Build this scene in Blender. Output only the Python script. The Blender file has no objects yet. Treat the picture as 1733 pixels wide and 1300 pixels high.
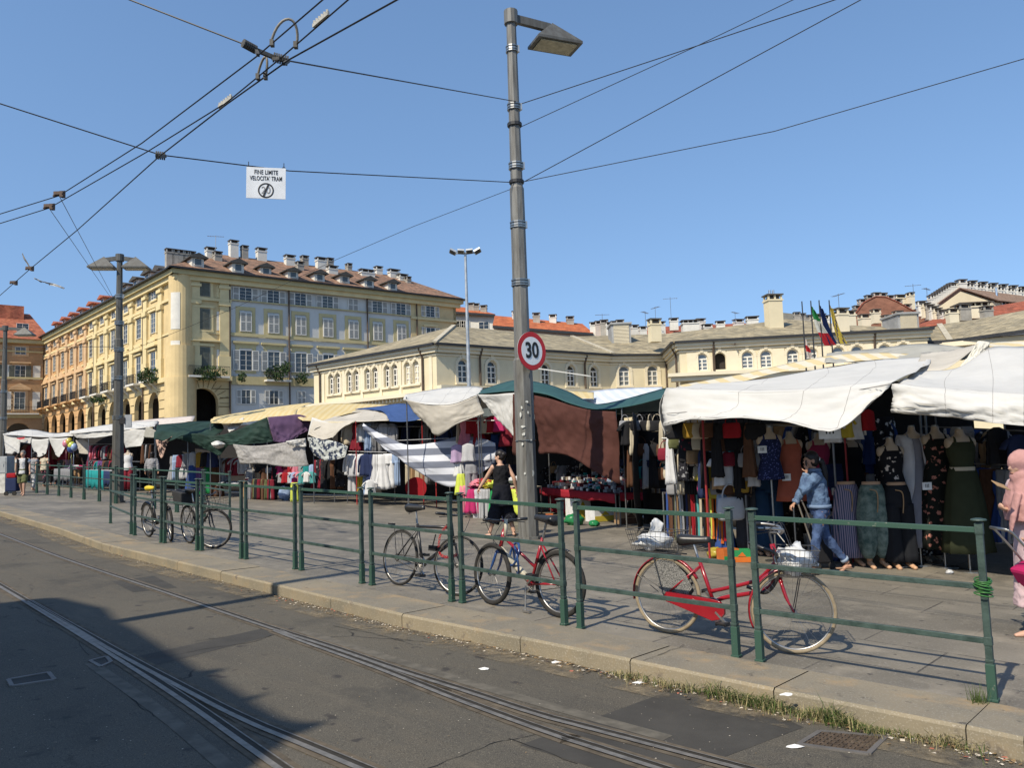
import bpy, math, random
from mathutils import Vector, Matrix, noise
V = Vector
rnd = random.Random(11)
S = bpy.context.scene
COL = S.collection
# ---------------------------------------------------------------- camera
FPX, CX, CY, EYE = 1350.0, 866.5, 650.0, 1.62
pit, rol = math.atan(115/1350), math.radians(1.9)
F = V((0, math.cos(pit), math.sin(pit))); U0 = V((0, -math.sin(pit), math.cos(pit))); X0 = V((1, 0, 0))
R = X0*math.cos(rol) - U0*math.sin(rol); U = X0*math.sin(rol) + U0*math.cos(rol)
GN = U*math.cos(pit) + F*math.sin(pit)            # normal of the sloping street
C0 = V((0, 0, EYE/GN.z))
cam_d = bpy.data.cameras.new('camera'); cam = bpy.data.objects.new('camera', cam_d); COL.objects.link(cam)
cam.matrix_world = Matrix(((R.x, U.x, -F.x, C0.x), (R.y, U.y, -F.y, C0.y), (R.z, U.z, -F.z, C0.z), (0, 0, 0, 1)))
cam_d.sensor_width = 36; cam_d.lens = 36*FPX/1733; cam_d.clip_start = .05; cam_d.clip_end = 3000
S.camera = cam
# ---------------------------------------------------------------- light
SUN_AZ = math.radians(37.0)      # shadows run from +Y towards +X by this angle
SUN_EL = math.radians(46.0)
w = bpy.data.worlds.new('World'); S.world = w; w.use_nodes = True
nt = w.node_tree; bg = nt.nodes['Background']
sky = nt.nodes.new('ShaderNodeTexSky'); sky.sky_type = 'NISHITA'; sky.sun_disc = False
sky.sun_elevation = SUN_EL; sky.sun_rotation = math.radians(180) + SUN_AZ
sky.air_density = 1.2; sky.dust_density = .4; sky.ozone_density = 2.3; sky.altitude = 240
stc = nt.nodes.new('ShaderNodeTexCoord'); sad = nt.nodes.new('ShaderNodeVectorMath'); sad.operation = 'MULTIPLY_ADD'   # hazy late-summer sky: even blue down to the roofs
sad.inputs[1].default_value = (1, 1, .75); sad.inputs[2].default_value = (0, 0, .20); nt.links.new(stc.outputs['Generated'], sad.inputs[0]); nt.links.new(sad.outputs[0], sky.inputs[0])
hs = nt.nodes.new('ShaderNodeHueSaturation'); hs.inputs['Saturation'].default_value = 1.07; nt.links.new(sky.outputs[0], hs.inputs['Color']); nt.links.new(hs.outputs[0], bg.inputs[0]); bg.inputs[1].default_value = 0.15
sd = V((math.sin(SUN_AZ)*math.cos(SUN_EL), math.cos(SUN_AZ)*math.cos(SUN_EL), -math.sin(SUN_EL)))
sl = bpy.data.lights.new('sun', 'SUN'); sl.energy = 4.7; sl.angle = math.radians(.5); sl.color = (1, .91, .75)
so = bpy.data.objects.new('sun', sl); COL.objects.link(so); so.rotation_euler = sd.to_track_quat('-Z', 'Y').to_euler(); so.location = (-20, -20, 40)
S.view_settings.view_transform = 'Standard'; S.view_settings.look = 'None'; S.view_settings.exposure = 0.34; S.view_settings.gamma = 1
S.cycles.use_denoising = True; S.cycles.max_bounces = 6; S.cycles.diffuse_bounces = 3; S.cycles.glossy_bounces = 2; S.cycles.transparent_max_bounces = 6
S.cycles.use_adaptive_sampling = True
# ---------------------------------------------------------------- photograph to world
def ray(px, py): return F + R*((px-CX)/FPX) - U*((py-CY)/FPX)
def W(px, py, Y):
    d = ray(px, py); return C0 + d*(Y/d.y)
def gz(x, y): return -(GN.x*x + GN.y*y)/GN.z
def G(px, py, h=0.0):
    d = ray(px, py); n = GN; t = (h*n.z - n.dot(C0))/n.dot(d); return C0 + d*t
def ZP(px, py, z):
    d = ray(px, py); return C0 + d*((z-C0.z)/d.z)
def on(x, y, h=0.0): return V((x, y, gz(x, y)+h))
# ---------------------------------------------------------------- materials
def hexc(c):
    if isinstance(c, str):
        v = [int(c[i:i+2], 16)/255 for i in (0, 2, 4)]
        return tuple((a/12.92 if a <= .04045 else ((a+.055)/1.055)**2.4) for a in v)
    return c
MATS = {}
def mat(name, col, rough=.8, var=.15, scale=4, metal=0, bump=0, bscale=None, col2=None, trans=0, kind=None, spec=.3, det=5, lo=.35, hi=.65, stretch=None, rot=0, bd='X'):
    if name in MATS: return MATS[name]
    m = bpy.data.materials.new(name); m.use_nodes = True; MATS[name] = m
    t = m.node_tree; N = t.nodes; L = t.links; b = N['Principled BSDF']
    col = hexc(col); c2 = hexc(col2) if col2 is not None else tuple(max(0, c*(1-var*2)) for c in col)
    b.inputs['Roughness'].default_value = rough; b.inputs['Metallic'].default_value = metal
    b.inputs['Specular IOR Level'].default_value = spec
    tc = N.new('ShaderNodeTexCoord'); mp = N.new('ShaderNodeMapping'); L.new(tc.outputs['Object'], mp.inputs[0])
    if stretch: mp.inputs['Scale'].default_value = stretch
    mp.inputs['Rotation'].default_value = (0, 0, rot)
    mix = N.new('ShaderNodeMix'); mix.data_type = 'RGBA'; mix.inputs[6].default_value = (*c2, 1); mix.inputs[7].default_value = (*col, 1)
    ramp = N.new('ShaderNodeMapRange'); ramp.inputs[1].default_value = lo; ramp.inputs[2].default_value = hi
    if kind == 'floral':
        tx = N.new('ShaderNodeTexVoronoi'); tx.inputs['Scale'].default_value = scale; out = tx.outputs['Distance']
        nz = N.new('ShaderNodeTexNoise'); nz.inputs['Scale'].default_value = scale*2.5; ad = N.new('ShaderNodeMath'); ad.operation = 'ADD'
        L.new(mp.outputs[0], nz.inputs[0]); L.new(out, ad.inputs[0]); L.new(nz.outputs[0], ad.inputs[1]); out = ad.outputs[0]
        ramp.inputs[1].default_value = .70; ramp.inputs[2].default_value = .78; ramp.inputs[3].default_value = 1; ramp.inputs[4].default_value = 0
    elif kind == 'stripe':
        tx = N.new('ShaderNodeTexWave'); tx.inputs['Scale'].default_value = scale; tx.inputs['Distortion'].default_value = .3; tx.bands_direction = bd; out = tx.outputs['Fac']
        ramp.inputs[1].default_value = .48; ramp.inputs[2].default_value = .56
    else:
        tx = N.new('ShaderNodeTexNoise'); tx.inputs['Scale'].default_value = scale; tx.inputs['Detail'].default_value = det; tx.inputs['Roughness'].default_value = .6; out = tx.outputs['Fac']
    L.new(mp.outputs[0], tx.inputs[0]); L.new(out, ramp.inputs[0]); L.new(ramp.outputs[0], mix.inputs[0])
    L.new(mix.outputs[2], b.inputs['Base Color'])
    if bump:
        n2 = N.new('ShaderNodeTexNoise'); n2.inputs['Scale'].default_value = bscale or scale*5; n2.inputs['Detail'].default_value = 4
        L.new(mp.outputs[0], n2.inputs[0])
        bp = N.new('ShaderNodeBump'); bp.inputs['Strength'].default_value = bump; bp.inputs['Distance'].default_value = .02
        L.new(n2.outputs[0], bp.inputs['Height']); L.new(bp.outputs[0], b.inputs['Normal'])
    if trans:
        tr = N.new('ShaderNodeBsdfTranslucent'); ms = N.new('ShaderNodeMixShader'); ms.inputs[0].default_value = trans
        L.new(mix.outputs[2], tr.inputs[0]); L.new(b.outputs[0], ms.inputs[1]); L.new(tr.outputs[0], ms.inputs[2])
        L.new(ms.outputs[0], N['Material Output'].inputs['Surface'])
    m.diffuse_color = (*col, 1)
    return m
def cloth(name, col, **k):
    k.setdefault('rough', .9); k.setdefault('var', .07); k.setdefault('spec', .1); k.setdefault('scale', 6)
    return mat(name, col, **k)
def metal(name, col, rough=.4, **k): return mat(name, col, rough=rough, metal=k.pop('metal', .9), spec=.5, **k)
# ---------------------------------------------------------------- mesh builder
class MB:
    def __init__(s, T=None): s.v = []; s.f = []; s.m = []; s.T = T
    def add(s, vs, fs, m=0):
        o = len(s.v)
        s.v += [s.T @ V(p) for p in vs] if s.T else [V(p) for p in vs]
        s.f += [tuple(i+o for i in f) for f in fs]; s.m += [m]*len(fs); return s
    def box(s, c, d, m=0, rz=0, M=None):
        c = V(c); hx, hy, hz = d[0]/2, d[1]/2, d[2]/2
        q = M if M else Matrix.Rotation(rz, 3, 'Z')
        vs = [c + q @ V((a*hx, b*hy, e*hz)) for e in (-1, 1) for b in (-1, 1) for a in (-1, 1)]
        return s.add(vs, [(0, 2, 3, 1), (4, 5, 7, 6), (0, 1, 5, 4), (2, 6, 7, 3), (0, 4, 6, 2), (1, 3, 7, 5)], m)
    def beam(s, a, b, w, h, m=0, up=(0, 0, 1)):
        a, b = V(a), V(b); d = (b-a); l = d.length; d = d/l; u = V(up); x = d.cross(u)
        if x.length < 1e-4: x = d.cross(V((0, 1, 0)))
        x.normalize(); z = x.cross(d)
        M = Matrix((x, d, z)).transposed()
        return s.box((a+b)/2, (w, l, h), m, M=M)
    def tube(s, pts, r, m=0, n=8, cap=True, flat=1.0):
        pts = [V(p) for p in pts]; k = len(pts); rs = r if isinstance(r, (list, tuple)) else [r]*k
        rings = []; ref = None
        for i, p in enumerate(pts):
            d = (pts[min(i+1, k-1)] - pts[max(i-1, 0)])
            if d.length < 1e-9: d = V((0, 0, 1))
            d.normalize()
            if ref is None:
                ref = V((0, 0, 1)) if abs(d.z) < .9 else V((1, 0, 0))
            x = d.cross(ref)
            if x.length < 1e-3: x = d.cross(V((0, 1, 0)))
            x.normalize(); y = x.cross(d).normalized(); ref = y
            rings.append([p + (x*math.cos(2*math.pi*j/n) + y*math.sin(2*math.pi*j/n)*flat)*rs[i] for j in range(n)])
        return s.loft(rings, m, cap)
    def loft(s, rings, m=0, cap=True):
        n = len(rings[0]); vs = [p for r in rings for p in r]; fs = []
        for i in range(len(rings)-1):
            for j in range(n):
                a = i*n+j; b = i*n+(j+1) % n; fs.append((a, b, b+n, a+n))
        if cap: fs.append(tuple(range(n))[::-1]); fs.append(tuple(range((len(rings)-1)*n, len(rings)*n)))
        return s.add(vs, fs, m)
    def ell(s, c, r, m=0, nu=12, nv=8, M=None):
        c = V(c); r = (r, r, r) if not isinstance(r, (tuple, list)) else r; M = M or Matrix.Identity(3)
        rings = []
        for i in range(1, nv):
            t = math.pi*i/nv
            rings.append([c + M @ V((r[0]*math.sin(t)*math.cos(2*math.pi*j/nu), r[1]*math.sin(t)*math.sin(2*math.pi*j/nu), -r[2]*math.cos(t))) for j in range(nu)])
        n = nu; vs = [p for q in rings for p in q]; fs = []
        for i in range(nv-2):
            for j in range(n):
                a = i*n+j; b = i*n+(j+1) % n; fs.append((a, b, b+n, a+n))
        vs += [c + M @ V((0, 0, -r[2])), c + M @ V((0, 0, r[2]))]; k = len(vs)
        for j in range(n):
            fs.append((k-2, (j+1) % n, j)); a = (nv-2)*n; fs.append((k-1, a+j, a+(j+1) % n))
        return s.add(vs, fs, m)
    def torus(s, c, R_, r, axis=(0, 1, 0), m=0, nu=36, nv=8, a0=0, a1=2*math.pi, flat=1):
        c = V(c); ax = V(axis).normalized(); x = ax.cross(V((0, 0, 1)))
        if x.length < .1: x = V((1, 0, 0))
        x.normalize(); y = x.cross(ax)
        full = abs(a1-a0-2*math.pi) < 1e-4; k = nu if full else nu+1; rings = []
        for i in range(k):
            t = a0+(a1-a0)*i/nu; e = x*math.cos(t)+y*math.sin(t)
            rings.append([c + e*(R_+r*math.cos(2*math.pi*j/nv)) + ax*(r*flat*math.sin(2*math.pi*j/nv)) for j in range(nv)])
        if full: rings.append(rings[0])
        return s.loft(rings, m, not full)
    def poly(s, pts, m=0): return s.add(pts, [tuple(range(len(pts)))], m)
    def prism(s, pts, d, m=0):
        pts = [V(p) for p in pts]; n = len(pts); d = V(d)
        return s.add(pts+[p+d for p in pts], [tuple(range(n))[::-1], tuple(range(n, 2*n))]+[(i, (i+1) % n, (i+1) % n+n, i+n) for i in range(n)], m)
    def build(s, name, mats, parent=None, smooth=False, loc=None, solid=0, bevel=0, world=False, remesh=0, sub=0, crisp=None):
        me = bpy.data.meshes.new(name)
        off = V(loc) if loc is not None else V((0, 0, 0))
        if world and parent is not None: off = V(parent.location)
        me.from_pydata([tuple(p-off) for p in s.v], [], s.f)
        for mm in (mats if isinstance(mats, (list, tuple)) else [mats]): me.materials.append(mm)
        me.polygons.foreach_set('material_index', s.m)
        import bmesh
        bm = bmesh.new(); bm.from_mesh(me); bmesh.ops.recalc_face_normals(bm, faces=bm.faces); bm.to_mesh(me); bm.free()
        if smooth: me.polygons.foreach_set('use_smooth', [True]*len(me.polygons))
        o = bpy.data.objects.new(name, me); COL.objects.link(o)
        if parent is not None: o.parent = parent
        elif loc is not None: o.location = loc
        if remesh:
            q = o.modifiers.new('r', 'REMESH'); q.mode = 'VOXEL'; q.voxel_size = remesh; q.use_smooth_shade = True
            q = o.modifiers.new('s', 'SMOOTH'); q.factor = .5; q.iterations = 4
            bake(o)
        if sub: q = o.modifiers.new('s', 'SUBSURF'); q.levels = q.render_levels = sub
        if solid: q = o.modifiers.new('t', 'SOLIDIFY'); q.thickness = solid; q.offset = 0
        if bevel: q = o.modifiers.new('b', 'BEVEL'); q.width = bevel; q.segments = 2; q.limit_method = 'ANGLE'
        if crisp: me.shade_auto_smooth if False else None
        return o
def bake(o):
    dg = bpy.context.evaluated_depsgraph_get(); dg.update()
    me = bpy.data.meshes.new_from_object(o.evaluated_get(dg)); o.modifiers.clear(); o.data = me
    me.polygons.foreach_set('use_smooth', [True]*len(me.polygons))
def thing(name, label, cat, loc=(0, 0, 0), rz=0, group=None, tilt=None):
    o = bpy.data.objects.new(name, None); COL.objects.link(o); o.location = loc; o.rotation_euler = (0, 0, rz)
    if tilt: o.rotation_euler = (tilt[0], tilt[1], rz)
    o.empty_display_size = .1
    return tag(o, label, cat, group)
def tag(o, label=None, cat=None, group=None, kind=None):
    if label: o['label'] = label
    if cat: o['category'] = cat
    if group: o['group'] = group
    if kind: o['kind'] = kind
    return o
KIDS = {}
def dup(root, loc=None, rz=None, label=None, group=None, sc=None, mats=None):
    """Copy a thing with its parts and sub-parts; mats swaps materials by part name."""
    def cp(o, par):
        c = o.copy(); COL.objects.link(c)
        if par is not None: c.parent = par
        nm = o.name.split('.')[0]
        if mats and nm in mats and o.type == 'MESH':
            c.material_slots[0].link = 'OBJECT'; c.material_slots[0].material = mats[nm]
        for ch in o.children: cp(ch, c)
        return c
    r = cp(root, None)
    if loc is not None: r.location = loc
    if rz is not None: r.rotation_euler = (0, 0, rz)
    if sc is not None: r.scale = sc if isinstance(sc, (tuple, list)) else (sc, sc, sc)
    if label: r['label'] = label
    if group: r['group'] = group
    return r
def dpart(o, parent, M):
    """Copy a part with its sub-parts under parent with local matrix M."""
    c = o.copy(); COL.objects.link(c); c.parent = parent; c.matrix_local = M
    for ch in o.children:
        d = ch.copy(); COL.objects.link(d); d.parent = c
    return c
def text_mesh(body, size, M, m, name, parent=None, extr=.002, font_w=1.0, bold=.0, space=1.0):
    cu = bpy.data.curves.new(name, 'FONT'); cu.body = body; cu.size = size; cu.extrude = extr; cu.align_x = 'CENTER'; cu.align_y = 'CENTER'; cu.offset = bold; cu.space_character = space
    cu.resolution_u = 4
    o = bpy.data.objects.new(name+'_curve', cu); COL.objects.link(o)
    dg = bpy.context.evaluated_depsgraph_get(); dg.update()
    me = bpy.data.meshes.new_from_object(o.evaluated_get(dg)); bpy.data.objects.remove(o)
    me.materials.clear(); me.materials.append(m)
    me.transform(M @ Matrix.Diagonal((font_w, 1, 1, 1)))
    q = bpy.data.objects.new(name, me); COL.objects.link(q); q.parent = parent
    return q
def cr(a, b, c, d, t):
    return (b*2 + (c-a)*t + (a*2-b*5+c*4-d)*t*t + (b*3-a-c*3+d)*t*t*t)*.5
def crs(pts, n):
    """Catmull-Rom through pts, n steps a span."""
    P = [pts[0]*2-pts[1]] + pts + [pts[-1]*2-pts[-2]]; out = []
    for i in range(len(pts)-1):
        for k in range(n): out.append(cr(P[i], P[i+1], P[i+2], P[i+3], k/n))
    out.append(pts[-1]); return out
SEAMED = []
def sheet(name, rows, m, amp=.03, fr=1.0, nu=10, nv=8, parent=None, label=None, cat=None, group=None, thick=.004, seed=0, folds=0, zf=1.4, world=True, hem=0):
    """A hanging or stretched cloth from rows of (px, py, depth) or world vectors."""
    rr = [[W(*p) if not isinstance(p, V) else p for p in r] for r in rows]
    cols = [crs(r, nu) for r in rr]
    n = len(cols[0]); grid = [crs([c[j] for c in cols], nv) if len(cols) > 1 else None for j in range(n)]
    k = len(grid[0]); vs = []
    for i in range(k):
        for j in range(n):
            p = grid[j][i]; a = grid[min(j+1, n-1)][i]-grid[max(j-1, 0)][i]; b = grid[j][min(i+1, k-1)]-grid[j][max(i-1, 0)]
            nn = a.cross(b); nn = nn.normalized() if nn.length > 1e-9 else V((0, -1, 0))
            u, v = j/(n-1), i/(k-1)
            q = noise.noise(V((p.x*fr+seed, p.y*fr, p.z*fr*zf)))*amp + noise.noise(V((p.x*fr*3+seed, p.y*fr*3, p.z*fr*3)))*amp*.35
            if folds: q += math.sin(u*folds*6.283 + noise.noise(V((u*4+seed, v*1.5, 0)))*3)*amp*.6*(v**.7)
            q += (1-abs(noise.noise(V((u*7+v*3+seed*2, v*9-u*4, seed)))*2))*amp*.4
            for cu_, cv_ in ((0, 0), (1, 0), (0, 1), (1, 1)):
                du, dv = (u-cu_)*2.2, v-cv_; r_ = math.hypot(du, dv); q += amp*.55*math.sin(math.atan2(dv, du)*15+seed+cu_*2)*math.exp(-r_*2.2)*min(1, r_*7)
            q *= min(1, .08+v*3.2)
            if name == 'canopy': q *= min(1, .08+(1-v)*3.2)
            vs.append(p + nn*q)
    fs = [(i*n+j, i*n+j+1, (i+1)*n+j+1, (i+1)*n+j) for i in range(k-1) for j in range(n-1)]
    mb = MB(); mb.add(vs, fs)
    c = sum(vs, V((0, 0, 0)))/len(vs)
    o = mb.build(name, m, parent, smooth=True, loc=None if parent is not None else c, world=parent is not None, solid=thick)
    if label: tag(o, label, cat, group)
    if name in ('canopy', 'valance') and m in SEAMED:
        mb = MB()
        for jj in (n//4, n//2, 3*n//4): mb.tube([vs[i*n+jj] for i in range(k)], .0045, n=4)
        mb.tube([vs[(k-2)*n+j] for j in range(0, n, 2)], .004, n=4); mb.build('stitched_seam', mat('seam_thread', (.30, .28, .26)), parent, world=True)
    return o
# ================================================================ SETTING
kd = (G(1065, 1118)-G(462, 990)).normalized(); KANG = math.atan2(kd.y, kd.x)
def ground_mat(name, kind):
    m = bpy.data.materials.new(name); m.use_nodes = True; t = m.node_tree; N = t.nodes; L = t.links; b = N['Principled BSDF']
    tc = N.new('ShaderNodeTexCoord'); mp = N.new('ShaderNodeMapping'); L.new(tc.outputs['Object'], mp.inputs[0]); mp.inputs['Rotation'].default_value = (0, 0, -KANG)
    def nz(s, d=6, r=.6, st=None):
        n = N.new('ShaderNodeTexNoise'); n.inputs['Scale'].default_value = s; n.inputs['Detail'].default_value = d; n.inputs['Roughness'].default_value = r
        if st:
            q = N.new('ShaderNodeMapping'); q.inputs['Scale'].default_value = st; L.new(mp.outputs[0], q.inputs[0]); L.new(q.outputs[0], n.inputs[0])
        else: L.new(mp.outputs[0], n.inputs[0])
        return n.outputs['Fac']
    def rg(x, a, b_, c=0, d=1):
        n = N.new('ShaderNodeMapRange'); n.inputs[1].default_value = a; n.inputs[2].default_value = b_; n.inputs[3].default_value = c; n.inputs[4].default_value = d; L.new(x, n.inputs[0]); return n.outputs[0]
    def mixc(f, a, b_):
        n = N.new('ShaderNodeMix'); n.data_type = 'RGBA'; L.new(f, n.inputs[0])
        for i, c in ((6, a), (7, b_)):
            if isinstance(c, tuple): n.inputs[i].default_value = (*c, 1)
            else: L.new(c, n.inputs[i])
        return n.outputs[2]
    if kind == 'asphalt':
        c = mixc(rg(nz(.35), .35, .65), (.060, .054, .044), (.090, .080, .062))
        c = mixc(rg(nz(1.6, 5, .6, (1, 3, 1)), .45, .72), c, (.086, .074, .056))
        c = mixc(rg(nz(140, 2), .50, .72), c, (.17, .15, .115))
        c = mixc(rg(nz(60, 2), .62, .72), c, (.03, .028, .025))
        dk = N.new('ShaderNodeTexNoise'); dk.inputs['Scale'].default_value = 5; dk.inputs['Detail'].default_value = 3; L.new(mp.outputs[0], dk.inputs[0])
        c = mixc(rg(dk.outputs[0], .66, .72), c, (.045, .04, .035))
        c = mixc(rg(nz(.9, 7, .7), .56, .66, 0, .55), c, (.045, .042, .036)); c = mixc(rg(nz(1.3, 7, .75, (.35, 2, 1)), .58, .72, 0, .5), c, (.14, .12, .09))
        vo = N.new('ShaderNodeTexVoronoi'); vo.feature = 'DISTANCE_TO_EDGE'; vo.inputs['Scale'].default_value = .42
        wq = N.new('ShaderNodeMix'); wq.data_type = 'VECTOR'; wq.inputs[0].default_value = .25; nn = N.new('ShaderNodeTexNoise'); nn.inputs['Scale'].default_value = 3; nn.inputs['Detail'].default_value = 6
        L.new(mp.outputs[0], nn.inputs[0]); L.new(mp.outputs[0], wq.inputs[4]); L.new(nn.outputs['Color'], wq.inputs[5]); L.new(wq.outputs[1], vo.inputs[0])
        mk = N.new('ShaderNodeMath'); mk.operation = 'MULTIPLY'; L.new(rg(vo.outputs['Distance'], .0015, .006, 1, 0), mk.inputs[0]); L.new(rg(nz(.7), .52, .6), mk.inputs[1])
        c = mixc(mk.outputs[0], c, (.02, .018, .016))
        hgt = nz(160, 3); b.inputs['Roughness'].default_value = .82; bs = .5
    elif kind == 'paving':
        br = N.new('ShaderNodeTexBrick'); br.inputs['Scale'].default_value = 1; br.inputs['Brick Width'].default_value = 1.3; br.inputs['Row Height'].default_value = .8
        br.inputs['Mortar Size'].default_value = .009; br.inputs['Mortar Smooth'].default_value = .2; br.inputs['Color1'].default_value = (.155, .138, .110, 1); br.inputs['Color2'].default_value = (.20, .178, .142, 1)
        br.inputs['Mortar'].default_value = (.05, .045, .04, 1); L.new(mp.outputs[0], br.inputs[0])
        c = mixc(rg(nz(.45), .42, .62), br.outputs['Color'], (.115, .104, .085))
        c = mixc(rg(nz(2.2, 6), .52, .7), c, (.24, .21, .165))
        c = mixc(rg(nz(9, 4), .64, .70), c, (.07, .063, .055))
        c = mixc(rg(nz(60, 2), .56, .75), c, (.25, .23, .20))
        hgt = br.outputs['Fac']; b.inputs['Roughness'].default_value = .62; bs = -.25
    elif kind == 'kerbtop':
        c = mixc(rg(nz(.9), .38, .62), (.225, .19, .135), (.155, .14, .112))
        c = mixc(rg(nz(3, 6), .52, .72), c, (.29, .21, .12))
        c = mixc(rg(nz(9, 5), .62, .72), c, (.09, .08, .065))
        c = mixc(rg(nz(80, 2), .55, .75), c, (.28, .26, .22))
        hgt = nz(50, 4); b.inputs['Roughness'].default_value = .8; bs = .3
    else:
        c = mixc(rg(nz(1.1), .4, .65), (.235, .195, .13), (.165, .145, .105))
        c = mixc(rg(nz(4, 6), .52, .72), c, (.27, .205, .12))
        c = mixc(rg(nz(8, 5), .6, .72), c, (.13, .11, .085))
        c = mixc(rg(nz(80, 2), .55, .75), c, (.33, .29, .23))
        hgt = nz(50, 4); b.inputs['Roughness'].default_value = .85; bs = .3
    L.new(c, b.inputs['Base Color']); b.inputs['Specular IOR Level'].default_value = .25
    bp = N.new('ShaderNodeBump'); bp.inputs['Strength'].default_value = abs(bs); bp.inputs['Distance'].default_value = .006; bp.invert = bs < 0
    L.new(hgt, bp.inputs['Height']); L.new(bp.outputs[0], b.inputs['Normal'])
    return m
ASPH = ground_mat('asphalt', 'asphalt'); PAV = ground_mat('stone_paving', 'paving'); KERB = ground_mat('kerb_stone', 'kerb')
RH = -.125
def gsheet(name, pts, m, h, kind='structure'):
    mb = MB(); mb.poly([on(x, y, h) for x, y in pts]); o = mb.build(name, m); tag(o, kind=kind); return o
# kerb line in the ground plane
kpx = [(0, 866), (95, 893), (172, 920), (300, 951), (462, 989), (680, 1041), (880, 1080), (1066, 1118), (1309, 1167), (1634, 1231), (1733, 1252)]
kp = [G(x, y).xy for x, y in kpx]
k0 = kp[0] + (kp[0]-kp[1]).normalized()*60; k1 = kp[-1] + (kp[-1]-kp[-3]).normalized()*14
kl = [k0]+kp+[k1]
nrm = V((-kd.y, kd.x)); nrm = nrm if nrm.y > 0 else -nrm       # towards the market
gsheet('ground', [(-900, -500), (900, -500), (900, 1200), (-900, 1200)], mat('far_ground', (.12, .11, .09), scale=.1), -.4)
gsheet('road', [(-70, -40), (40, -40), (40, 40), (-70, 120)], ASPH, RH)
KW = .60
mb = MB(); inner = [p+nrm*KW for p in kl]
far = [(260, 20), (260, 330), (-260, 330), (-260, 60)]
mb.poly([on(p.x, p.y) for p in inner][::-1] + [on(-260, inner[0].y+140), on(-200, 330), on(200, 330), on(260, 40), on(90, -6)])
o = mb.build('pavement', PAV); tag(o, kind='structure')
mb = MB(); jm = mat('joint_dirt', (.045, .04, .03), scale=20)
for i in range(len(kl)-1):                       # kerb: stones about 1.3 m long with thin open joints
    a, b = kl[i], kl[i+1]; l = (b-a).length; n = max(1, round(l/1.5)); d = (b-a)/n
    for k in range(n):
        p = a+d*k; q = a+d*(k+1); e = (q-p).normalized()*.004; p = p+e; q = q-e; dz = rnd.uniform(0, .006)
        pts = [on(p.x, p.y, .004+dz), on(q.x, q.y, .004+dz), on(*(q+nrm*KW), .004+dz), on(*(p+nrm*KW), .004+dz)]
        bev = .02
        o1 = [on(*(p+nrm*bev), .004+dz), on(*(q+nrm*bev), .004+dz)]; o2 = [on(p.x, p.y, .004+dz-bev), on(q.x, q.y, .004+dz-bev)]; o3 = [on(p.x, p.y, -.3), on(q.x, q.y, -.3)]
        mb.add([*o1, pts[2], pts[3], *o2, *o3], [(0, 1, 2, 3)]); mb.add([*o1, *o2, *o3], [(2, 3, 1, 0), (4, 5, 3, 2)], 1)
o = mb.build('kerb', [ground_mat('kerb_top', 'kerbtop'), KERB]); tag(o, kind='structure')
mb = MB(); pts = [p+nrm*.012 for p in kl]
mb.add([on(p.x, p.y, -.01) for p in pts]+[on(p.x, p.y, -.3) for p in pts]+[on(*(p+nrm*KW*1.02), -.004) for p in pts], [(i, i+1, i+len(pts)+1, i+len(pts)) for i in range(len(pts)-1)]+[(i+2*len(pts), i+1+2*len(pts), i+1, i) for i in range(len(pts)-1)])
o = mb.build('kerb_bed', jm); tag(o, kind='structure')
# joints across the pavement beyond the kerb are in the paving material; asphalt patches and seams
def path(pp, h=RH): return [G(x, y, h) for x, y in pp]
def ribbon(mb, pts, off0, off1, h, m=0):
    """a strip beside a ground path between lateral offsets (towards the market positive)"""
    vs = []
    for i, p in enumerate(pts):
        d = (pts[min(i+1, len(pts)-1)]-pts[max(i-1, 0)]); d.z = 0; d.normalize(); s = V((-d.y, d.x, 0))
        if s.y < 0: s = -s
        for o_ in (off0, off1):
            q = p+s*o_; vs.append(on(q.x, q.y, h))
    mb.add(vs, [(2*i, 2*i+1, 2*i+3, 2*i+2) for i in range(len(pts)-1)], m)
steel = metal('rail_steel', (.26, .235, .20), rough=.5, var=.2, scale=14, metal=.45)
groove = mat('rail_groove', (.035, .03, .022), scale=25); rust = mat('rail_rust', (.125, .10, .07), scale=9, rough=.9, var=.25)
patchm = mat('dark_asphalt', (.058, .053, .045), scale=3, var=.14, bump=.3, bscale=200)
def rail(pp, label_mat=None, ext0=True):
    pts = path(pp)
    if ext0: pts = [pts[0]+(pts[0]-pts[1]).normalized()*40]+pts
    pts = pts+[pts[-1]+(pts[-1]-pts[-2]).normalized()*6]
    sm = crs(pts[1:] if ext0 else pts, 6); sm = ([pts[0]] if ext0 else [])+sm
    mb = MB()
    ribbon(mb, sm, -.065, -.024, RH+.004, 2); ribbon(mb, sm, -.024, .018, RH+.010, 0); ribbon(mb, sm, .018, .056, RH+.006, 1)
    ribbon(mb, sm, .056, .066, RH+.009, 0); ribbon(mb, sm, .066, .11, RH+.004, 2)
    o = mb.build('tram_rail', [steel, groove, rust]); tag(o, kind='structure'); return o
rail([(0, 905), (104, 945), (270, 1001), (375, 1037), (464, 1067), (562, 1098), (666, 1134), (789, 1173), (915, 1214), (1100, 1263)])
rail([(464, 1069), (500, 1083), (638, 1133), (780, 1189), (950, 1251), (1100, 1299)], ext0=False)
rail([(0, 994), (45, 1021), (187, 1109), (312, 1190), (467, 1300)])
rail([(45, 1019), (187, 1101), (312, 1169), (415, 1222), (600, 1300)], ext0=False)
mb = MB()
for pp, a, b in (([(187, 1118), (312, 1200), (440, 1297)], -.20, -.10), ([(480, 1075), (789, 1175), (1100, 1266)], .14, .26)):
    ribbon(mb, crs(path(pp), 5), a, b, RH+.003)
o = mb.build('concrete_edging', mat('weathered_concrete', (.13, .115, .09), scale=8, var=.2)); tag(o, kind='structure')
mb = MB(); P = path([(880, 1262), (1190, 1150), (1360, 1232), (1100, 1330)]); mb.poly([q+V((0, 0, .0015)) for q in P])
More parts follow.
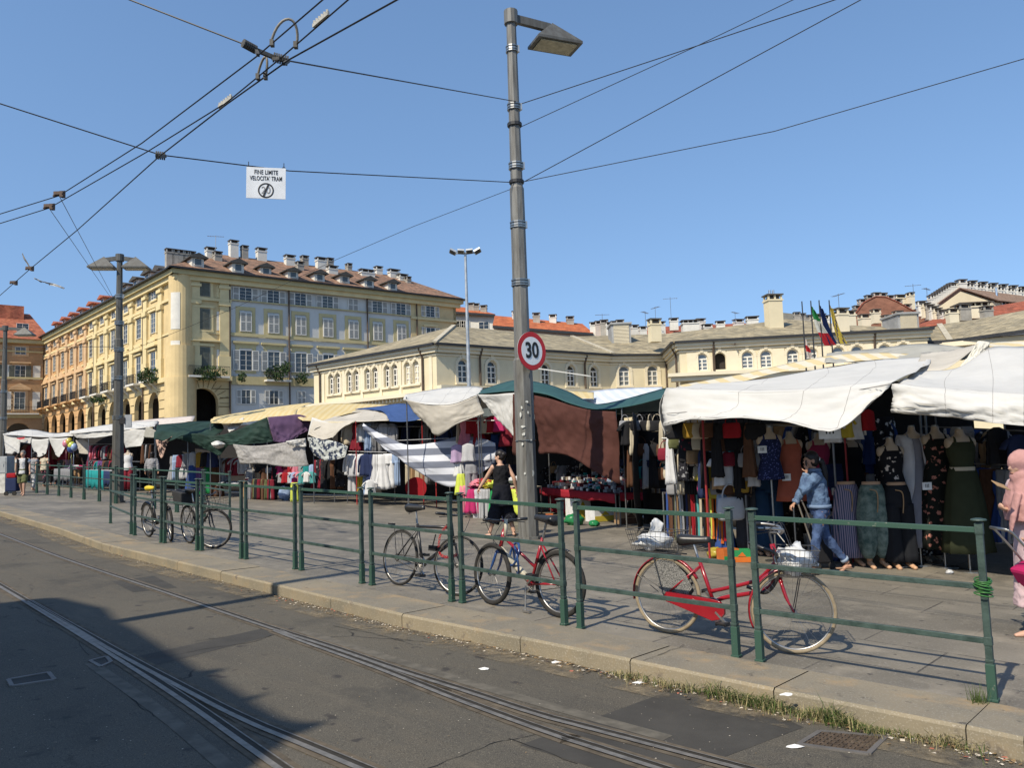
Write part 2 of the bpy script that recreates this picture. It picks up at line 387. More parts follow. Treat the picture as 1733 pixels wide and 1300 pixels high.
P = path([(232, 1112), (455, 1062), (470, 1074), (260, 1128)]); mb.poly([q+V((0, 0, .0015)) for q in P])
P = path([(190, 985), (260, 975), (300, 995), (225, 1003)]); mb.poly([q+V((0, 0, .0015)) for q in P])
o = mb.build('asphalt_patch', patchm); tag(o, kind='structure')
mb = MB()                                       # long cracks along the patches
for pp in ([(228, 1116), (300, 1108), (345, 1099), (420, 1088), (458, 1076)], [(330, 1087), (355, 1083), (380, 1078)], [(725, 1299), (790, 1276), (850, 1255), (905, 1245)], [(860, 1250), (980, 1292)], [(215, 1172), (235, 1195), (262, 1213)], [(1085, 1118), (1160, 1092)], [(560, 1060), (640, 1075), (700, 1092)], [(60, 1050), (120, 1075), (150, 1110)]):
    hh = RH+.003 if pp[0][0] != 1085 else .012
    pts = []
    q = crs([G(x, y, hh) for x, y in pp], 6)
    for i in range(len(q)-1):
        wd = .007*(.4+abs(noise.noise(q[i]*6))*2); d = (q[i+1]-q[i]).normalized(); s = V((-d.y, d.x, 0))*wd/2
        j1 = V((noise.noise(q[i]*9)*.03, noise.noise(q[i]*9+V((5, 0, 0)))*.03, 0)); j2 = V((noise.noise(q[i+1]*9)*.03, noise.noise(q[i+1]*9+V((5, 0, 0)))*.03, 0))
        mb.poly([q[i]+j1-s, q[i+1]+j2-s, q[i+1]+j2+s, q[i]+j1+s])
o = mb.build('road_crack', mat('crack_dark', (.012, .011, .01))); tag(o, kind='structure')
# iron covers
def cover(name, label, quad, m, bars):
    P = [G(x, y, RH) for x, y in quad]; c = sum(P, V((0, 0, 0)))/4; t = thing(name, label, 'manhole cover', c)
    mb = MB(); mb.add([p+V((0, 0, .004)) for p in P]+[p+V((0, 0, -.05)) for p in P], [(0, 1, 2, 3), (4, 5, 1, 0), (5, 6, 2, 1), (6, 7, 3, 2), (7, 4, 0, 3)])
    mb.build('cover_plate', m, t, world=True)
    mb = MB()
    for i in range(4): mb.beam(P[i]+V((0, 0, .005)), P[(i+1) % 4]+V((0, 0, .005)), .03, .012)
    mb.build('cover_frame', metal('old_iron', (.20, .18, .16), rough=.6, metal=.5), t, world=True)
    if bars:
        mb = MB()
        for i in range(1, bars):
            for j in range(1, bars):
                a = P[0].lerp(P[1], i/bars).lerp(P[3].lerp(P[2], i/bars), j/bars); d = (P[1]-P[0]).normalized() if (i+j) % 2 else (P[3]-P[0]).normalized()
                mb.beam(a-d*.018+V((0, 0, .007)), a+d*.018+V((0, 0, .007)), .010, .006)
        mb.build('tread_pattern', m, t, world=True)
cover('manhole_cover', 'rusty square iron cover beside the weeds in the gutter', [(1352, 1262), (1388, 1240), (1500, 1249), (1470, 1278)], mat('rusty_iron', (.10, .072, .05), scale=30, var=.3), 12)
cover('manhole_cover', 'recessed rectangular cover in the shaded corner of the road', [(20, 1163), (14, 1152), (82, 1140), (92, 1152)], patchm, 0)
cover('manhole_cover', 'small plain cover plate beside the shaded tram rail', [(152, 1120), (180, 1113), (188, 1122), (170, 1130)], patchm, 0)
# sandy dust washed against the kerb
dm = mat('gutter_sand', (.33, .26, .165), scale=30, var=.25, rough=.95); t_ = dm.node_tree; b_ = t_.nodes['Principled BSDF']; n_ = t_.nodes.new('ShaderNodeTexNoise'); n_.inputs['Scale'].default_value = 2.2; n_.inputs['Detail'].default_value = 8; n_.inputs['Roughness'].default_value = .75
r_ = t_.nodes.new('ShaderNodeMapRange'); r_.inputs[1].default_value = .44; r_.inputs[2].default_value = .62; r_.inputs[4].default_value = .6; c_ = t_.nodes.new('ShaderNodeTexCoord'); t_.links.new(c_.outputs['Object'], n_.inputs[0]); t_.links.new(n_.outputs[0], r_.inputs[0]); t_.links.new(r_.outputs[0], b_.inputs['Alpha'])
mb = MB(); kk = [V((p.x, p.y, 0)) for p in kl[1:]]; ribbon(mb, kk, -.17, .02, RH+.0045); ribbon(mb, kk, -.36, -.12, RH+.0075)
o = mb.build('gutter_dust', dm); tag(o, 'sandy dust lying along the foot of the kerb', 'dust', kind='stuff')
# ---- weeds and litter at the kerb
def weeds():
    mb = MB(); r = random.Random(3)
    spots = [((1030, 1140), (1180, 1172), 520, .07), ((1195, 1173), (1335, 1206), 950, .105), ((1365, 1210), (1540, 1248), 1700, .125), ((1310, 1204), (1370, 1216), 160, .06), ((1530, 1248), (1700, 1275), 420, .06)]
    for a, b, n, hh in spots:
        A = G(*a, RH); B = G(*b, RH)
        for _ in range(n):
            t = r.random()
            if noise.noise(A.lerp(B, t)*2.7+V((9, 0, 0))) < -.22 and r.random() < .8: continue
            env = math.sin(math.pi*min(1, max(0, t)))**.5
            p = A.lerp(B, t) + V((r.gauss(0, .05), r.gauss(0, .075)*env-.03, 0)); p = on(p.x, p.y, RH if (p.xy-kp[0]).dot(nrm) < 0 or True else 0)
            h = hh*r.uniform(.4, 1.25)*env*max(.15, .75+1.3*noise.noise(p*3.3))+.012; an = r.random()*6.28; ln = V((math.cos(an), math.sin(an), 0)); sw = V((-ln.y, ln.x, 0))*r.uniform(.0012, .0032)
            m1 = p+ln*h*.3+V((0, 0, h*.65)); m2 = p+ln*h*r.uniform(.6, 1.1)+V((0, 0, h*r.uniform(.6, 1.0)))
            mb.add([p-sw, p+sw, m1+sw*.9, m1-sw*.9, m2], [(0, 1, 2, 3), (3, 2, 4)], 0 if r.random() < (.62 if n > 600 else .35) else 1)
    A = G(1658, 1190, 0)
    for _ in range(90):
        p = A+V((r.gauss(0, .03), r.gauss(0, .03), 0)); h = r.uniform(.05, .14); an = r.random()*6.28; ln = V((math.cos(an), math.sin(an), 0)); sw = V((-ln.y, ln.x, 0))*.002
        m2 = p+ln*h*.4+V((0, 0, h)); mb.add([p-sw, p+sw, m2], [(0, 1, 2)], 0)
    o = mb.build('weed_grass', [mat('weed_green', (.10, .145, .035), scale=30, var=.25, trans=.2), mat('dry_grass', (.30, .25, .12), scale=30)])
    tag(o, 'green and dry weeds growing along the kerb in the gutter', 'weeds', kind='stuff')
weeds()
def litter():
    mb = MB(); r = random.Random(5)
    ms = [mat('dead_leaf', (.30, .20, .10), scale=40, var=.3), mat('pale_crumb', (.55, .48, .38), scale=40), mat('dark_crumb', (.08, .06, .045), scale=40), mat('red_crumb', (.42, .14, .09), scale=40)]
    for i in range(len(kp)-1):
        a, b = kp[i], kp[i+1]; dens = 26 if i < 4 else (110 if i < 7 else 150)
        if i < 2: dens = 8
        for _ in range(int((b-a).length*dens)):
            t = r.random(); q = a.lerp(b, t) - nrm*abs(r.gauss(0, .09))-nrm*.01
            s = r.uniform(.004, .015)*(1.3 if i > 5 else 1); c = on(q.x, q.y, RH+.004+r.random()*.006); an = r.random()*6.28; n = r.choice((4, 5, 6))
            mb.poly([c+V((math.cos(an+k*6.28/n)*s*r.uniform(.6, 1.4), math.sin(an+k*6.28/n)*s*r.uniform(.5, 1.2), r.uniform(-.002, .006))) for k in range(n)], r.choices((0, 1, 2, 3), (5, 4, 3, .5))[0])
    for _ in range(900):
        q = G(r.uniform(0, 1733), r.uniform(1010, 1290), RH); s = r.uniform(.002, .006); n = 5; an = r.random()*6
        mb.poly([q+V((math.cos(an+k*6.28/n)*s, math.sin(an+k*6.28/n)*s, .004)) for k in range(n)], r.choice((0, 1, 1, 2, 2)))
    o = mb.build('gutter_litter', ms); tag(o, 'dead leaves and small litter lying along the gutter', 'litter', kind='stuff')
litter()
wp = cloth('crumpled_paper', (.72, .70, .66), rough=.7)
for i, (x, y, s, lab) in enumerate([(940, 1123, .05, 'crumpled white tissue lying by the kerb'), (820, 1134, .055, 'flattened pale plastic scrap in the middle of the road'), (1345, 1266, .055, 'white paper scrap lying left of the rusty square cover'), (1512, 1237, .09, 'pale plastic bottle scrap at the end of the weeds'), (1690, 1275, .10, 'long white paper strip at the near corner of the gutter'), (1330, 1178, .05, 'white paper scrap wedged on the kerb joint'), (1080, 1158, .05, 'white scrap beside the first clump of weeds')]):
    h = .012 if i == 5 else RH; c = G(x, y, h); mb = MB(); r = random.Random(i); n = 9
    ring = [V((math.cos(k*6.28/n)*s*r.uniform(.6, 1.1), math.sin(k*6.28/n)*s*.55*r.uniform(.5, 1.1), r.uniform(.003, .012))) for k in range(n)]
    mb.add([V((0, 0, .02))]+ring, [(0, k+1, (k+1) % n+1) for k in range(n)])
    o = mb.build('paper_scrap', wp, solid=.001); o.location = c; tag(o, lab, 'litter')
# off-frame building and wire pole behind the photographer: they throw the shade on the road
def shade_maker():
    sil = [(-30, 905), (0, 1022), (48, 1020), (72, 1013), (102, 1012), (180, 1030), (196, 1048), (232, 1066), (300, 1110), (340, 1135), (388, 1131), (362, 1142), (420, 1180), (462, 1171), (428, 1187), (480, 1215), (512, 1222), (562, 1221), (498, 1247), (430, 1300), (400, 1500)]
    Y0 = -9.0; pts = []
    dr = V((sd.x, sd.y, sd.z))
    wn = V((-.70, -.71, 0)).normalized()
    Q0 = V((-5.2, -3.6, 0))
    for x, y in sil[1:-1]:
        g = G(x, y, RH); t = (Q0-g).dot(wn)/(-dr).dot(wn); pts.append(g-dr*t)
    a, b = pts[0], pts[-1]
    e = V((wn.y, -wn.x, 0));  e = e if e.x < 0 else -e
    top = [a+e*30] + pts
    base = [V((top[-1].x, top[-1].y, -1)), V((top[0].x, top[0].y, -1))]
    t = thing('corner_building', 'plastered house behind the photographer shading the near road', 'building', (Q0.x, Q0.y, 0))
    mb = MB(); mb.prism(top+base, wn*8); mb.build('wall', mat('cream_plaster', (.55, .47, .33), scale=1), t, world=True)
shade_maker()
# ================================================================ BUILDINGS
YEL = mat('yellow_stucco', (.61, .465, .24), scale=.5, var=.10, rough=.9, bump=.15, bscale=6, det=8)
YEL2 = mat('yellow_trim', (.64, .52, .28), scale=.8, var=.08, rough=.9)
OCH = mat('orange_stucco', (.56, .33, .15), scale=.5, var=.12, rough=.9, det=8)
BLU = mat('pale_blue_stucco', (.54, .53, .49), scale=.4, var=.06, rough=.9, det=8)
OLV = mat('olive_trim', (.50, .42, .22), scale=.8, var=.08)
WHT = mat('white_plaster', (.62, .59, .52), scale=2, var=.06)
GLS = mat('window_glass', (.025, .030, .032), rough=.12, spec=.8, scale=.7, var=.4)
GLS2 = mat('curtained_glass', (.10, .115, .115), rough=.25, spec=.6, scale=1.5, var=.3)
SHU = mat('grey_shutter', (.33, .32, .29), scale=3, var=.08)
SHG = mat('green_shutter', (.12, .125, .10), scale=3, var=.1)
FRW = mat('white_frame', (.66, .63, .56), scale=3, var=.04)
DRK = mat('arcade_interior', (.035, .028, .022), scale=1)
IRN = mat('wrought_iron', (.03, .03, .032), rough=.5, scale=5)
LEAF = mat('balcony_leaf', (.045, .085, .025), scale=6, var=.3, trans=.15)
def tile_mat(name, c1, c2, sc=3.0, ang=0, bump=.6):
    m = mat(name, c1, col2=c2, scale=1.2, rough=.9, det=8, lo=.4, hi=.6); t = m.node_tree; N = t.nodes; L = t.links; b = N['Principled BSDF']
    tc = N.new('ShaderNodeTexCoord'); wv = N.new('ShaderNodeTexWave'); wv.inputs['Scale'].default_value = sc; mp = N.new('ShaderNodeMapping'); mp.inputs['Rotation'].default_value = (0, 0, ang)
    L.new(tc.outputs['Object'], mp.inputs[0]); L.new(mp.outputs[0], wv.inputs[0]); bp = N.new('ShaderNodeBump'); bp.inputs['Strength'].default_value = bump; bp.inputs['Distance'].default_value = .12
    L.new(wv.outputs[0], bp.inputs['Height']); L.new(bp.outputs[0], b.inputs['Normal'])
    vo = N.new('ShaderNodeTexVoronoi'); vo.inputs['Scale'].default_value = 2.6; L.new(tc.outputs['Object'], vo.inputs[0])
    mx = N.new('ShaderNodeMix'); mx.data_type = 'RGBA'; mx.blend_type = 'MULTIPLY'; mx.inputs[0].default_value = .55
    src = b.inputs['Base Color'].links[0].from_socket
    bw = N.new('ShaderNodeMapRange'); bw.inputs[3].default_value = .45; bw.inputs[4].default_value = 1.3; sp = N.new('ShaderNodeSeparateColor'); L.new(vo.outputs['Color'], sp.inputs[0]); L.new(sp.outputs[0], bw.inputs[0])
    L.new(src, mx.inputs[6]); L.new(bw.outputs[0], mx.inputs[7]); L.new(mx.outputs[2], b.inputs['Base Color'])
    return m
class Fac:
    """Vertical facade through two plan points; local x along, y inward, z up."""
    def __init__(s, A, B, origin=None, flip=False):
        s.A = V((A[0], A[1], 0)); s.B = V((B[0], B[1], 0)); d = s.B-s.A; s.L = d.length; s.e = d/s.L; s.n = V((-s.e.y, s.e.x, 0)); s.o = origin or V((0, 0, 0))
        s.M = Matrix(((s.e.x, s.n.x, 0, s.A.x-s.o.x), (s.e.y, s.n.y, 0, s.A.y-s.o.y), (0, 0, 1, -s.o.z), (0, 0, 0, 1)))
    def hit(s, px, py, off=0):
        d = ray(px, py); A = s.A+s.n*off; t = s.n.dot(A-C0)/s.n.dot(d); p = C0+d*t; return (p-A).dot(s.e), p.z
    def at(s, u, y=0, z=0): return s.M @ Matrix.Translation((u, y, z))
def arch_wall(mb, T, u0, u1, z0, z1, ops, th=.5, m=0, mj=None):
    """Wall face at local y=0 with arched holes (uc, half width, sill, spring) and their reveals."""
    mb.T = T; mj = m if mj is None else mj; cur = u0; NS = 10
    q = lambda a, b, c, d: mb.add([(a, 0, c), (b, 0, c), (b, 0, d), (a, 0, d)], [(0, 1, 2, 3)], m)
    for uc, r, zs, zp in sorted(ops):
        q(cur, uc-r, z0, z1)
        if zs > z0+.01: q(uc-r, uc+r, z0, zs)
        arc = [(uc-r*math.cos(math.pi*k/NS), zp+r*math.sin(math.pi*k/NS)) for k in range(NS+1)]
        for k in range(NS):
            (a, c), (b, d) = arc[k], arc[k+1]
            mb.add([(a, 0, c), (b, 0, d), (b, 0, z1), (a, 0, z1)], [(0, 1, 2, 3)], m)
            mb.add([(a, 0, c), (a, th, c), (b, th, d), (b, 0, d)], [(0, 1, 2, 3)], mj)
        for x in (uc-r, uc+r): mb.add([(x, 0, zs), (x, th, zs), (x, th, zp), (x, 0, zp)], [(0, 1, 2, 3)], mj)
        mb.add([(uc-r, 0, zs), (uc+r, 0, zs), (uc+r, th, zs), (uc-r, th, zs)], [(0, 1, 2, 3)], mj)
        cur = uc+r
    q(cur, u1, z0, z1)
# ---- window prototypes (local: x across, y inward, z up, centre bottom at origin)
def rect_window(parent, M, w, h, glass=GLS, frame=FRW, shut=None, opened=True, bars=2, sm=SHU, mull=1):
    mb = MB(); mb.box((0, -.02, h/2), (w, .04, h)); o = mb.build('window', glass, parent); o.matrix_local = M
    mb = MB(); t = .055
    for x in (-w/2, w/2): mb.box((x, -.06, h/2), (t, .08, h+t))
    for z in (0, h): mb.box((0, -.062, z), (w-t, .08, t))
    for k in range(mull): mb.box((w*((k+1)/(mull+1)-.5), -.055, h/2), (.05, .05, h-t))
    for k in range(bars): mb.box((0, -.05, h*(k+1)/(bars+1)), (w-t, .04, .028))
    mb.build('window_frame', frame, o)
    if shut:
        for s in (-1, 1):
            mb = MB(); sw = w*.52; x = s*(w/2+sw/2+.03) if opened else s*(w/4)
            mb.box((x, -.07 if opened else -.11, h/2), (sw if opened else w/2-.03, .05, h))
            n = 12
            for k in range(n): mb.box((x, -.105 if opened else -.145, h*(k+.5)/n), ((sw if opened else w/2)-.14, .02, h/n*.45))
            ww_ = sw if opened else w/2-.03; yy_ = -.10 if opened else -.14
            for xx in (-1, 1): mb.box((x+xx*(ww_/2-.035), yy_, h/2), (.07, .03, h), 1)
            for zz in (.03, h/2, h-.03): mb.box((x, yy_-.001, zz), (ww_-.14, .03, .07), 1)
            mb.build('shutter', [sm, FRW if sm is SHU else sm], o)
    return o
def arch_window(parent, M, r, h, frame=FRW, glass=GLS, dark=False):
    """Arched window of half width r, h to the spring line."""
    arc = [(-r*math.cos(math.pi*k/10), h+r*math.sin(math.pi*k/10)) for k in range(11)]
    mb = MB(); mb.prism([(-r, 0, 0)]+[(a, 0, b) for a, b in arc]+[(r, 0, 0)], (0, .05, 0)); o = mb.build('window', glass, parent); o.matrix_local = M
    mb = MB()
    for i in range(10): mb.beam((arc[i][0]*.96, -.03, arc[i][1]*.99), (arc[i+1][0]*.96, -.03, arc[i+1][1]*.99), .08, .08, up=(0, 1, 0))
    for x in (-r*.95, 0, r*.95): mb.box((x, -.03, h/2), (.07 if x else .09, .06, h))
    for z in (0.04, h*.33, h*.66, h): mb.box((0, -.028, z), (2*r*.95, .05, .06 if z < h else .09))
    mb.build('window_frame', frame, o); return o
def chimney(parent, p, w, d, h, rz, m=None, cap=None, nflue=None):
    """Plastered stack with a corbel, little openings and a flat cap."""
    M = Matrix.Translation(V(p)-V(parent.location)) @ Matrix.Rotation(rz, 4, 'Z')
    mb = MB(); mb.box((0, 0, h/2-.3), (w, d, h+.6)); mb.box((0, 0, h+.03), (w*1.12, d*1.12, .12))
    n = nflue or max(2, int(w/.5))
    for i in range(n):
        for y in (-1, 1): mb.box((w*((i)/(n-1)-.5)*.9, y*d*.42, h+.24), (.12, .12, .32))
    o = mb.build('chimney', m or WHT, parent); o.matrix_local = M
    mb = MB(); mb.box((0, 0, h+.44), (w*1.18, d*1.2, .09)); mb.box((0, 0, h+.2), (w*.7, d*.7, .2)); mb.build('chimney_cap', cap or mat('sooty_slab', (.09, .08, .07), scale=4), o)
    return o
def antenna(name, label, p, h=2.2, rz=0):
    mb = MB(); mb.tube([(0, 0, 0), (0, 0, h)], .03, n=5)
    q = Matrix.Rotation(rz, 3, 'Z'); mb.tube([q@V((-.9, 0, h*.93)), q@V((.9, 0, h*.93))], .025, n=5)
    for i in range(7): x = -.8+i*.27; l = .28-.02*i; mb.tube([q@V((x, -l, h*.93)), q@V((x, l, h*.93))], .015, n=4)
    o = mb.build(name, metal('antenna_metal', (.35, .35, .35))); o.location = p; tag(o, label, 'antenna', 'roof antennas'); return o
# ================================================================ palace with the arcade
ZC = W(300, 457, 82).z
Cc = W(300, 457, 82); Ec = ZP(771, 509, ZC); Lc = ZP(70, 577, ZC)
pal = thing('arcaded_palace', 'long yellow and pale blue palace with street arcade and tiled roof', 'building', (Cc.x, Cc.y, gz(Cc.x, Cc.y)))
fr = Fac(Cc, Ec, pal.location); fl = Fac(Lc, Cc, pal.location)
z0 = -1.5
uy = fr.hit(391, 560)[0]; ue = fr.hit(696, 560)[0]
ZB = fr.hit(344, 640)[1]; ZS = fr.hit(344, 693)[1]; ZA = fr.hit(344, 657)[1]
# right facade
ua = fr.hit(344, 690)[0]; ra = (fr.hit(370, 690)[0]-fr.hit(318, 690)[0])/2
mb = MB(); arch_wall(mb, fr.M, 0, uy, z0, ZB, [(ua, ra, z0, ZA-ra)], th=.8)
mb.add([(0, 0, ZB), (uy, 0, ZB), (uy, 0, ZC), (0, 0, ZC)], [(0, 1, 2, 3)]); mb.add([(uy, 0, z0), (uy, .5, z0), (uy, .5, ZC), (uy, 0, ZC)], [(0, 1, 2, 3)])
mb.build('corner_wall', YEL, pal); mb = MB(fr.M); mb.box(((ue+fr.L)/2, .25, (ZC+z0)/2), (fr.L-ue, .5, ZC-z0)); mb.build('end_wall', YEL, pal)
mb = MB(fr.M); mb.box(((uy+ue)/2, .35, (ZC+z0)/2), (ue-uy, .5, ZC-z0)); mb.build('blue_wall', BLU, pal)
mb = MB(fr.M)                                    # back of the corner arcade
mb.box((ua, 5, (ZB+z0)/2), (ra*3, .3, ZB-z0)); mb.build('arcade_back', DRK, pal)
# left facade: eleven arches
acx = [260, 235, 213, 191, 172, 154, 136.5, 120, 105.5, 91, 78.6]
au = [fl.hit(x, 690+i*2)[0] for i, x in enumerate(acx)]
pitch = (au[0]-au[-1])/10; au = [au[0]-pitch*i for i in range(11)]
ra2 = pitch*.345; zt = fl.hit(260, 664)[1]
mid = (au[5]+au[6])/2
for nm, m_, a, b in (('orange_wall', OCH, 0, mid), ('yellow_wall', YEL, mid, fl.L)):
    mb = MB(); ops = [(u, ra2, z0, zt-ra2) for u in au if a < u < b]
    arch_wall(mb, fl.M, a, b, z0, ZB-.6, ops, th=.45, m=0)
    mb.add([(a, 0, ZB-.6), (b, 0, ZB-.6), (b, 0, ZC), (a, 0, ZC)], [(0, 1, 2, 3)]); mb.build(nm, [m_], pal)
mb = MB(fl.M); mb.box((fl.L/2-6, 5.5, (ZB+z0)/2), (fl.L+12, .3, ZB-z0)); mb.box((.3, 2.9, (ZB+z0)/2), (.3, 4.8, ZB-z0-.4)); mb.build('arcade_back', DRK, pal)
mb = MB(fl.M)                                    # arcade floor slab ceiling
mb.box((fl.L/2, 3, ZB-.4), (fl.L-.2, 5, .2)); mb.build('arcade_ceiling', WHT, pal)
# rounded corner pilaster and quoins
mb = MB(); cl = pal.matrix_world
pc = V((0, 0, 0)); mid_n = -(fr.n+fl.n).normalized()
for (za, zb, rr) in ((z0, ZB, 1.55), (ZB, ZB+3.3, 1.45), (ZB+3.3, ZC-.5, 1.2)):
    c = pc - mid_n*.75; za -= pal.location.z; zb -= pal.location.z
    mb.loft([[c+V((math.cos(k*math.pi/12)*rr, math.sin(k*math.pi/12)*rr, z)) for k in range(24)] for z in (za, zb)])
mb.build('corner_pilaster', YEL, pal, smooth=False)
mb = MB()
for (za, zb) in ((fr.hit(344, 572)[1]+.7, fr.hit(344, 500)[1]), (fr.hit(344, 622)[1], fr.hit(344, 580)[1])):
    c = pc - mid_n*.75; za -= pal.location.z; zb -= pal.location.z; rr = 1.23; a0 = math.atan2(mid_n.y, mid_n.x)
    mb.add([c+V((math.cos(a0+(k-3)*.14)*rr, math.sin(a0+(k-3)*.14)*rr, z)) for z in (za, zb) for k in range(7)], [(k, k+1, k+8, k+7) for k in range(6)])
mb.build('white_corner_panel', WHT, pal)
# cornices and belts, each belt a profile run along both facades
def run(name, m_, z, h, out, segs=((fl, 0, None), (fr, 0, None))):
    mb = MB()
    for fc, a, b in segs:
        mb.T = fc.M; b = fc.L if b is None else b; mb.box(((a+b)/2, -out/2, z), (b-a+out*2*(0 if a or b < fc.L else 1), out, h))
    return mb.build(name, m_, pal)
run('cornice', OLV, ZC-.25, .5, .75); run('cornice', YEL2, ZC-.75, .5, .45)
zf = fr.hit(344, 506)[1]; run('belt_course', YEL2, zf, .3, .22, ((fl, 0, None), (fr, 0, uy), (fr, ue, None)))
run('belt_course', OLV, zf+.2, .14, .10, ((fr, uy+.01, ue-.01),))
zq = fr.hit(416, 567)[1]; run('belt_course', OLV, zq, .35, .10, ((fr, uy+.01, ue-.01),)); zz = fr.hit(344, 563)[1]; run('belt_course', YEL2, zz, .2, .12, ((fl, 0, None), (fr, 0, uy)))
run('belt_course', YEL2, ZB, .5, .35, ((fl, 0, None), (fr, 0, uy), (fr, ue, None))); zl = fr.hit(440, 645)[1]; run('belt_course', OLV, zl, .9, .12, ((fr, uy+.01, ue-.01),))
run('gutter', IRN, ZC+.06, .14, 1.15)
# banding of the base
mb = MB()
for k in range(9):
    z = ZB-1.1-k*.95
    if z < z0: break
    for fc, ops, b in ((fl, [(u, ra2, zt-ra2) for u in au], fl.L), (fr, [(ua, ra, ZA-ra)], uy)):
        mb.T = fc.M; cur = 0.1
        for uc, r_, sp in sorted(ops)+[(b+50, 0, 0)]:
            hw = r_ if z < sp else (math.sqrt(max(0, (r_+.25)**2-(z-sp)**2)) if z-sp < r_+.25 else 0)
            e = min(uc-hw, b-.1) if uc < b else b-.1
            if e > cur: mb.box(((cur+e)/2, -.012, z), (e-cur, .03, .09))
            cur = uc+hw
mb.build('rustication_joint', mat('joint_brown', (.17, .12, .05), scale=3), pal)  # joint pattern in dark brown
# right facade openings
cols = [416, 463, 509, 555, 598, 639, 679]; rw = random.Random(2)
cu = [fr.hit(x, 540)[0] for x in cols]
rz_ = [(fr.hit(416, 510)[1], fr.hit(416, 487)[1], 1.35), (fr.hit(416, 561)[1], fr.hit(416, 529)[1], 1.25), (fr.hit(416, 627)[1], fr.hit(416, 593)[1], 1.35), (fr.hit(416, 684)[1], fr.hit(416, 660)[1], 1.0)]
for i, u in enumerate(cu):
    for j, (za, zb, ww) in enumerate(rz_):
        if j == 3 and i > 3: continue
        M = fr.at(u, .10, za); h = zb-za
        closed = (j == 1 and i > 0) or rw.random() < .1
        if j in (1, 2):
            mb = MB(); t = .42
            for x in (-ww/2-t*.6-(.0), ww/2+t*.6): mb.box((x, -.03, h/2), (t, .06, h+.5))
            mb.box((0, -.032, h+.45), (ww+t*2.2, .07, .4))
            if j == 2: mb.box((0, -.12, h+.85), (ww+1.5, .28, .22)); mb.box((0, -.06, h+.68), (ww+1.2, .12, .2))
            mb.box((0, -.032, -.16), (ww+t*2.2, .08, .3))
            o = mb.build('window_surround', OLV, pal); o.matrix_local = M
        rect_window(pal, M @ Matrix.Translation((0, -.065 if j in (1, 2) else 0, 0)), ww, h, glass=GLS2 if rw.random() < .45 else GLS, shut=True, opened=not closed, bars=3 if j != 3 else 1)
# yellow bays of the right facade
for px, full in ((344, True), (728, False)):
    u = fr.hit(px, 540)[0]
    zr = [(fr.hit(344, 501)[1], fr.hit(344, 479)[1], 1.3), (fr.hit(344, 557)[1], fr.hit(344, 523)[1], 1.3), (fr.hit(344, 624)[1], fr.hit(344, 588)[1], 1.3)]
    for j, (za, zb, ww) in enumerate(zr):
        M = fr.at(u, 0, za); h = zb-za; mb = MB()
        for x in (-1, 1): mb.box((x*(ww/2+.22), -.05, h/2), (.3, .1, h+.3))
        mb.box((0, -.10, h+.25), (ww+.9, .24, .25)); mb.box((0, -.08, -.2), (ww+.8, .2, .18))
        if j == 2:
            mb.prism([(-ww/2-.9, -.03, h+.75), (ww/2+.9, -.03, h+.75), (0, -.03, h+1.75)], (0, -.14, 0)); mb.prism([(-ww/2-1.1, -.01, h+.62), (ww/2+1.1, -.01, h+.62), (ww/2+1.1, -.01, h+.76), (-ww/2-1.1, -.01, h+.76)], (0, -.42, 0))
        o = mb.build('window_surround', YEL2, pal); o.matrix_local = M
        rect_window(pal, M, ww, h, glass=GLS, shut=True, opened=not full, bars=3, sm=SHG if full else SHU, mull=1)
        if full:
            for x in (-1, 1):
                mb = MB(); mb.box((x*(ww/2+1.3), -.02, h/2-.1), (1.1, .05, h*.95)); o = mb.build('white_panel', WHT if j else YEL2, pal); o.matrix_local = M
                if j == 0:
                    mb = MB(); mb.torus((x*(ww/2+1.35), -.06, h*.45), .42, .09, axis=(0, 1, 0), nu=20); mb.box((x*(ww/2+1.35), -.03, h*.45), (1.25, .04, 1.3)); o = mb.build('medallion', YEL2, pal); o.matrix_local = M
for u in (1.75, uy-.75):
    mb = MB(); mb.box((0, -.1, (ZB+ZC-.9)/2), (1.0, .2, ZC-.9-ZB)); mb.box((0, -.14, ZB+1.2), (1.3, .28, 2.4)); mb.box((0, -.18, zf-.4), (1.25, .34, .4)); mb.box((0, -.18, ZC-1.4), (1.25, .34, .3)); o = mb.build('pilaster', YEL2, pal); o.matrix_local = fr.at(u, 0, 0)
# voussoirs round the wide arch
mb = MB(fr.M)
for k in range(13):
    a = math.pi*k/12; c, s_ = math.cos(a), math.sin(a)
    mb.beam((ua+c*(ra+.1), -.02, ZA-ra+s_*(ra+.1)), (ua+c*(ra+1.1), -.02, ZA-ra+s_*(ra+1.1)), .04, .06, up=(0, 1, 0))
mb.build('arch_joint', MATS['joint_brown'], pal)
# downpipes
for fc, px, y0, y1 in ((fr, 388, 475, 693), (fr, 489, 480, 690), (fr, 622, 495, 600), (fr, 706, 505, 600), (fl, 244, 480, 660), (fl, 161, 530, 640)):
    u = fc.hit(px, 600)[0]; mb = MB(fc.M); mb.tube([(u, -.15, ZC-.2), (u, -.15, z0)], .09, n=6); mb.build('downpipe', mat('brown_pipe', (.10, .07, .05)), pal)
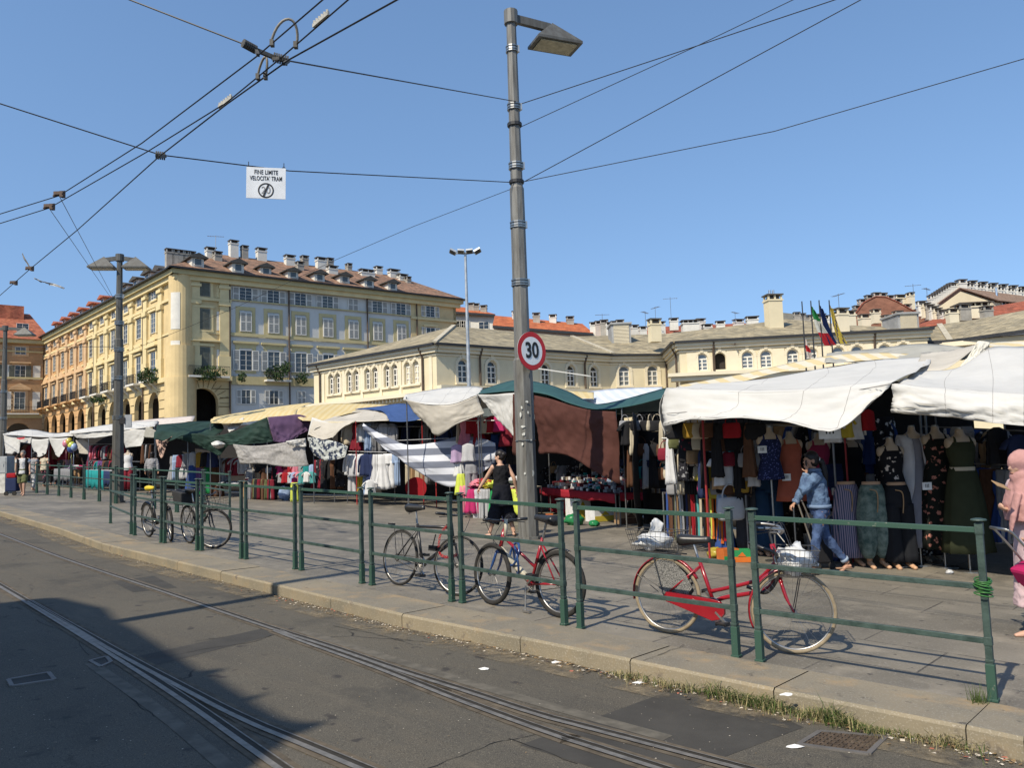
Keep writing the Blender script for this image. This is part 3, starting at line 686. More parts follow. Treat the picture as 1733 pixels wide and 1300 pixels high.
# left facade bays: windows, surrounds, pilasters, balconies
wz = [(fl.hit(265, 505)[1], fl.hit(265, 485)[1]), (fl.hit(267, 561)[1], fl.hit(267, 528)[1]), (fl.hit(266, 641)[1], fl.hit(266, 595)[1])]
proto = {}
for i, u in enumerate(au):
    near = u > mid; tm = YEL2 if near else mat('orange_trim', (.60, .40, .22), scale=.8)
    for j, (za, zb) in enumerate(wz):
        h = zb-za; ww = 1.45; M = fl.at(u, 0, za); mb = MB()
        if j: 
            for x in (-1, 1): mb.box((x*(ww/2+.25), -.06, h/2), (.35, .12, h+.3))
            mb.box((0, -.14, h+.3), (ww+1.0, .32, .25))
        else: mb.box((0, -.06, h+.15), (ww+.7, .12, .25)); mb.box((0, -.06, -.15), (ww+.7, .14, .2))
        if j == 2:
            if i % 2 == 0 or not near: mb.prism([(-ww/2-.9, -.02, h+.7), (ww/2+.9, -.02, h+.7), (0, -.02, h+1.6)], (0, -.35, 0))
            else: mb.prism([(-ww/2-.9, -.02, h+.7), (ww/2+.9, -.02, h+.7), (.5, -.02, h+1.35), (-.5, -.02, h+1.35)], (0, -.35, 0))
            mb.box((0, -.28, h+.62), (ww+2.0, .5, .16))
        o = mb.build('window_surround', tm, pal); o.matrix_local = M
        rect_window(pal, M, ww, h, glass=GLS if rw.random() < .6 else GLS2, shut=(j == 2 and not near) or rw.random() < .2, opened=True, bars=3, sm=SHG)
    # balcony
    zb_ = wz[2][0]-.15; M = fl.at(u, 0, zb_); mb = MB(); mb.box((0, -.55, -.1), (2.9, 1.1, .2))
    for x in (-.9, .9): mb.prism([(x-.12, 0, -.2), (x-.12, 0, -1.0), (x-.12, -.9, -.2)], (.24, 0, 0))
    o = mb.build('balcony', WHT if near else OCH, pal); o.matrix_local = M
    mb = MB()
    for k in range(15): x = -1.4+k*.2; mb.box((x, -1.05, .5), (.035, .035, 1.0))
    for k in range(5):
        for x in (-1.4, 1.4): mb.box((x, -.05-k*.2, .5), (.035, .035, 1.0))
    mb.box((0, -1.05, 1.0), (2.85, .06, .05)); mb.box((0, -1.05, .08), (2.85, .05, .04))
    for x in (-1.4, 1.4): mb.box((x, -.55, 1.0), (.05, 1.0, .05))
    mb.build('railing', IRN, o)
for i in range(12):
    u = au[0]+pitch/2-pitch*i
    if u < .5: u = .5
    near = u > mid; mb = MB(); zt_ = ZC-.9
    mb.box((0, -.12, (ZB+zt_)/2), (1.15, .24, zt_-ZB)); mb.box((0, -.16, ZB+1.2), (1.5, .32, 2.4)); mb.box((0, -.2, zt_-.6), (1.4, .42, .35)); mb.box((0, -.2, zf-.5), (1.4, .42, .5))
    o = mb.build('pilaster', YEL2 if near else MATS['orange_trim'], pal); o.matrix_local = fl.at(min(u, fl.L-2.6), 0, 0)
# corner balcony on the right facade plus plants (things of their own)
def balcony(fc, u, z, w_, host):
    M = fc.at(u, 0, z); mb = MB(); mb.box((0, -.5, -.1), (w_, 1.0, .2)); o = mb.build('balcony', WHT, host); o.matrix_local = M
    mb = MB(); n = int(w_/.2)
    for k in range(n+1): mb.box((-w_/2+k*w_/n, -.95, .5), (.035, .035, 1.0))
    mb.box((0, -.95, 1.0), (w_, .06, .05)); mb.build('railing', IRN, o)
def leaves(mb, c, r, n, s, rr, flat=1):
    for _ in range(n):
        while True:
            d = V((rr.uniform(-1, 1), rr.uniform(-1, 1), rr.uniform(-1, 1)))
            if d.length < 1 and noise.noise(d*2.1+V(c)) > -.18: break
        p = V(c)+V((d.x*r[0], d.y*r[1], d.z*r[2])); a = V((rr.gauss(0, 1), rr.gauss(0, 1), rr.gauss(0, 1))).normalized(); b = a.cross(V((rr.gauss(0, 1), rr.gauss(0, 1), .3))).normalized()
        q = s*rr.uniform(.6, 1.3); mb.add([p-a*q, p+b*q*.45, p+a*q, p-b*q*.45], [(0, 1, 2, 3)])
balcony(fr, fr.hit(350, 630)[0], wz[2][0]-.2, 4.2, pal); balcony(fr, fr.hit(467, 640)[0], rz_[2][0]-1.0, 2.8, pal)
rp = random.Random(9)
for px, py, w_, h_, fc, lab in ((350, 632, 2.2, .8, fr, 'dark green plants hanging from the corner balcony above the wide arch'), (468, 632, 1.3, .9, fr, 'bushy plants on the stone balcony of the blue wall'), (484, 622, .6, .7, fr, 'taller green plant at the end of the stone balcony'), (410, 638, .45, .55, fr, 'thin trailing plant under the first blue wall window'), (512, 640, .8, .7, fr, 'trailing plants under the third blue wall window'), (253, 636, 1.4, .9, fl, 'plants on the first balcony of the sunlit arcade side'), (165, 676, 1.1, .5, fl, 'low plants on a middle balcony of the arcade side')):
    u, z = fc.hit(px, py, -1.0); c = fc.A+fc.e*u-fc.n*1.0+V((0, 0, z)); mb = MB(); leaves(mb, (0, 0, 0), (w_, .5, h_), int(260*w_*h_+60), .16, rp)
    mb.tube([(0, 0, -h_*.6), (0, 0, h_*.4)], .04, n=5)
    mb.T = None; o = mb.build('balcony_plant', LEAF); o.location = c; tag(o, lab, 'plant', 'plants on the palace balconies')
# roof: hipped ring on the corner block, lower roof along the left wing
TILE = tile_mat('brown_tiles', (.20, .125, .085), (.30, .17, .11), sc=2.2, ang=-math.atan2(fr.e.y, fr.e.x)); TIL2 = tile_mat('red_tiles', (.40, .14, .075), (.33, .105, .06), sc=2.2, ang=-math.atan2(fl.e.y, fl.e.x))
def pl(p): return V(p)-V(pal.location)
ov = .95; RZ = 4.1; INS = 7.0
Dc = Lc+(Ec-Cc)*.6
uR = fr.e; uL = -fl.e
e0 = Cc-fr.n*ov-fl.n*ov; e0.z = ZC+.12
e1 = Ec-fr.n*ov+uR*.5; e1.z = ZC+.12
e2 = Cc+uL*(fl.L*.42)-fl.n*ov; e2.z = ZC+.12
r0 = Cc+fr.n*INS+fl.n*INS; r0.z = ZC+RZ
r1 = Ec+fr.n*INS-uR*5; r1.z = ZC+RZ; r2 = Cc+uL*(fl.L*.42)+fl.n*INS; r2.z = ZC+RZ
b1 = Ec+fr.n*14+uR*.5; b1.z = ZC+.12; b0 = Cc+fr.n*14+fl.n*14; b0.z = ZC+.12; b2 = Cc+uL*(fl.L*.42)+fl.n*14; b2.z = ZC+.12
mb = MB(); mb.add([pl(p) for p in (e0, e1, r1, r0, e2, r2, b1, b0, b2)], [(0, 1, 2, 3), (0, 3, 5, 4), (1, 6, 2), (2, 6, 7, 3), (3, 7, 8, 5)])
mb.build('tiled_roof', TILE, pal, solid=.18)
e3 = Lc-fl.n*ov; e3.z = ZC+.12; r3 = Lc+fl.n*INS; r3.z = ZC+RZ; b3 = Lc+fl.n*14; b3.z = ZC+.12
mb = MB(); mb.add([pl(p) for p in (e2, r2, r3, e3, b2, b3)], [(0, 1, 2, 3), (1, 4, 5, 2)]); mb.build('red_roof', TIL2, pal, solid=.18)
mb = MB(fr.M); mb.box((fr.L-.2, 7, (ZC+z0)/2), (.4, 14, ZC-z0)); mb.build('side_wall', OLV, pal)
# dormers
def dormer(fc, px, py0, py1, w_, host, dark=True, wallm=None):
    hh = (ZP(px, py0, 0)-ZP(px, py0, 0)).length
    # find inset where roof surface shows at py1
    best = None
    for k in range(0, 60):
        y = -ov+k*.12; u, z = fc.hit(px, py1, y); zr_ = ZC+.3+(y+ov)/(INS+ov)*RZ
        if z >= zr_: best = (u, y, zr_); 
        else: break
    if best is None: best = (fc.hit(px, py1, 0)[0], 0, ZC+.6)
    u, y, z = best; h = min(2.3, max(1.3, fc.hit(px, py0, y)[1]-z)); M = fc.at(u, y, z-.15); d = 3.2
    mb = MB(); mb.prism([(-w_/2, 0, 0), (w_/2, 0, 0), (w_/2, 0, h*.72), (-w_/2, 0, h*.72)], (0, d, 0)); o = mb.build('dormer', wallm or WHT, host); o.matrix_local = M
    mb = MB(); mb.prism([(-w_/2-.35, -.4, h*.66), (w_/2+.35, -.4, h*.66), (w_/2+.35, -.4, h*.74), (0, -.4, h+.05), (-w_/2-.35, -.4, h*.74)], (0, d+.4, 0)); mb.build('dormer_roof', mat('lead_sheet', (.07, .066, .06), scale=2) if dark else TIL2, o)
    mb = MB(); mb.box((0, -.03, h*.4), (w_*.56, .06, h*.46)); mb.build('dormer_window', GLS2, o)
    mb = MB(); mb.box((-w_*.3, -.05, h*.4), (.06, .08, h*.5)); mb.box((w_*.3, -.05, h*.4), (.06, .08, h*.5)); mb.box((0, -.05, h*.64), (w_*.56, .08, .06)); mb.box((0, -.05, h*.16), (w_*.56, .08, .06)); mb.build('dormer_frame', FRW, o)
for px, a, b in ((335, 427, 450), (403, 436, 460), (450, 444, 467), (496, 451, 470), (541, 455, 475), (583.6, 459, 478), (625, 466, 485), (664.5, 471, 490)): dormer(fr, px, a, b, 1.25, pal)
for px, a, b in ((267, 442, 456), (250, 457, 470), (230, 467, 480), (212, 480, 492)): dormer(fl, px, a, b, 2.0, pal)
for px, a, b in ((174, 499, 515), (155, 511, 525), (138, 519, 533), (123, 527, 540), (109, 535, 548), (95, 543, 555)): dormer(fl, px, a, b, 1.8, pal, dark=False, wallm=OCH)
def rchim(fc, px, py, y, w_, host, m=None, d=.8, top=None):
    u, z = fc.hit(px, py, y); base = ZC+min(1, (y+ov)/(INS+ov))*RZ-.6; P = fc.A+fc.e*u+fc.n*y; P.z = base
    chimney(host, P, w_, d, max(1.0, z-base-.5), math.atan2(fc.e.y, fc.e.x), m)
GRYP = mat('grey_plaster', (.36, .33, .28), scale=1.5, var=.15)
for px, py, y, w_ in ((356, 419, 5, 1.0), (368, 426, 4, .8), (395, 407, 7, .95), (413.5, 416, 7, .7), (442, 420, 7, 1.1), (490, 432, 6, 1.15), (507, 443, 4, .8), (515, 433, 7, .8), (543, 436, 6, 1.2), (557.6, 437, 7, .8), (562, 450, 4, 1.2), (590, 451, 7, .6), (621, 457, 5, 1.9), (640, 451, 7, .9), (666, 456, 6, 1.4), (681, 466, 5, 1.2), (690, 476, 4, .6)):
    rchim(fr, px, py, y, w_, pal, GRYP if w_ < .9 else WHT)
for i, px in enumerate((287, 296, 306, 315, 323)): rchim(fr, px, 440-(px-287)*.16, 3, .8, pal, GRYP, d=.7)
antenna('roof_antenna', 'thin roof antenna above the palace corner chimneys', W(365, 422, 88), 1.6, .3)
# ================================================================ orange house at the far end of the arcade
zo = ZC-.4; A0 = ZP(-60, 570, zo); B0 = ZP(73, 577, zo)
oh = thing('orange_house', 'orange house with red tiled roof closing the street at the far end', 'building', (B0.x, B0.y, gz(B0.x, B0.y)))
fo = Fac(A0, B0, oh.location)
zbO = fo.hit(34, 705)[1]; zaO = fo.hit(34, 716)[1]; uo = fo.hit(32, 730)[0]; ro = (fo.hit(54, 730)[0]-fo.hit(10, 730)[0])/2
mb = MB(); arch_wall(mb, fo.M, 0, fo.L, z0, zbO, [(uo, ro, z0, zaO-ro)], th=1); mb.add([(0, 0, zbO), (fo.L, 0, zbO), (fo.L, 0, zo), (0, 0, zo)], [(0, 1, 2, 3)]); mb.build('wall', mat('orange_house_stucco', (.42, .255, .13), scale=.6, det=8), oh)
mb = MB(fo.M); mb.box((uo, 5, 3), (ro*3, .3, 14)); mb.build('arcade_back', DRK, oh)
mb = MB(fo.M)
for z, h, o_ in ((zo-.3, .6, .8), (zbO, .5, .3), (fo.hit(34, 640)[1], .3, .2), (fo.hit(34, 595)[1], .25, .15)): mb.box((fo.L/2, -o_/2, z), (fo.L, o_, h))
mb.build('cornice', OLV, oh)
for px in (-12, 34):
    u = fo.hit(px, 630)[0]
    for j, (a, b) in enumerate(((600, 588), (642, 619), (693, 664))):
        za, zb = fo.hit(34, a)[1], fo.hit(34, b)[1]; M = fo.at(u, 0, za); h = zb-za
        mb = MB(); mb.box((0, -.03, h/2), (2.2, .06, h+.6))
        if j: mb.box((0, -.2, h+.45), (2.8, .4, .2)); 
        if j == 2: mb.prism([(-1.5, -.02, h+.6), (1.5, -.02, h+.6), (0, -.02, h+1.4)], (0, -.3, 0))
        o = mb.build('window_surround', MATS['orange_trim'], oh); o.matrix_local = M
        rect_window(oh, M @ Matrix.Translation((0, -.06, 0)), 1.4, h, glass=GLS if j == 1 else GLS2, shut=j == 1, sm=SHG)
        if j:
            for x in (-1, 1): mb = MB(); mb.box((x*2.2, -.03, h/2), (1.0, .06, h*1.05)); o = mb.build('white_panel', WHT, oh); o.matrix_local = M
balcony(fo, fo.hit(36, 690)[0], fo.hit(36, 700)[1], 4.5, oh)
mb = MB(fo.M); mb.add([(-1, -1, zo), (fo.L+1, -1, zo), (fo.L-1, 7, zo+5.2), (-1, 7, zo+5.2)], [(0, 1, 2, 3)]); mb.box((fo.L*.55, 6, zo+5), (5, 2, 2.2)); mb.build('roof', TIL2, oh, solid=.1)
o_ = rect_window(oh, fo.at(fo.hit(40, 558)[0], 1.2, zo+1.5), 1.6, 1.2)
# ================================================================ cream market hall
CRM = mat('cream_stucco', (.64, .555, .375), scale=.5, var=.07, rough=.9, det=8)
CRM2 = mat('cream_trim', (.66, .58, .42), scale=.8, var=.05)
SLT = tile_mat('stone_slates', (.33, .275, .175), (.22, .19, .13), sc=.9, ang=.9, bump=.4)
h0 = W(738, 584, 50); ZH = h0.z
E = [ZP(531, 620, ZH), h0, ZP(1031, 603, ZH), ZP(1128, 602, ZH), ZP(1149, 581, ZH), ZP(1568, 558.6, ZH)]
hall = thing('market_hall', 'cream market hall with arched windows and grey slate roof behind the stalls', 'building', (h0.x, h0.y, gz(h0.x, h0.y)))
hl = hall.location
FH = [Fac(E[i], E[i+1], hl) for i in range(5)]
zlow = -2.0
def awin(f, px, ytop, ysill, wpx, ref=None):
    u, zt_ = f.hit(px, ytop); _, zs = f.hit(px, ysill); a = f.hit(px-wpx/2, ytop)[0]; b = f.hit(px+wpx/2, ytop)[0]; return u, (b-a)/2, zt_, zs
specs = {0: [(560.5, 637, 667, 7), (572, 634, 666, 7), (591, 630, 663, 7), (603, 628, 662, 7), (622, 625, 661, 7.4), (635, 622, 659, 7.4), (655, 619, 657, 7.6), (668, 616, 655, 7.6), (689.5, 612, 651, 8), (704, 609, 648, 8)],
         1: [(783, 606, 648, 13), (832, 609, 650, 11.5), (923, 616, 652, 12), (966, 619, 652, 11), (1005, 621, 654, 10.5)],
         2: [(1056, 621, 653, 14.5), (1104, 619, 654, 14.5)],
         4: [(1187.5, 599, 634, 18), (1218, 598, 630, 16), (1264.5, 595, 630, 16), (1296, 594, 622, 17), (1341, 591, 618, 16), (1373, 589, 616, 16), (1418, 588, 616, 16), (1450, 586, 612, 16), (1496, 583, 612, 16), (1528, 581, 612, 16)]}
for i, f in enumerate(FH):
    ops = []; z1 = ZH-.75; mouldings = []
    for (px, yt, ys, wp) in specs.get(i, []):
        u, r_, zt_, zs = awin(f, px, yt, ys, wp); r_ = abs(r_)*1.2; ops.append((u, r_, zs, zt_-r_))
    if ops:
        rr_ = sorted(o[1] for o in ops)[len(ops)//2]; zt_ = sorted(o[3]+o[1] for o in ops)[len(ops)//2]; zs = sorted(o[2] for o in ops)[len(ops)//2]
        ops = [(o[0], rr_, zs, zt_-rr_) for o in ops]
    mb = MB(); arch_wall(mb, f.M, 0, f.L, zlow, ZH, ops, th=.35)
    mb.build('wall', CRM, hall)
    mb = MB(f.M)
    for (u, r_, zs, zp) in ops:
        mb = MB(f.M); n = 12
        for k in range(n):
            a, b = math.pi*k/n, math.pi*(k+1)/n; q = r_+.13
            mb.beam((u-math.cos(a)*q, -.03, zp+math.sin(a)*q), (u-math.cos(b)*q, -.03, zp+math.sin(b)*q), .2, .07, up=(0, 1, 0))
        mb.box((u, -.07, zs-.08), (r_*2+.5, .16, .14)); mb.box((u, -.05, zp+r_+.25), (.22, .12, .32))
        for x in (-1, 1): mb.box((u+x*(r_+.13), -.025, (zs+zp)/2), (.2, .06, zp-zs))
        mb.build('window_moulding', CRM2, hall)
    for k, (u, r_, zs, zp) in enumerate(ops):
        if i == 4 and k == 1:
            mb = MB(); mb.box((0, .5, (zp-zs+r_)/2), (r_*2, .1, zp-zs+r_)); o = mb.build('open_window', DRK, hall); o.matrix_local = f.at(u, 0, zs); continue
        gl = (GLS if (i in (0, 1)) else mat('sky_lit_glass', (.20, .23, .25), rough=.2, spec=.8, scale=.5, var=.3))
        if i == 0 and k > 7: gl = CRM2
        arch_window(hall, f.at(u, .18, zs), r_, zp-zs, glass=gl)
mb = MB()
def orun(offs, z, h, m_):
    pass
for i, f in enumerate(FH):                       # eaves mouldings
    for z, h, o_ in ((ZH-.14, .22, .40), (ZH-.36, .2, .26), (ZH-.6, .1, .10)):
        mb.T = f.M; e = o_ if i in (0, 3) else 0; ex = 0 if i in (2,) else 0
        mb.box(((f.L)/2, -o_/2+.02, z), (f.L+ (o_*1.2 if i in (0, 4) else 0), o_, h))
mb.build('eaves_cornice', CRM2, hall)
mb = MB()
for i, f in enumerate(FH):
    mb.T = f.M; mb.box((f.L/2, -.50, ZH+.02), (f.L+.6, .16, .14))
mb.build('gutter', IRN, hall)
mb = MB(FH[0].M); zl_ = FH[0].hit(600, 680)[1]; mb.box((FH[0].L/2, -.3, zl_), (FH[0].L+.5, .6, .25))
for k in range(36): mb.box((.3+k*FH[0].L/36, -.2, zl_-.25), (.16, .35, .22))
mb.T = FH[1].M; mb.box((FH[1].L/2, -.25, FH[1].hit(760, 656)[1]), (FH[1].L, .5, .22)); mb.build('stone_ledge', CRM2, hall)
mb = MB(FH[4].M); a = FH[4].hit(1156, 640)[0]; z_ = FH[4].hit(1210, 634)[1]; mb.box(((a+16)/2-1, -.6, z_), (16-a, 1.2, .22)); mb.box(((a+16)/2-1, -.5, z_-.25), (15.6-a, .9, .3)); mb.build('porch_cornice', CRM2, hall)
for fi, px in ((0, 543), (0, 717), (1, 811), (1, 988), (2, 1128), (3, 1147.5), (4, 1209), (4, 1482)):
    f = FH[fi]; u = min(f.L-.12, max(.12, f.hit(px, 620)[0])); mb = MB(f.M); mb.tube([(u, -.40, ZH-.1), (u, -.12, ZH-.7), (u, -.12, zlow)], .07, n=6); mb.build('downpipe', MATS['brown_pipe'], hall)
mb = MB(FH[4].M); u1_, z1_ = FH[4].hit(1206, 589); mb.tube([(u1_, -.14, FH[4].hit(1206, 628)[1]), (u1_, -.14, z1_), (u1_+1.4, -.14, z1_+.15), (u1_+1.4, -.5, ZH-.3)], .07, n=6)
mb.build('downpipe', MATS['brown_pipe'], hall)
for px in (1172, 1240, 1318, 1396, 1473): mb = MB(FH[4].M); u = FH[4].hit(px, 610)[0]; mb.box((u, -.03, (ZH-.7+zlow)/2), (.75, .06, ZH-.7-zlow)); mb.build('pilaster', CRM2, hall)
for px in (548, 582, 613, 645, 678, 714, 730): mb = MB(FH[0].M); u = FH[0].hit(px, 640)[0]; mb.box((u, -.03, (ZH-.7+zl_)/2), (.28, .06, ZH-.7-zl_)); mb.build('pilaster', CRM2, hall)
# roof slopes: eaves line and a ridge line set back
EV = []
for i in range(6):
    n = V((0, 0, 0))
    if i > 0: n += FH[i-1].n
    if i < 5: n += FH[i].n
    n.normalize(); p = E[i]-n*.55; p.z = ZH+.06; EV.append(p)
rdg = [(531, 616, None), (768, 553.5, 58), (968, 571, 68), (1128, 566, 69), (1280, 548, 66), (1330, 541, 62), (1440, 552, 58), (1568, 557, 57)]
RD = [E[0]+V((0, 0, .1))] + [W(a, b, c) for a, b, c in rdg[1:]]
mb = MB(); vs = [p-hl for p in EV]+[p-hl for p in RD]; o = 6
fs = [(0, 1, o+1), (1, 2, o+2, o+1), (2, 3, o+3, o+2), (3, 4, o+4, o+3), (4, 5, o+7, o+6), (4, o+6, o+5), (4, o+5, o+4)]
back = [V((p.x, p.y+9, p.z-3.5))-hl for p in RD]; b0_ = len(vs); vs += back
fs += [(o+i, o+i+1, b0_+i+1, b0_+i) for i in range(0, 7)]
mb.add(vs, fs); mb.build('slate_roof', SLT, hall, solid=.12)
mb = MB()
for a, b in ((EV[1], RD[1]), (EV[2]+V((0, 0, .05)), RD[2])): mb.beam(a-hl+V((0, 0, .06)), b-hl+V((0, 0, .1)), .3, .14)
mb.build('ridge_capping', mat('pale_capping', (.46, .41, .31), scale=3), hall)
lead = mat('zinc_sheet', (.33, .33, .32), scale=1.5, rough=.5, var=.15)
def vent(a, b, c, d, Y, nm, m1, host=hall):
    """box-shaped roof ventilator between pixel corners, louvred face"""
    p = W(a, d, Y); q = W(c, b, Y); w_ = (q.x-p.x); h = (q.z-p.z); mb = MB(); c0 = p-host.location
    mb.box((c0.x+w_/2, c0.y+1.2, c0.z+h/2-.4), (w_, 2.4, h+.8)); mb.box((c0.x+w_/2, c0.y+1.2, c0.z+h+.06), (w_*1.12, 2.7, .14)); o = mb.build(nm, m1, host)
    mb = MB(); n = 14
    for k in range(n): mb.box((c0.x+w_/2, c0.y-.03, c0.z+h*(k+.6)/(n+.4)), (w_*.8, .05, h/n*.6))
    mb.build('louvres', CRM2, o); return o
vent(1036, 548, 1067, 583, 64, 'roof_ventilator', lead); vent(1521, 531, 1554, 556, 55, 'roof_ventilator', lead)
chimney(hall, W(1311, 563, 58), 1.05, .9, W(1311, 510, 58).z-W(1311, 563, 58).z, .1, CRM, nflue=3)
mb = MB(); p = W(1306, 508, 58)-hl
for x in (-.12, .14): mb.tube([p+V((x, 0, 0)), p+V((x, 0, .75))], .09, n=8)
mb.build('flue', metal('steel_flue', (.6, .6, .6), rough=.25), hall)
chimney(hall, W(1108, 566, 60), .8, .7, .7, .2, CRM); chimney(hall, W(1423, 552, 55), .8, .8, .75, .2, CRM2)
# right wing of the hall
E6 = W(1560, 582, 52); ZW = E6.z; E7 = ZP(1760, 563, ZW)
wing = thing('hall_wing', 'low slate roofed wing behind the white canopies at the far end', 'building', (E6.x, E6.y, gz(E6.x, E6.y))); fw = Fac(E6, E7, wing.location)
mb = MB(fw.M); mb.box((fw.L/2+2, 3, ZW/2-1), (fw.L+8, 6, ZW+2)); mb.build('wall', CRM, wing)
mb = MB(fw.M); mb.box((fw.L/2+2, -.2, ZW-.25), (fw.L+8, .6, .3)); mb.build('eaves_cornice', CRM2, wing)
mb = MB(); P = [W(1559, 581, 51.5), W(1607, 578.5, 51)] + [W(1770, 556, 47), W(1770, 520, 54), W(1640, 544, 58), W(1590, 551, 58), W(1554, 571, 56)]
mb.add([p-wing.location for p in P], [(0, 1, 5, 6), (1, 2, 3, 4), (1, 4, 5)]); mb.build('slate_roof', SLT, wing, solid=.12)
mb = MB(); mb.beam(P[1]-wing.location+V((0, -.05, .1)), P[5]-wing.location+V((0, 0, .1)), .35, .12); mb.build('ridge_capping', MATS['pale_capping'], wing)
mb = MB(); mb.beam(P[1]-wing.location+V((0, -.2, 0)), P[2]-wing.location+V((0, -.2, 0)), .2, .2); mb.beam(P[0]-wing.location+V((0, -.2, 0)), P[1]-wing.location+V((0, -.2, 0)), .2, .2); mb.build('gutter', IRN, wing)
# ================================================================ houses behind
RED = tile_mat('orange_red_tiles', (.52, .16, .06), (.44, .12, .05), sc=2.4, ang=.3); RED2 = tile_mat('dull_red_tiles', (.36, .10, .055), (.27, .085, .05), sc=2.4, ang=0)
def house(name, label, front, ridge, Y, wallm, roofm, depth=9, drop=22, gable=None, chims=(), wins=(), rdep=5):
    """front: eaves pixels (left, right) at depth Y; ridge pixels at depth Y+rdep."""
    if isinstance(Y, tuple): Ya, Yb = Y
    else: Ya = Yb = Y
    a = W(*front[0], Ya); b = W(*front[1], Yb); t = thing(name, label, 'building', (a.x, a.y, gz(a.x, a.y))); L0 = t.location
    d = (b-a); d.z = 0; d.normalize(); n = V((-d.y, d.x, 0))
    mb = MB(); lo = gz(a.x, a.y)-1
    mb.add([p-L0 for p in (V((a.x, a.y, lo)), V((b.x, b.y, lo)), b, a, V((a.x, a.y, lo))+n*depth, V((b.x, b.y, lo))+n*depth, b+n*depth, a+n*depth)], [(0, 1, 2, 3), (1, 5, 6, 2), (5, 4, 7, 6), (4, 0, 3, 7)])
    mb.build('wall', wallm, t)
    r = [W(*ridge[0], Ya+rdep), W(*ridge[1], Yb+rdep)]; o_ = -n*.6
    mb = MB(); mb.add([p-L0 for p in (a+o_, b+o_, r[1], r[0], b+n*(depth+.5), a+n*(depth+.5))], [(0, 1, 2, 3), (3, 2, 4, 5), (0, 3, 5), (1, 4, 2)]); mb.build('roof', roofm, t, solid=.2)
    mb = MB(); mb.beam(a+o_-L0-V((0, 0, .1)), b+o_-L0-V((0, 0, .1)), .3, .3); mb.build('gutter', IRN, t)
    for c in chims:
        px, pt, pb, w_, yy, m_ = c; p = W(px, pb, yy); chimney(t, p, w_, w_*.75, max(.5, W(px, pt, yy).z-p.z-.3), rnd.uniform(-.2, .2), m_)
    for px, y0_, y1_, w_ in wins:
        f = Fac(a, b, L0); u, za = f.hit(px, y1_); zb = f.hit(px, y0_)[1]; rect_window(t, f.at(u, 0, za), w_, zb-za, shut=False, bars=1, glass=GLS)
    return t
PKW = mat('pinkish_plaster', (.50, .42, .36), scale=.8, var=.1)
house('background_house', 'pale house with orange tiled roof beside the palace end', ((766, 529), (838, 534)), ((764, 518), (806, 524)), 112, WHT, RED, chims=((798, 515, 532, .9, 114, GRYP), (806, 516, 532, .9, 114, GRYP), (819, 519, 534, .9, 113, GRYP)), wins=((778, 543, 556, 1.2), (788, 543, 556, 1.2), (819, 545, 557, 1.4)), rdep=4)
house('background_house', 'long orange roofed house behind the lamp post', ((834, 553), (1003, 566)), ((838, 535), (985, 549)), 98, PKW, RED, chims=((872, 529, 541, .8, 103, WHT), (908, 532, 546, .9, 102, GRYP), (936, 535, 548, .9, 103, WHT), (965, 538, 551, .9, 103, GRYP)), rdep=6)
house('background_house', 'low red roofed house with crowded pots left of the roof ventilator', ((1000, 572), (1060, 572)), ((1003, 556), (1050, 557)), 100, PKW, RED2, chims=[(1005+i*9, 548-(i % 3)*2, 562+(i % 2)*3, .9, 98-i*.3, (WHT, PKW, GRYP)[i % 3]) for i in range(6)], rdep=5)
house('background_house', 'red roofed house with white chimneys right of the roof ventilator', ((1064, 574), (1290, 563)), ((1075, 556), (1262, 548)), 104, PKW, RED2, chims=((1074, 555, 563, .9, 101, WHT), (1088, 557, 566, .9, 99, WHT), (1105, 547, 558, 1.0, 104, WHT), (1117, 547, 560, 1.2, 103, WHT), (1140.5, 541, 552, 1.1, 104, WHT), (1168, 545, 559, 2.0, 100, WHT), (1185.5, 545, 552, 1.1, 105, WHT), (1197, 554, 562, 1.1, 100, WHT), (1219.5, 546, 557, 1.1, 102, WHT), (1250, 546, 553, 1.2, 106, WHT), (1273, 540, 549, 1.4, 100, WHT)), rdep=5)
house('background_house', 'dark roofed house behind the tall cream chimney', ((1310, 556), (1372, 556)), ((1320, 530), (1352, 533)), 95, GRYP, mat('dark_slate', (.16, .15, .12), scale=2), chims=((1349, 531, 545, .7, 94, GRYP), (1358, 533, 546, .7, 94, GRYP), (1366, 536, 548, .7, 94, GRYP), (1385, 535, 553, 1.3, 85, CRM2), (1396, 537, 553, .9, 85, WHT)), rdep=4)
# brick gable with stepped caps
BRK = mat('weathered_brick', (.30, .135, .085), scale=.9, var=.2, det=9, bump=.3, bscale=8, stretch=(1, 1, 2.2))
gb = W(1437, 540, 92); t = thing('brick_gable_house', 'brown brick gable wall with a row of small chimneys along its slopes', 'building', (gb.x, gb.y, gz(gb.x, gb.y)))
prof = [(1437, 546), (1449, 530), (1462, 513), (1482, 503), (1500, 504), (1520, 513), (1545, 527), (1578, 540)]
mb = MB(); P = [W(x, y, 92)-t.location for x, y in prof]; mb.prism(P+[V((P[-1].x, P[-1].y, -3)), V((P[0].x, P[0].y, -3))], (1.5, 9, 0)); mb.build('wall', BRK, t)
mb = MB(); n = len(P); up = V((0, 0, .25)); bk = V((1.8, 10, 0)); vs = [p+up*.4+V((0, -.08, 0)) for p in P]+[p+up+bk for p in P]; mb.add(vs, [(i, i+1, i+1+n, i+n) for i in range(n-1)]); mb.build('roof', RED2, t, solid=.1)
for i in range(12):
    f_ = i/11*(n-1.01); k = int(f_); q = P[k].lerp(P[k+1], f_-k); chimney(t, q+t.location+V((.3, 1.0, -.1)), .8, .6, .35, .1, PKW if i % 2 else GRYP)
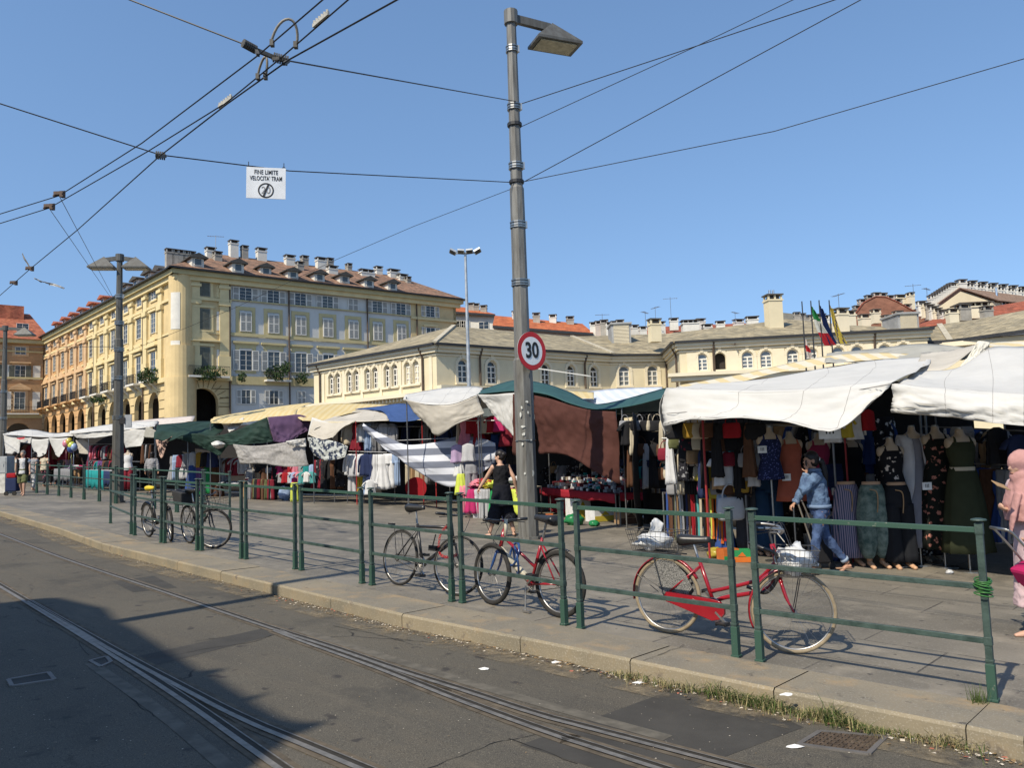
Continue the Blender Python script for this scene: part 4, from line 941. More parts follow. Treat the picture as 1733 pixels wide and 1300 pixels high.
for px, pt, pb, w_, yy in ((1463, 540, 549, 1.0, 84), (1482, 531, 539, .8, 88), (1502, 543, 549, .9, 84), (1520, 534, 543, .8, 86), (1524, 506, 520, 1.4, 96), (1542, 502, 520, .6, 95), (1433, 535, 552, 1.5, 74)):
    p = W(px, pb, yy); chimney(t, p, w_, .8, max(.5, W(px, pt, yy).z-p.z), .1, CRM2)
# pale gable house at the far right
g0 = W(1590, 515, 84); t = thing('pale_gable_house', 'pale gabled house with stepped white chimneys on its roof edges', 'building', (g0.x, g0.y, gz(g0.x, g0.y)))
Pf = [W(1586, 517, 84), W(1624, 493, 84), W(1676, 511, 84)]
mb = MB(); a, b, c = [p-t.location for p in Pf]; bk = W(1800, 524, 88)-Pf[2]
mb.prism([a, b, c, V((c.x, c.y, -2)), V((a.x, a.y, -2))], bk); mb.build('wall', CRM, t)
mb = MB(); e = V((-.1, -.2, .15)); mb.add([a+e, b+e+V((0, 0, .2)), c+e+V((.9, 0, -.1)), a+bk+e, b+bk+e, c+bk+e], [(0, 1, 4, 3), (1, 2, 5, 4)]); mb.build('roof', mat('dull_brown_tiles', (.24, .16, .115), scale=3), t, solid=.12)
for i in range(9): q = a.lerp(b, (i+.3)/9)+V((0, 1, .25)); chimney(t, q+t.location, .75, .7, .5, .1, WHT)
for i in range(22): q = b.lerp(b+bk, (i+.5)/22)+V((.4, .6, .1+(.35 if i % 3 == 0 else 0))); chimney(t, q+t.location, .85, .7, .45, .1, WHT)
mb = MB(); pp = W(1686, 495, 85)-t.location; mb.tube([pp-V((0, 0, 1)), pp+V((0, 0, .5))], .12, n=6); mb.build('flue', MATS['steel_flue'], t)
f_ = Fac(Pf[2], Pf[2]+bk, t.location)
for k in range(3): rect_window(t, f_.at(2.2+k*3.2, 0, W(1690, 527, 85).z), 1.1, 1.0, bars=1)
house('background_house', 'red roofed house in front of the pale gable at the far right', ((1555, 556), (1760, 543)), ((1590, 535), (1760, 506)), 76, PKW, RED2, chims=[(1560+i*6.5, 514+i*3+(i % 3)*3, 526+i*3, .8, 80-i*.3, (WHT, CRM2, GRYP)[i % 3]) for i in range(8)]+[(1612, 526, 543, .9, 74, CRM2), (1630, 523, 533, 1.1, 74, GRYP), (1645, 519, 531, 2.6, 77, CRM2), (1662, 518, 530, 1.2, 77, CRM2), (1670, 531, 536, .9, 73, GRYP)], rdep=5)
for i, (x, y, Yd, h, lab) in enumerate(((1020, 555, 100, 1.8, 'small antenna on the red roofs left of the ventilator'), (1093, 555, 95, 2.0, 'antenna just right of the roof ventilator'), (1110, 548, 100, 2.2, 'slim antenna beside the white chimneys'), (1136, 541, 100, 2.9, 'tall antenna above the white chimneys'), (1245, 549, 100, 1.6, 'faint antenna above the red roof before the tall chimney'), (1421, 533, 80, 2.2, 'antenna behind the flags'), (1548, 522, 95, 3.0, 'tall antenna right of the brick gable'), (1571, 524, 92, 2.6, 'antenna between brick gable and pale gable'))): antenna('roof_antenna', lab, W(x, y, Yd), h, i)
# ================================================================ street lamps
GP = mat('lamp_grey_paint', (.092, .092, .084), rough=.5, spec=.4, scale=3, var=.2, stretch=(3, 3, .6), det=7, col2=(.065, .06, .05)); STL = metal('band_steel', (.36, .355, .33), rough=.35)
LENS = mat('lamp_lens', (.42, .38, .26), rough=.3, scale=8, var=.2)
def lamp_head(t, p, d, w_=1.0, s=1.0):
    """Pyramid lamp head hanging at the arm end; d is the horizontal arm direction."""
    d = V(d).normalized(); sd_ = V((-d.y, d.x, 0)); a = .52*s
    a = .46*s; c_ = .27*s; pts = [p+d*x*a+sd_*y*c_ for x, y in ((-1, -1), (1, -1), (1, 1), (-1, 1))]; ap = p+V((0, 0, .42*s))-d*.04
    mb = MB(); lo = [q-V((0, 0, .05*s)) for q in pts]; mb.add(pts+[ap]+lo, [(0, 1, 4), (1, 2, 4), (2, 3, 4), (3, 0, 4), (0, 5, 6, 1), (1, 6, 7, 2), (2, 7, 8, 3), (3, 8, 5, 0), (5, 8, 7, 6)])
    o = mb.build('lamp_head', GP, t)
    mb = MB(); mb.prism([p+d*x*a*.82+sd_*y*c_*.78-V((0, 0, .056*s)) for x, y in ((-1, -1), (1, -1), (1, 1), (-1, 1))], (0, 0, -.015*s)); mb.build('lamp_lens', LENS, o)
GP2 = mat('lamp_grey_weathered', (.17, .168, .155), rough=.55, spec=.4, scale=3, var=.2, stretch=(4, 4, .5), det=8, col2=(.085, .08, .07))
def lamp(name, label, base, ztop, arms, r0=.15, r1=.07, bands=(), s=1.0, arm=.62):
    t = thing(name, label, 'street lamp', base); H_ = ztop-base.z; n = 8
    mb = MB(); mb.tube([(0, 0, -.02), (0, 0, H_*.33), (0, 0, H_*.334), (0, 0, H_*.66), (0, 0, H_*.664), (0, 0, H_)], [r0, r0*.93, r0*.80, r0*.72, r0*.62, r1], n=n)
    mb.tube([(0, 0, H_-.12*s), (0, 0, H_+.14*s)], r1*1.45, n=12); mb.tube([(0, 0, 0), (0, 0, .05)], r0*1.25, n=n); mb.build('pole', GP2 if r0 == .192 else GP, t)
    for d in arms:
        d = V(d).normalized(); mb = MB(); mb.beam(V((0, 0, H_))+d*.02, V((0, 0, H_-.06))+d*(arm+.3)*s, .09*s, .15*s); mb.build('arm', GP, t); lamp_head(t, V((0, 0, H_-.36*s))+d*(arm+.40)*s, d, s=s)
    for z in bands:
        q = r0*(1-.45*z/H_); mb = MB()
        for dz in (-.05, .05): mb.tube([(0, 0, z+dz-.013), (0, 0, z+dz+.013)], q*1.13, n=12)
        mb.tube([(0, 0, z-.02), (0, 0, z+.02)], q*1.09, n=12); mb.box((q*1.1, -.02, z), (.05, .05, .13)); mb.build('steel_band', STL, t)
    return t
PB = G(895, 912); ZT = W(875, 30, PB.y).z
def pz(y): return W(880, y, PB.y).z-PB.z
main = lamp('lamp_post', 'tall grey octagonal lamp post with one pyramid head standing in front of the stalls', PB, ZT, [(.93, .37, 0)], r0=.192, r1=.095, bands=[pz(y) for y in (83, 181, 281, 381, 479)], s=1.05, arm=.5)
mb = MB()
for y in (211, 308): mb.tube([(0, 0, pz(y)-.03), (0, 0, pz(y)+.03)], .145, n=12)
mb.build('wire_clamp', IRN, main)
mb = MB(); r = random.Random(4)                    # torn stickers and a strap on the shaft
for (x, y, w_, h) in ((885, 690, .05, .06), (882, 702, .04, .10), (898, 698, .03, .07), (886, 722, .09, .05), (887, 735, .09, .06), (884, 752, .05, .07), (896, 680, .07, .04), (905, 800, .05, .12), (887, 802, .04, .05), (903, 745, .04, .05)):
    d = V(W(x, y, PB.y-.2)-PB); a_ = -math.pi/2+(x-891)*.045; rr = .192; c = V((math.cos(a_)*rr, math.sin(a_)*rr, d.z)); n = 7
    w_ *= .55; h *= .6; n = 6
    ring = [c+V((-math.sin(a_)*math.cos(k*6.28/n)*w_*r.uniform(.5, 1.1), math.cos(a_)*math.cos(k*6.28/n)*w_*r.uniform(.5, 1.1), math.sin(k*6.28/n)*h*r.uniform(.6, 1.1))) for k in range(n)]
    mb.poly([q+V((math.cos(a_), math.sin(a_), 0))*.006 for q in ring])
mb.build('torn_sticker', mat('sticker_paper', (.60, .60, .55), scale=40, var=.2), main, solid=.002)
mb = MB(); mb.tube([(0, 0, pz(746)-.008), (0, 0, pz(746)+.008)], .196, n=16); mb.build('strap', STL, main)
B2 = G(199, 851); lamp('lamp_post', 'grey lamp post with two pyramid heads on the railed pavement', B2, W(196, 437, B2.y).z, [(-1, -.15, 0), (1, .15, 0)], r0=.19, r1=.09, bands=[W(199, y, B2.y).z-B2.z for y in (502, 547, 592, 640, 707)], s=.88, arm=.2)
B3 = W(4, 800, 42); B3.z = gz(B3.x, B3.y); lamp('lamp_post', 'distant lamp post cut by the picture edge before the orange house', B3, W(6, 556, 42).z, [(1, .1, 0), (-1, -.1, 0)], r0=.2, r1=.1, bands=[6.2-1.4, 3.4], s=1.0, arm=.6)
# 30 limit sign
sp = W(900, 594, PB.y-.26); t = thing('speed_limit_sign', 'round red and white 30 sign strapped to the tall lamp post', 'road sign', sp, rz=math.radians(0))
ang = math.radians(42)
t.rotation_euler = (0, math.radians(-3), ang)
dR = 32.5/FPX*PB.y
mb = MB()
def disc(mb, r, y0_, y1_, m=0, n=40): mb.tube([(0, y0_, 0), (0, y1_, 0)], r, m, n)
disc(mb, dR, .0, .012); mb.build('sign_plate', mat('sign_back_grey', (.35, .35, .35)), t)
mb = MB(); mb.torus((0, -.004, 0), dR*.86, dR*.135, axis=(0, 1, 0), flat=.03, nu=48, nv=6); mb.build('red_ring', mat('sign_red', (.52, .022, .025), rough=.45, var=.08), t)
mb = MB(); disc(mb, dR*.735, -.006, -.001); mb.build('white_field', mat('sign_white', (.78, .77, .74), rough=.45, var=.03), t)
BLK = mat('sign_black', (.02, .02, .02), rough=.5)
RX = Matrix.Rotation(math.pi/2, 4, 'X')
text_mesh('30', dR*1.12, Matrix.Translation((0, -.009, 0)) @ RX, BLK, 'number', t, bold=.012, font_w=.85)
mb = MB(); mb.tube([(-.05, .1, -dR*.95), (-.05, -.0, -dR*.95)], .012, n=6); mb.box((-.06, .08, -dR*.6), (.3, .03, .04)); mb.box((-.06, .08, dR*.6), (.3, .03, .04)); mb.build('bracket', STL, t)
# small plate and box on the second lamp post
c = W(217, 713, B2.y-.1); t = thing('pole_sign', 'small grey plate held off the double lamp post', 'sign', c); mb = MB(); mb.box((0, 0, 0), (.22, .03, .42)); mb.build('plate', mat('plate_grey', (.30, .32, .34)), t); mb = MB(); mb.box((-.24, .02, .02), (.3, .12, .2)); mb.build('bracket', IRN, t)
# floodlight mast
FB = W(797, 760, 46); FB.z = gz(FB.x, FB.y); ft = W(790, 428, 46).z
t = thing('floodlight_mast', 'slim grey mast with four floodlights between the palace and the hall', 'floodlight mast', FB); Hh = ft-FB.z
mb = MB(); mb.tube([(0, 0, 0), (0, 0, Hh)], [.14, .075], n=10); mb.build('pole', metal('galvanised_steel', (.42, .44, .45), rough=.45, metal=.5), t)
mb = MB(); mb.box((0, 0, Hh), (1.7, .1, .08)); mb.build('crossbar', MATS['galvanised_steel'], t)
for x, a in ((-.72, .5), (-.25, .1), (.25, -.1), (.72, -.5)):
    mb = MB(); M = Matrix.Rotation(a, 3, 'Y') @ Matrix.Rotation(-.5, 3, 'X'); mb.box((x, -.12, Hh+.06), (.40, .34, .12), M=M); o = mb.build('floodlight', MATS['galvanised_steel'], t); mb = MB(); mb.box(V((x, -.12, Hh+.06))+M@V((0, 0, -.07)), (.3, .26, .03), M=M); mb.build('floodlight_glass', GLS, o)
# flags
for i, (px0, pyt, pxb, cols_, lab) in enumerate((
        (1357, 510, 1363, ('d8c8c0', 'b02a30', 'c9c0b8'), 'furled red and white flag, first from the tall cream chimney'),
        (1372, 509, 1379, ('2b7a44', 'c4c4bc', 'a52c34'), 'green white and red tricolour flag on its pole'),
        (1386, 508, 1394, ('1a2850', '1f2f58', '1a2850'), 'dark blue flag hanging beside the tricolour'),
        (1403, 508, 1411, ('b8a448', '34345a', 'b8a448'), 'yellow and blue flag, last of the four flags'))):
    Y = 47; top = W(px0, pyt, Y); bot = W(pxb+2, 640, Y); bot.z = gz(bot.x, bot.y); bot.x = top.x; bot.y = top.y
    t = thing('flag_pole', lab, 'flag', bot, group='flags on the market hall'); mb = MB(); mb.tube([(0, 0, 0), top-bot], [.07, .035], n=8); mb.build('pole', IRN, t)
    Lf = [1.5, 3.0, 2.9, 2.9][i]*.95; z0_ = (top-bot).z-.3; mb = MB(); NN = 18
    if i == 0: z0_ -= 1.9
    vs = []
    for k in range(NN+1):
        v = k/NN; wdt = .12+((.62 if i == 1 else .42) if i else .15)*v**.8
        for j in range(9):
            u = j/8; x = u*wdt+v*(.62 if i == 1 else (.4 if i > 1 else .1))*v; vs.append(V((x+.03, math.sin(u*9+v*3+i)*.10*(u+.2), z0_-v*Lf*.85-u*.25*(1-v))))
    fs = []; ms = []
    for k in range(NN):
        for j in range(8):
            mi = min(2, int((k/NN)*3)) if i < 2 else min(2, (j*3)//8 if i == 3 else 0)
            if i == 3: mi = 1 if (k//2+j) % 4 == 0 else 0
            mb.add([vs[k*9+j], vs[k*9+j+1], vs[(k+1)*9+j+1], vs[(k+1)*9+j]], [(0, 1, 2, 3)], mi)
    mb.build('flag_cloth', [cloth('flag_%s' % c_, hexc(c_), trans=.3) for c_ in cols_], t, smooth=False, solid=.01)
# ================================================================ overhead wires
WIR = mat('wire_black', (.02, .02, .022), rough=.5); INSU = mat('insulator_grey', (.09, .085, .075), rough=.6, scale=20, var=.2); PALEI = mat('pale_fitting', (.45, .44, .40), scale=20)
def h_at(px, py, h): return G(px, py, h)
def wire(name, label, pts, r, sag=0, ext=(0, 0), cat='overhead wire', group=None):
    pts = list(pts)
    if ext[0]: pts = [pts[0]+(pts[0]-pts[1]).normalized()*ext[0]]+pts
    if ext[1]: pts = pts+[pts[-1]+(pts[-1]-pts[-2]).normalized()*ext[1]]
    mb = MB(); mb.tube([p-pts[0] for p in pts], r, n=6); o = mb.build(name, WIR, loc=V((0, 0, 0))); o.location = pts[0]; tag(o, label, cat, group); return o
HW = 5.55
tA = [h_at(545, 0, HW), h_at(437, 93, HW), h_at(240, 242, HW), h_at(100, 331, HW), h_at(0, 362, HW)]
tB = [h_at(588, 0, HW), h_at(475, 98, HW), h_at(385, 172, HW), h_at(250, 256, HW), h_at(83, 352, HW), h_at(0, 378, HW)]
tC = [h_at(670, 0, HW-.03), h_at(490, 100, HW-.03), h_at(385, 175, HW-.03), h_at(269, 265, HW-.03), h_at(130, 390, HW-.03), h_at(50, 456, HW-.03), h_at(0, 500, HW-.03)]
wire('contact_wire', 'upper tram wire running from the sky corner down to the first wire clamp', tA, .0075, ext=(8, 25))
wire('contact_wire', 'middle tram wire meeting the second wire clamp at the picture edge', tB, .0075, ext=(8, 25))
wire('contact_wire', 'lowest tram wire passing the insulator and the fluttering tape', tC, .0085, ext=(8, 25))
pA = W(876, 172, PB.y); pB_ = W(878, 309, PB.y)
s1 = [pA, h_at(480, 101, 5.75), h_at(415, 75, 5.75), h_at(222, 0, 6.3)]; s2 = [pB_, h_at(490, 289, 5.9), h_at(272, 262, HW+.08), h_at(0, 175, 6.2)]
wire('span_wire', 'upper span wire from the lamp post to the double insulator', s1, .0085, ext=(0, 10))
wire('span_wire', 'lower span wire carrying the white tram sign', s2, .0085, ext=(0, 10))
wire('stay_wire', 'topmost of the four wires leaving the lamp post to the upper edge', [W(880, 176, PB.y), W(1180, 77, 13.8), W(1410, 0, 12.8)], .0085, ext=(0, 14))
wire('stay_wire', 'second wire from the lamp post, crossing the topmost one', [W(880, 215, PB.y), W(1180, 77, 14), W(1340, 0, 13.2)], .007, ext=(0, 14))
wire('stay_wire', 'third wire from the lamp post climbing steeply to the upper edge', [W(882, 310, PB.y), W(1455, 0, 12.2)], .008, ext=(0, 14))
wire('stay_wire', 'lowest wire from the lamp post reaching the picture edge under the others', [W(882, 308, PB.y), W(1310, 222, 14), W(1733, 99, 12.6)], .0075, ext=(0, 14))
wire('stay_wire', 'long thin wire falling from the lamp post across the palace', [W(872, 317, PB.y), W(700, 383, 17.5), W(565, 441, 19.5), W(400, 520, 23), W(205, 600, B2.y)], .0055)
wire('stay_wire', 'inner guy wire from the first clamp to the double lamp post', [tA[3], W(200, 520, B2.y)], .0055); wire('stay_wire', 'outer guy wire from the second clamp to the double lamp post', [tB[4], W(200, 522, B2.y)], .0055)
wire('stay_wire', 'thin wire between the double lamp post and the distant lamp', [W(197, 587, B2.y), W(5, 587, 42)], .01)
def fitting(label, parts, loc, m=INSU):
    t = thing('wire_insulator', label, 'insulator', loc, group='fittings of the tram wires'); 
    for nm, fn, mm in parts:
        mb = MB(); fn(mb); mb.build(nm, mm, t, world=True)
def ribbed(mb, a, b, r, n=7):
    a, b = V(a), V(b); mb.tube([a, b], r*.55, n=8)
    for k in range(n): p = a.lerp(b, (k+.5)/n); d = (b-a).normalized()*.008; mb.tube([p-d, p+d], r, n=10)
a, b = h_at(411, 72, 5.72), h_at(433, 84, 5.70); c, d = h_at(462, 96, 5.68), h_at(488, 103, 5.66)
fitting('double ribbed insulator bar where the upper span wire meets the tram wires', [('ribbed_body', lambda mb: ribbed(mb, a, b, .045), INSU), ('ribbed_body', lambda mb: ribbed(mb, c, d, .05), INSU), ('bar', lambda mb: mb.beam(b, c, .03, .04), INSU), ('clamp', lambda mb: (mb.beam(c+V((0, 0, -.02)), tB[1]+V((0, 0, 0)), .03, .03), mb.beam(d, h_at(480, 108, HW-.03), .03, .03), mb.beam(b, tA[1]+V((0, 0, 0)), .03, .03)), INSU)], a)
a2, b2 = h_at(263, 262, HW+.08), h_at(280, 264, HW+.08)
fitting('ribbed insulator where the lower span wire meets the lowest tram wire', [('ribbed_body', lambda mb: ribbed(mb, a2, b2, .055, 5), INSU), ('clamp', lambda mb: mb.beam(b2, tC[3], .03, .04), INSU)], a2)
for (p, q, rr, lab, up_) in ((tA[1].lerp(tA[0], .24), tB[1].lerp(tB[0], .25), .0, 'larger curved cable loop bridging the two upper tram wires', .21), (tB[1].lerp(tB[2], .40), tC[1].lerp(tC[2], .36), .0, 'smaller curved cable loop bridging the two lower tram wires', .18)):
    t = thing('cable_loop', lab, 'cable loop', p, group='fittings of the tram wires'); mb = MB(); m_ = (p+q)/2; dd = (q-p)/2; out = V((0, .0, up_))+ (tA[0]-tA[1]).normalized()*(up_*.5)
    mb.tube([m_+dd*math.cos(math.pi*(1-k/14))*1.08+out*math.sin(math.pi*k/14)-p for k in range(15)], .013, n=8); mb.build('cable', mat('old_copper', (.28, .25, .20), rough=.5, scale=20), t, smooth=True)
    mb = MB()
    for e in (p, q): mb.box(e-p, (.035, .05, .06))
    mb.build('clamp', INSU, t)
for (p, q, lab, mm) in ((h_at(530, 46, HW), h_at(556, 24, HW), 'pale section joint on the middle tram wire near the upper edge', PALEI), (h_at(370, 183, HW), h_at(392, 166, HW), 'slim pale joint where the two lower tram wires cross', PALEI)):
    mb = MB(); p_ = p; mb.beam(V((0, 0, .015)), q-p+V((0, 0, .015)), .02, .035); n = 6
    for k in range(n): mb.box((q-p)*(k+.5)/n+V((0, 0, .04)), (.02, .02, .03))
    o = mb.build('wire_joint', mm, loc=V((0, 0, 0))); o.location = p; tag(o, lab, 'wire joint')
for p, lab in ((tA[3], 'upper clamp joining two thin guy wires near the picture edge'), (tB[4], 'lower clamp joining two thin guy wires near the picture edge'), (tC[5], 'dark clamp under the fluttering tape'), (h_at(23, 480, HW-.03), 'dark clamp lowest on the tram wire')):
    mb = MB(); mb.box((0, 0, .03), (.12, .10, .05)); mb.box((.08, -.05, .0), (.05, .08, .09)); mb.tube([(-.12, .06, .02), (.12, -.06, .04)], .018, n=6); o = mb.build('wire_clamp', mat('rusty_clamp', (.13, .09, .07), scale=30), loc=V((0, 0, 0))); o.location = p; tag(o, lab, 'wire clamp')
Yt = tC[5].y
sheet('barrier_tape', [[(58, 470, Yt), (75, 477, Yt), (92, 480, Yt), (109, 487, Yt)], [(57, 472, Yt), (75, 480, Yt+.1), (91, 484, Yt), (108, 489, Yt)]], cloth('pale_tape', (.6, .6, .6), trans=.3), amp=.05, fr=5, label='pale tape streaming from the lowest tram wire', cat='tape', thick=.002)
sheet('barrier_tape', [[(38, 428, Yt), (42, 436, Yt), (48, 446, Yt), (52, 455, Yt)], [(36, 429, Yt), (40, 438, Yt), (46, 448, Yt), (51, 457, Yt)]], cloth('dark_tape', (.2, .2, .2)), amp=.03, fr=5, label='dark tape end sticking up from the lowest tram wire', cat='tape', thick=.002)
# hanging tram sign
tl, tr = h_at(416, 281, 5.72), h_at(484, 286, 5.82)
d = (tr-tl); d.normalize(); yaw = math.atan2(d.y, d.x); wd = (tr-tl).length; hh_ = wd*.80
t = thing('tram_speed_sign', 'white rectangular tram sign with black lettering hanging on the span wire', 'sign', (tl+tr)/2, rz=yaw*.25); wd = (tr-tl).length*math.cos(yaw*.75); wd = abs((tr-tl).x)*1.17/math.cos(yaw*.25); hh_ = wd*.84
t.rotation_euler = (0, math.radians(1.0), yaw*.25)
mb = MB(); mb.box((0, 0, -hh_/2), (wd, .012, hh_)); mb.build('sign_plate', mat('sign_enamel', (.66, .68, .70), rough=.4, var=.06, scale=5), t)
text_mesh('FINE LIMITE', wd*.165, Matrix.Translation((0, -.009, -hh_*.16)) @ RX, BLK, 'lettering', t, font_w=.66, bold=.001, space=1.08)
text_mesh("VELOCITA' TRAM", wd*.165, Matrix.Translation((0, -.009, -hh_*.36)) @ RX, BLK, 'lettering', t, font_w=.60, bold=.001, space=1.08)
text_mesh('20', wd*.27, Matrix.Translation((0.0, -.009, -hh_*.74)) @ RX, mat('sign_faded_grey', (.30, .30, .30)), 'lettering', t, font_w=.9)
mb = MB(); mb.torus((0, -.009, -hh_*.74), wd*.185, wd*.018, axis=(0, 1, 0), flat=.2, nu=32, nv=6); q = wd*.17; mb.beam((-q*.35, -.012, -hh_*.74-q*.92), (q*.35, -.012, -hh_*.74+q*.92), .022, .004, up=(0, 1, 0)); mb.build('ring_symbol', BLK, t)
mb = MB()
for x in (-1, 1): mb.tube([(x*wd*.45, 0, -.03), (x*wd*.45, 0, .08)], .006, n=5); mb.torus((x*wd*.45, 0, .0), .02, .005, nu=12, nv=5)
mb.build('hook', WIR, t)
# off-frame pole whose shadow crosses the road
g = G(195, 1053, RH); dd = V((math.sin(SUN_AZ), math.cos(SUN_AZ), 0)); g = g-dd*5.3; g.z = gz(g.x, g.y)-.12
t = thing('wire_pole', 'grey wire pole standing outside the picture over the road', 'pole', g); mb = MB(); mb.tube([(0, 0, 0), (0, 0, 11.2)], [.13, .08], n=10); mb.build('pole', GP, t)
# ================================================================ RAILINGS
GRN = mat('worn_green_paint', (.040, .068, .056), rough=.6, spec=.5, scale=9, var=.15, det=7, bump=.15, bscale=60, col2=(.016, .034, .027), lo=.35, hi=.6)
GRC = mat('chipped_green_paint', (.03, .07, .05), rough=.6, scale=35, var=.3, col2=(.22, .21, .17), lo=.28, hi=.36)
def post(t, p, up=1.145):
    mb = MB(); w_ = .043; p = V(p)
    mb.box(p+V((0, 0, up/2)), (w_, w_, up), rz=RA)
    for z, h in ((.26, .018), (.385, .055), (.735, .055), (up-.03, .075)): mb.box(p+V((0, 0, z)), (w_*1.16, w_*1.16, h), rz=RA)
    mb.build('post', GRN, t, bevel=.003)
    mb = MB(); mb.box(p+V((0, 0, .12)), (w_*1.28, w_*1.28, .24), rz=RA); mb.box(p+V((0, 0, .012)), (w_*1.6, w_*1.6, .02), rz=RA); mb.build('post_foot', GRC, t, bevel=.004)
    mb = MB(); mb.tube([p+V((0, 0, z)) for z in (up, up+.012, up+.018, up+.024, up+.032, up+.038)], [.016, .016, .03, .05, .046, .02], n=16); mb.build('finial', GRN, t, smooth=False)
def panel(a, b, label, group, pa=True, pb=True, bars=True):
    global RA
    d = (b-a); RA = math.atan2(d.y, d.x); t = thing('railing_panel', label, 'railing', a, group=group); q = b-a; e = V((d.x, d.y, 0)).normalized()*.026
    if pa: post(t, (0, 0, 0))
    if pb: post(t, q)
    for z in (.385, .735, 1.105):
        mb = MB(); mb.beam(V((0, 0, z))+e*.9, q+V((0, 0, z))-e*.9, .030, .036); mb.build('rail', GRC if z > 1 else GRN, t, bevel=.003)
near = [((187, 886), (222, 904.6)), ((228, 906.6), (273, 918.8)), ((278.7, 919.6), (334, 932)), ((341.5, 932.5), (408.7, 946)), ((416.5, 947), (499.8, 963.8)), ((510.5, 965.8), (613, 988)), ((630, 991), (765, 1018.7)), ((783, 1021), (955.7, 1058.8)), ((983, 1065), (1246.7, 1113)), ((1287, 1120.6), (1681, 1188))]
nl = ['short first panel turned towards the double lamp post', 'panel left of the bicycle with the yellow saddle', 'panel between the two farthest bicycles', 'panel with the bicycle carrying a black bag behind it', 'empty panel right of the bagged bicycle', 'empty panel left of the black bicycle', 'panel with the black bicycle chained to it', 'panel with the blue and red bicycle behind it', 'panel with the rear wheel of the red city bicycle behind it', 'nearest panel ending in the post with green wire']
for i, (a, b) in enumerate(near): panel(G(*a), G(*b), 'green railing ' + nl[i], 'green railing along the kerb')
farp = [(38, 831.5), (62, 834.8), (80, 836.9), (99.5, 839.6), (120, 842.7), (142, 845.8), (168, 849), (196, 852.6), (228, 856.8), (261, 861.6), (299.5, 867.4), (345, 875), (389, 886)]
fo_ = ['first', 'second', 'third', 'fourth', 'fifth', 'sixth', 'seventh', 'eighth', 'ninth', 'tenth', 'eleventh', 'last, slanting']
for i in range(12):
    a, b = G(*farp[i]), G(*farp[i+1]); d = (b-a).normalized()*.07
    panel(a+d, b-d*(1 if i < 11 else 0), '%s panel of the rear green railing, counted from the orange house side' % fo_[i], 'green railing before the stalls')
# green wire wrapped round the last post
p = G(1681, 1188)+V((0, 0, .735)); t = thing('wire_coil', 'green garden wire wound round the nearest railing post', 'wire', p); mb = MB(); r = random.Random(1)
for k in range(9):
    z = -.05+k*.012; mb.torus((r.uniform(-.008, .008), 0, z), .044+r.uniform(-.004, .014), .005, axis=(r.uniform(-.25, .25), r.uniform(-.2, .2), 1), nu=20, nv=5)
mb.build('wire', mat('garden_wire', (.04, .14, .035), rough=.4), t, smooth=True)
# ================================================================ BICYCLES
RUB = mat('tyre_rubber', (.028, .026, .024), rough=.85, scale=30); TAN = mat('tan_tyre', (.27, .215, .14), rough=.8, scale=14, var=.15); CHR = metal('chrome', (.46, .44, .41), rough=.38); BKM = mat('black_paint', (.025, .024, .024), rough=.35, spec=.6, scale=9)
LEA = mat('black_saddle', (.022, .021, .02), rough=.38, spec=.5); REDP = mat('red_enamel', (.27, .008, .016), rough=.25, spec=.7, scale=5, var=.1); BLUP = mat('blue_enamel', (.02, .06, .18), rough=.3, spec=.6); CREAMP = mat('cream_enamel', (.55, .50, .38), rough=.35); WIRM = mat('basket_wire', (.05, .048, .045), rough=.45, spec=.5); PLB = cloth('plastic_bag', (.70, .70, .69), rough=.4, trans=.25, spec=.4)
def wheel(t, c, r, tyre=RUB, tr=.019, steer=0, spokes=28, rimm=CHR):
    ax = (math.sin(-steer), math.cos(steer), 0) if steer else (0, 1, 0); ax = V((-math.sin(steer), math.cos(steer), 0))
    w_ = bpy.data.objects.new('wheel', None)
    mb = MB(); e = V((math.cos(steer), math.sin(steer), 0)); z = V((0, 0, 1)); c = V(c)
    for k in range(spokes):
        a = 2*math.pi*k/spokes; b = a+(.35 if (k//2) % 2 else -.35); s = 1 if k % 2 else -1
        mb.tube([c+ax*s*.028+(e*math.cos(b)+z*math.sin(b))*.022, c+(e*math.cos(a)+z*math.sin(a))*(r-.03)], .0011, n=3, cap=False)
    mb.tube([c-ax*.05, c+ax*.05], .014, n=8); mb.tube([c-ax*.03, c-ax*.026], .026, n=10); mb.tube([c+ax*.03, c+ax*.026], .026, n=10)
    o = mb.build('wheel', CHR, t)
    mb = MB(); mb.torus(c, r-tr, tr, axis=ax, nu=56, nv=10); mb.build('tyre', tyre, o, smooth=True)
    mb = MB(); mb.torus(c, r-tr*2+.001, .0105, axis=ax, nu=56, nv=6, flat=1.1); mb.build('rim', rimm, o, smooth=True)
    return o
def basket(t, c, sx, sy, h, flare=1.2, yaw=0, nm='basket', n=9):
    mb = MB(); M = Matrix.Rotation(yaw, 3, 'Z'); c = V(c)
    def P(u, v, w_): k = 1+(flare-1)*w_; return c + M @ V((u*sx/2*k, v*sy/2*k, w_*h))
    def loop(w_, r):
        cs = [P(-1, -1, w_), P(1, -1, w_), P(1, 1, w_), P(-1, 1, w_)]
        for i in range(4): mb.tube([cs[i], cs[(i+1) % 4]], r, n=5)
    for w_ in (0, .25, .5, .75): loop(w_, .0022)
    loop(1, .004)
    for i in range(n+1):
        u = -1+2*i/n
        for s in (-1, 1): mb.tube([P(u, s, 0), P(u, s, 1)], .0018, n=4, cap=False); mb.tube([P(s, u, 0), P(s, u, 1)], .0018, n=4, cap=False)
        mb.tube([P(u, -1, 0), P(u, 1, 0)], .0018, n=4, cap=False); mb.tube([P(-1, u, 0), P(1, u, 0)], .0018, n=4, cap=False)
    return mb.build(nm, WIRM, t)
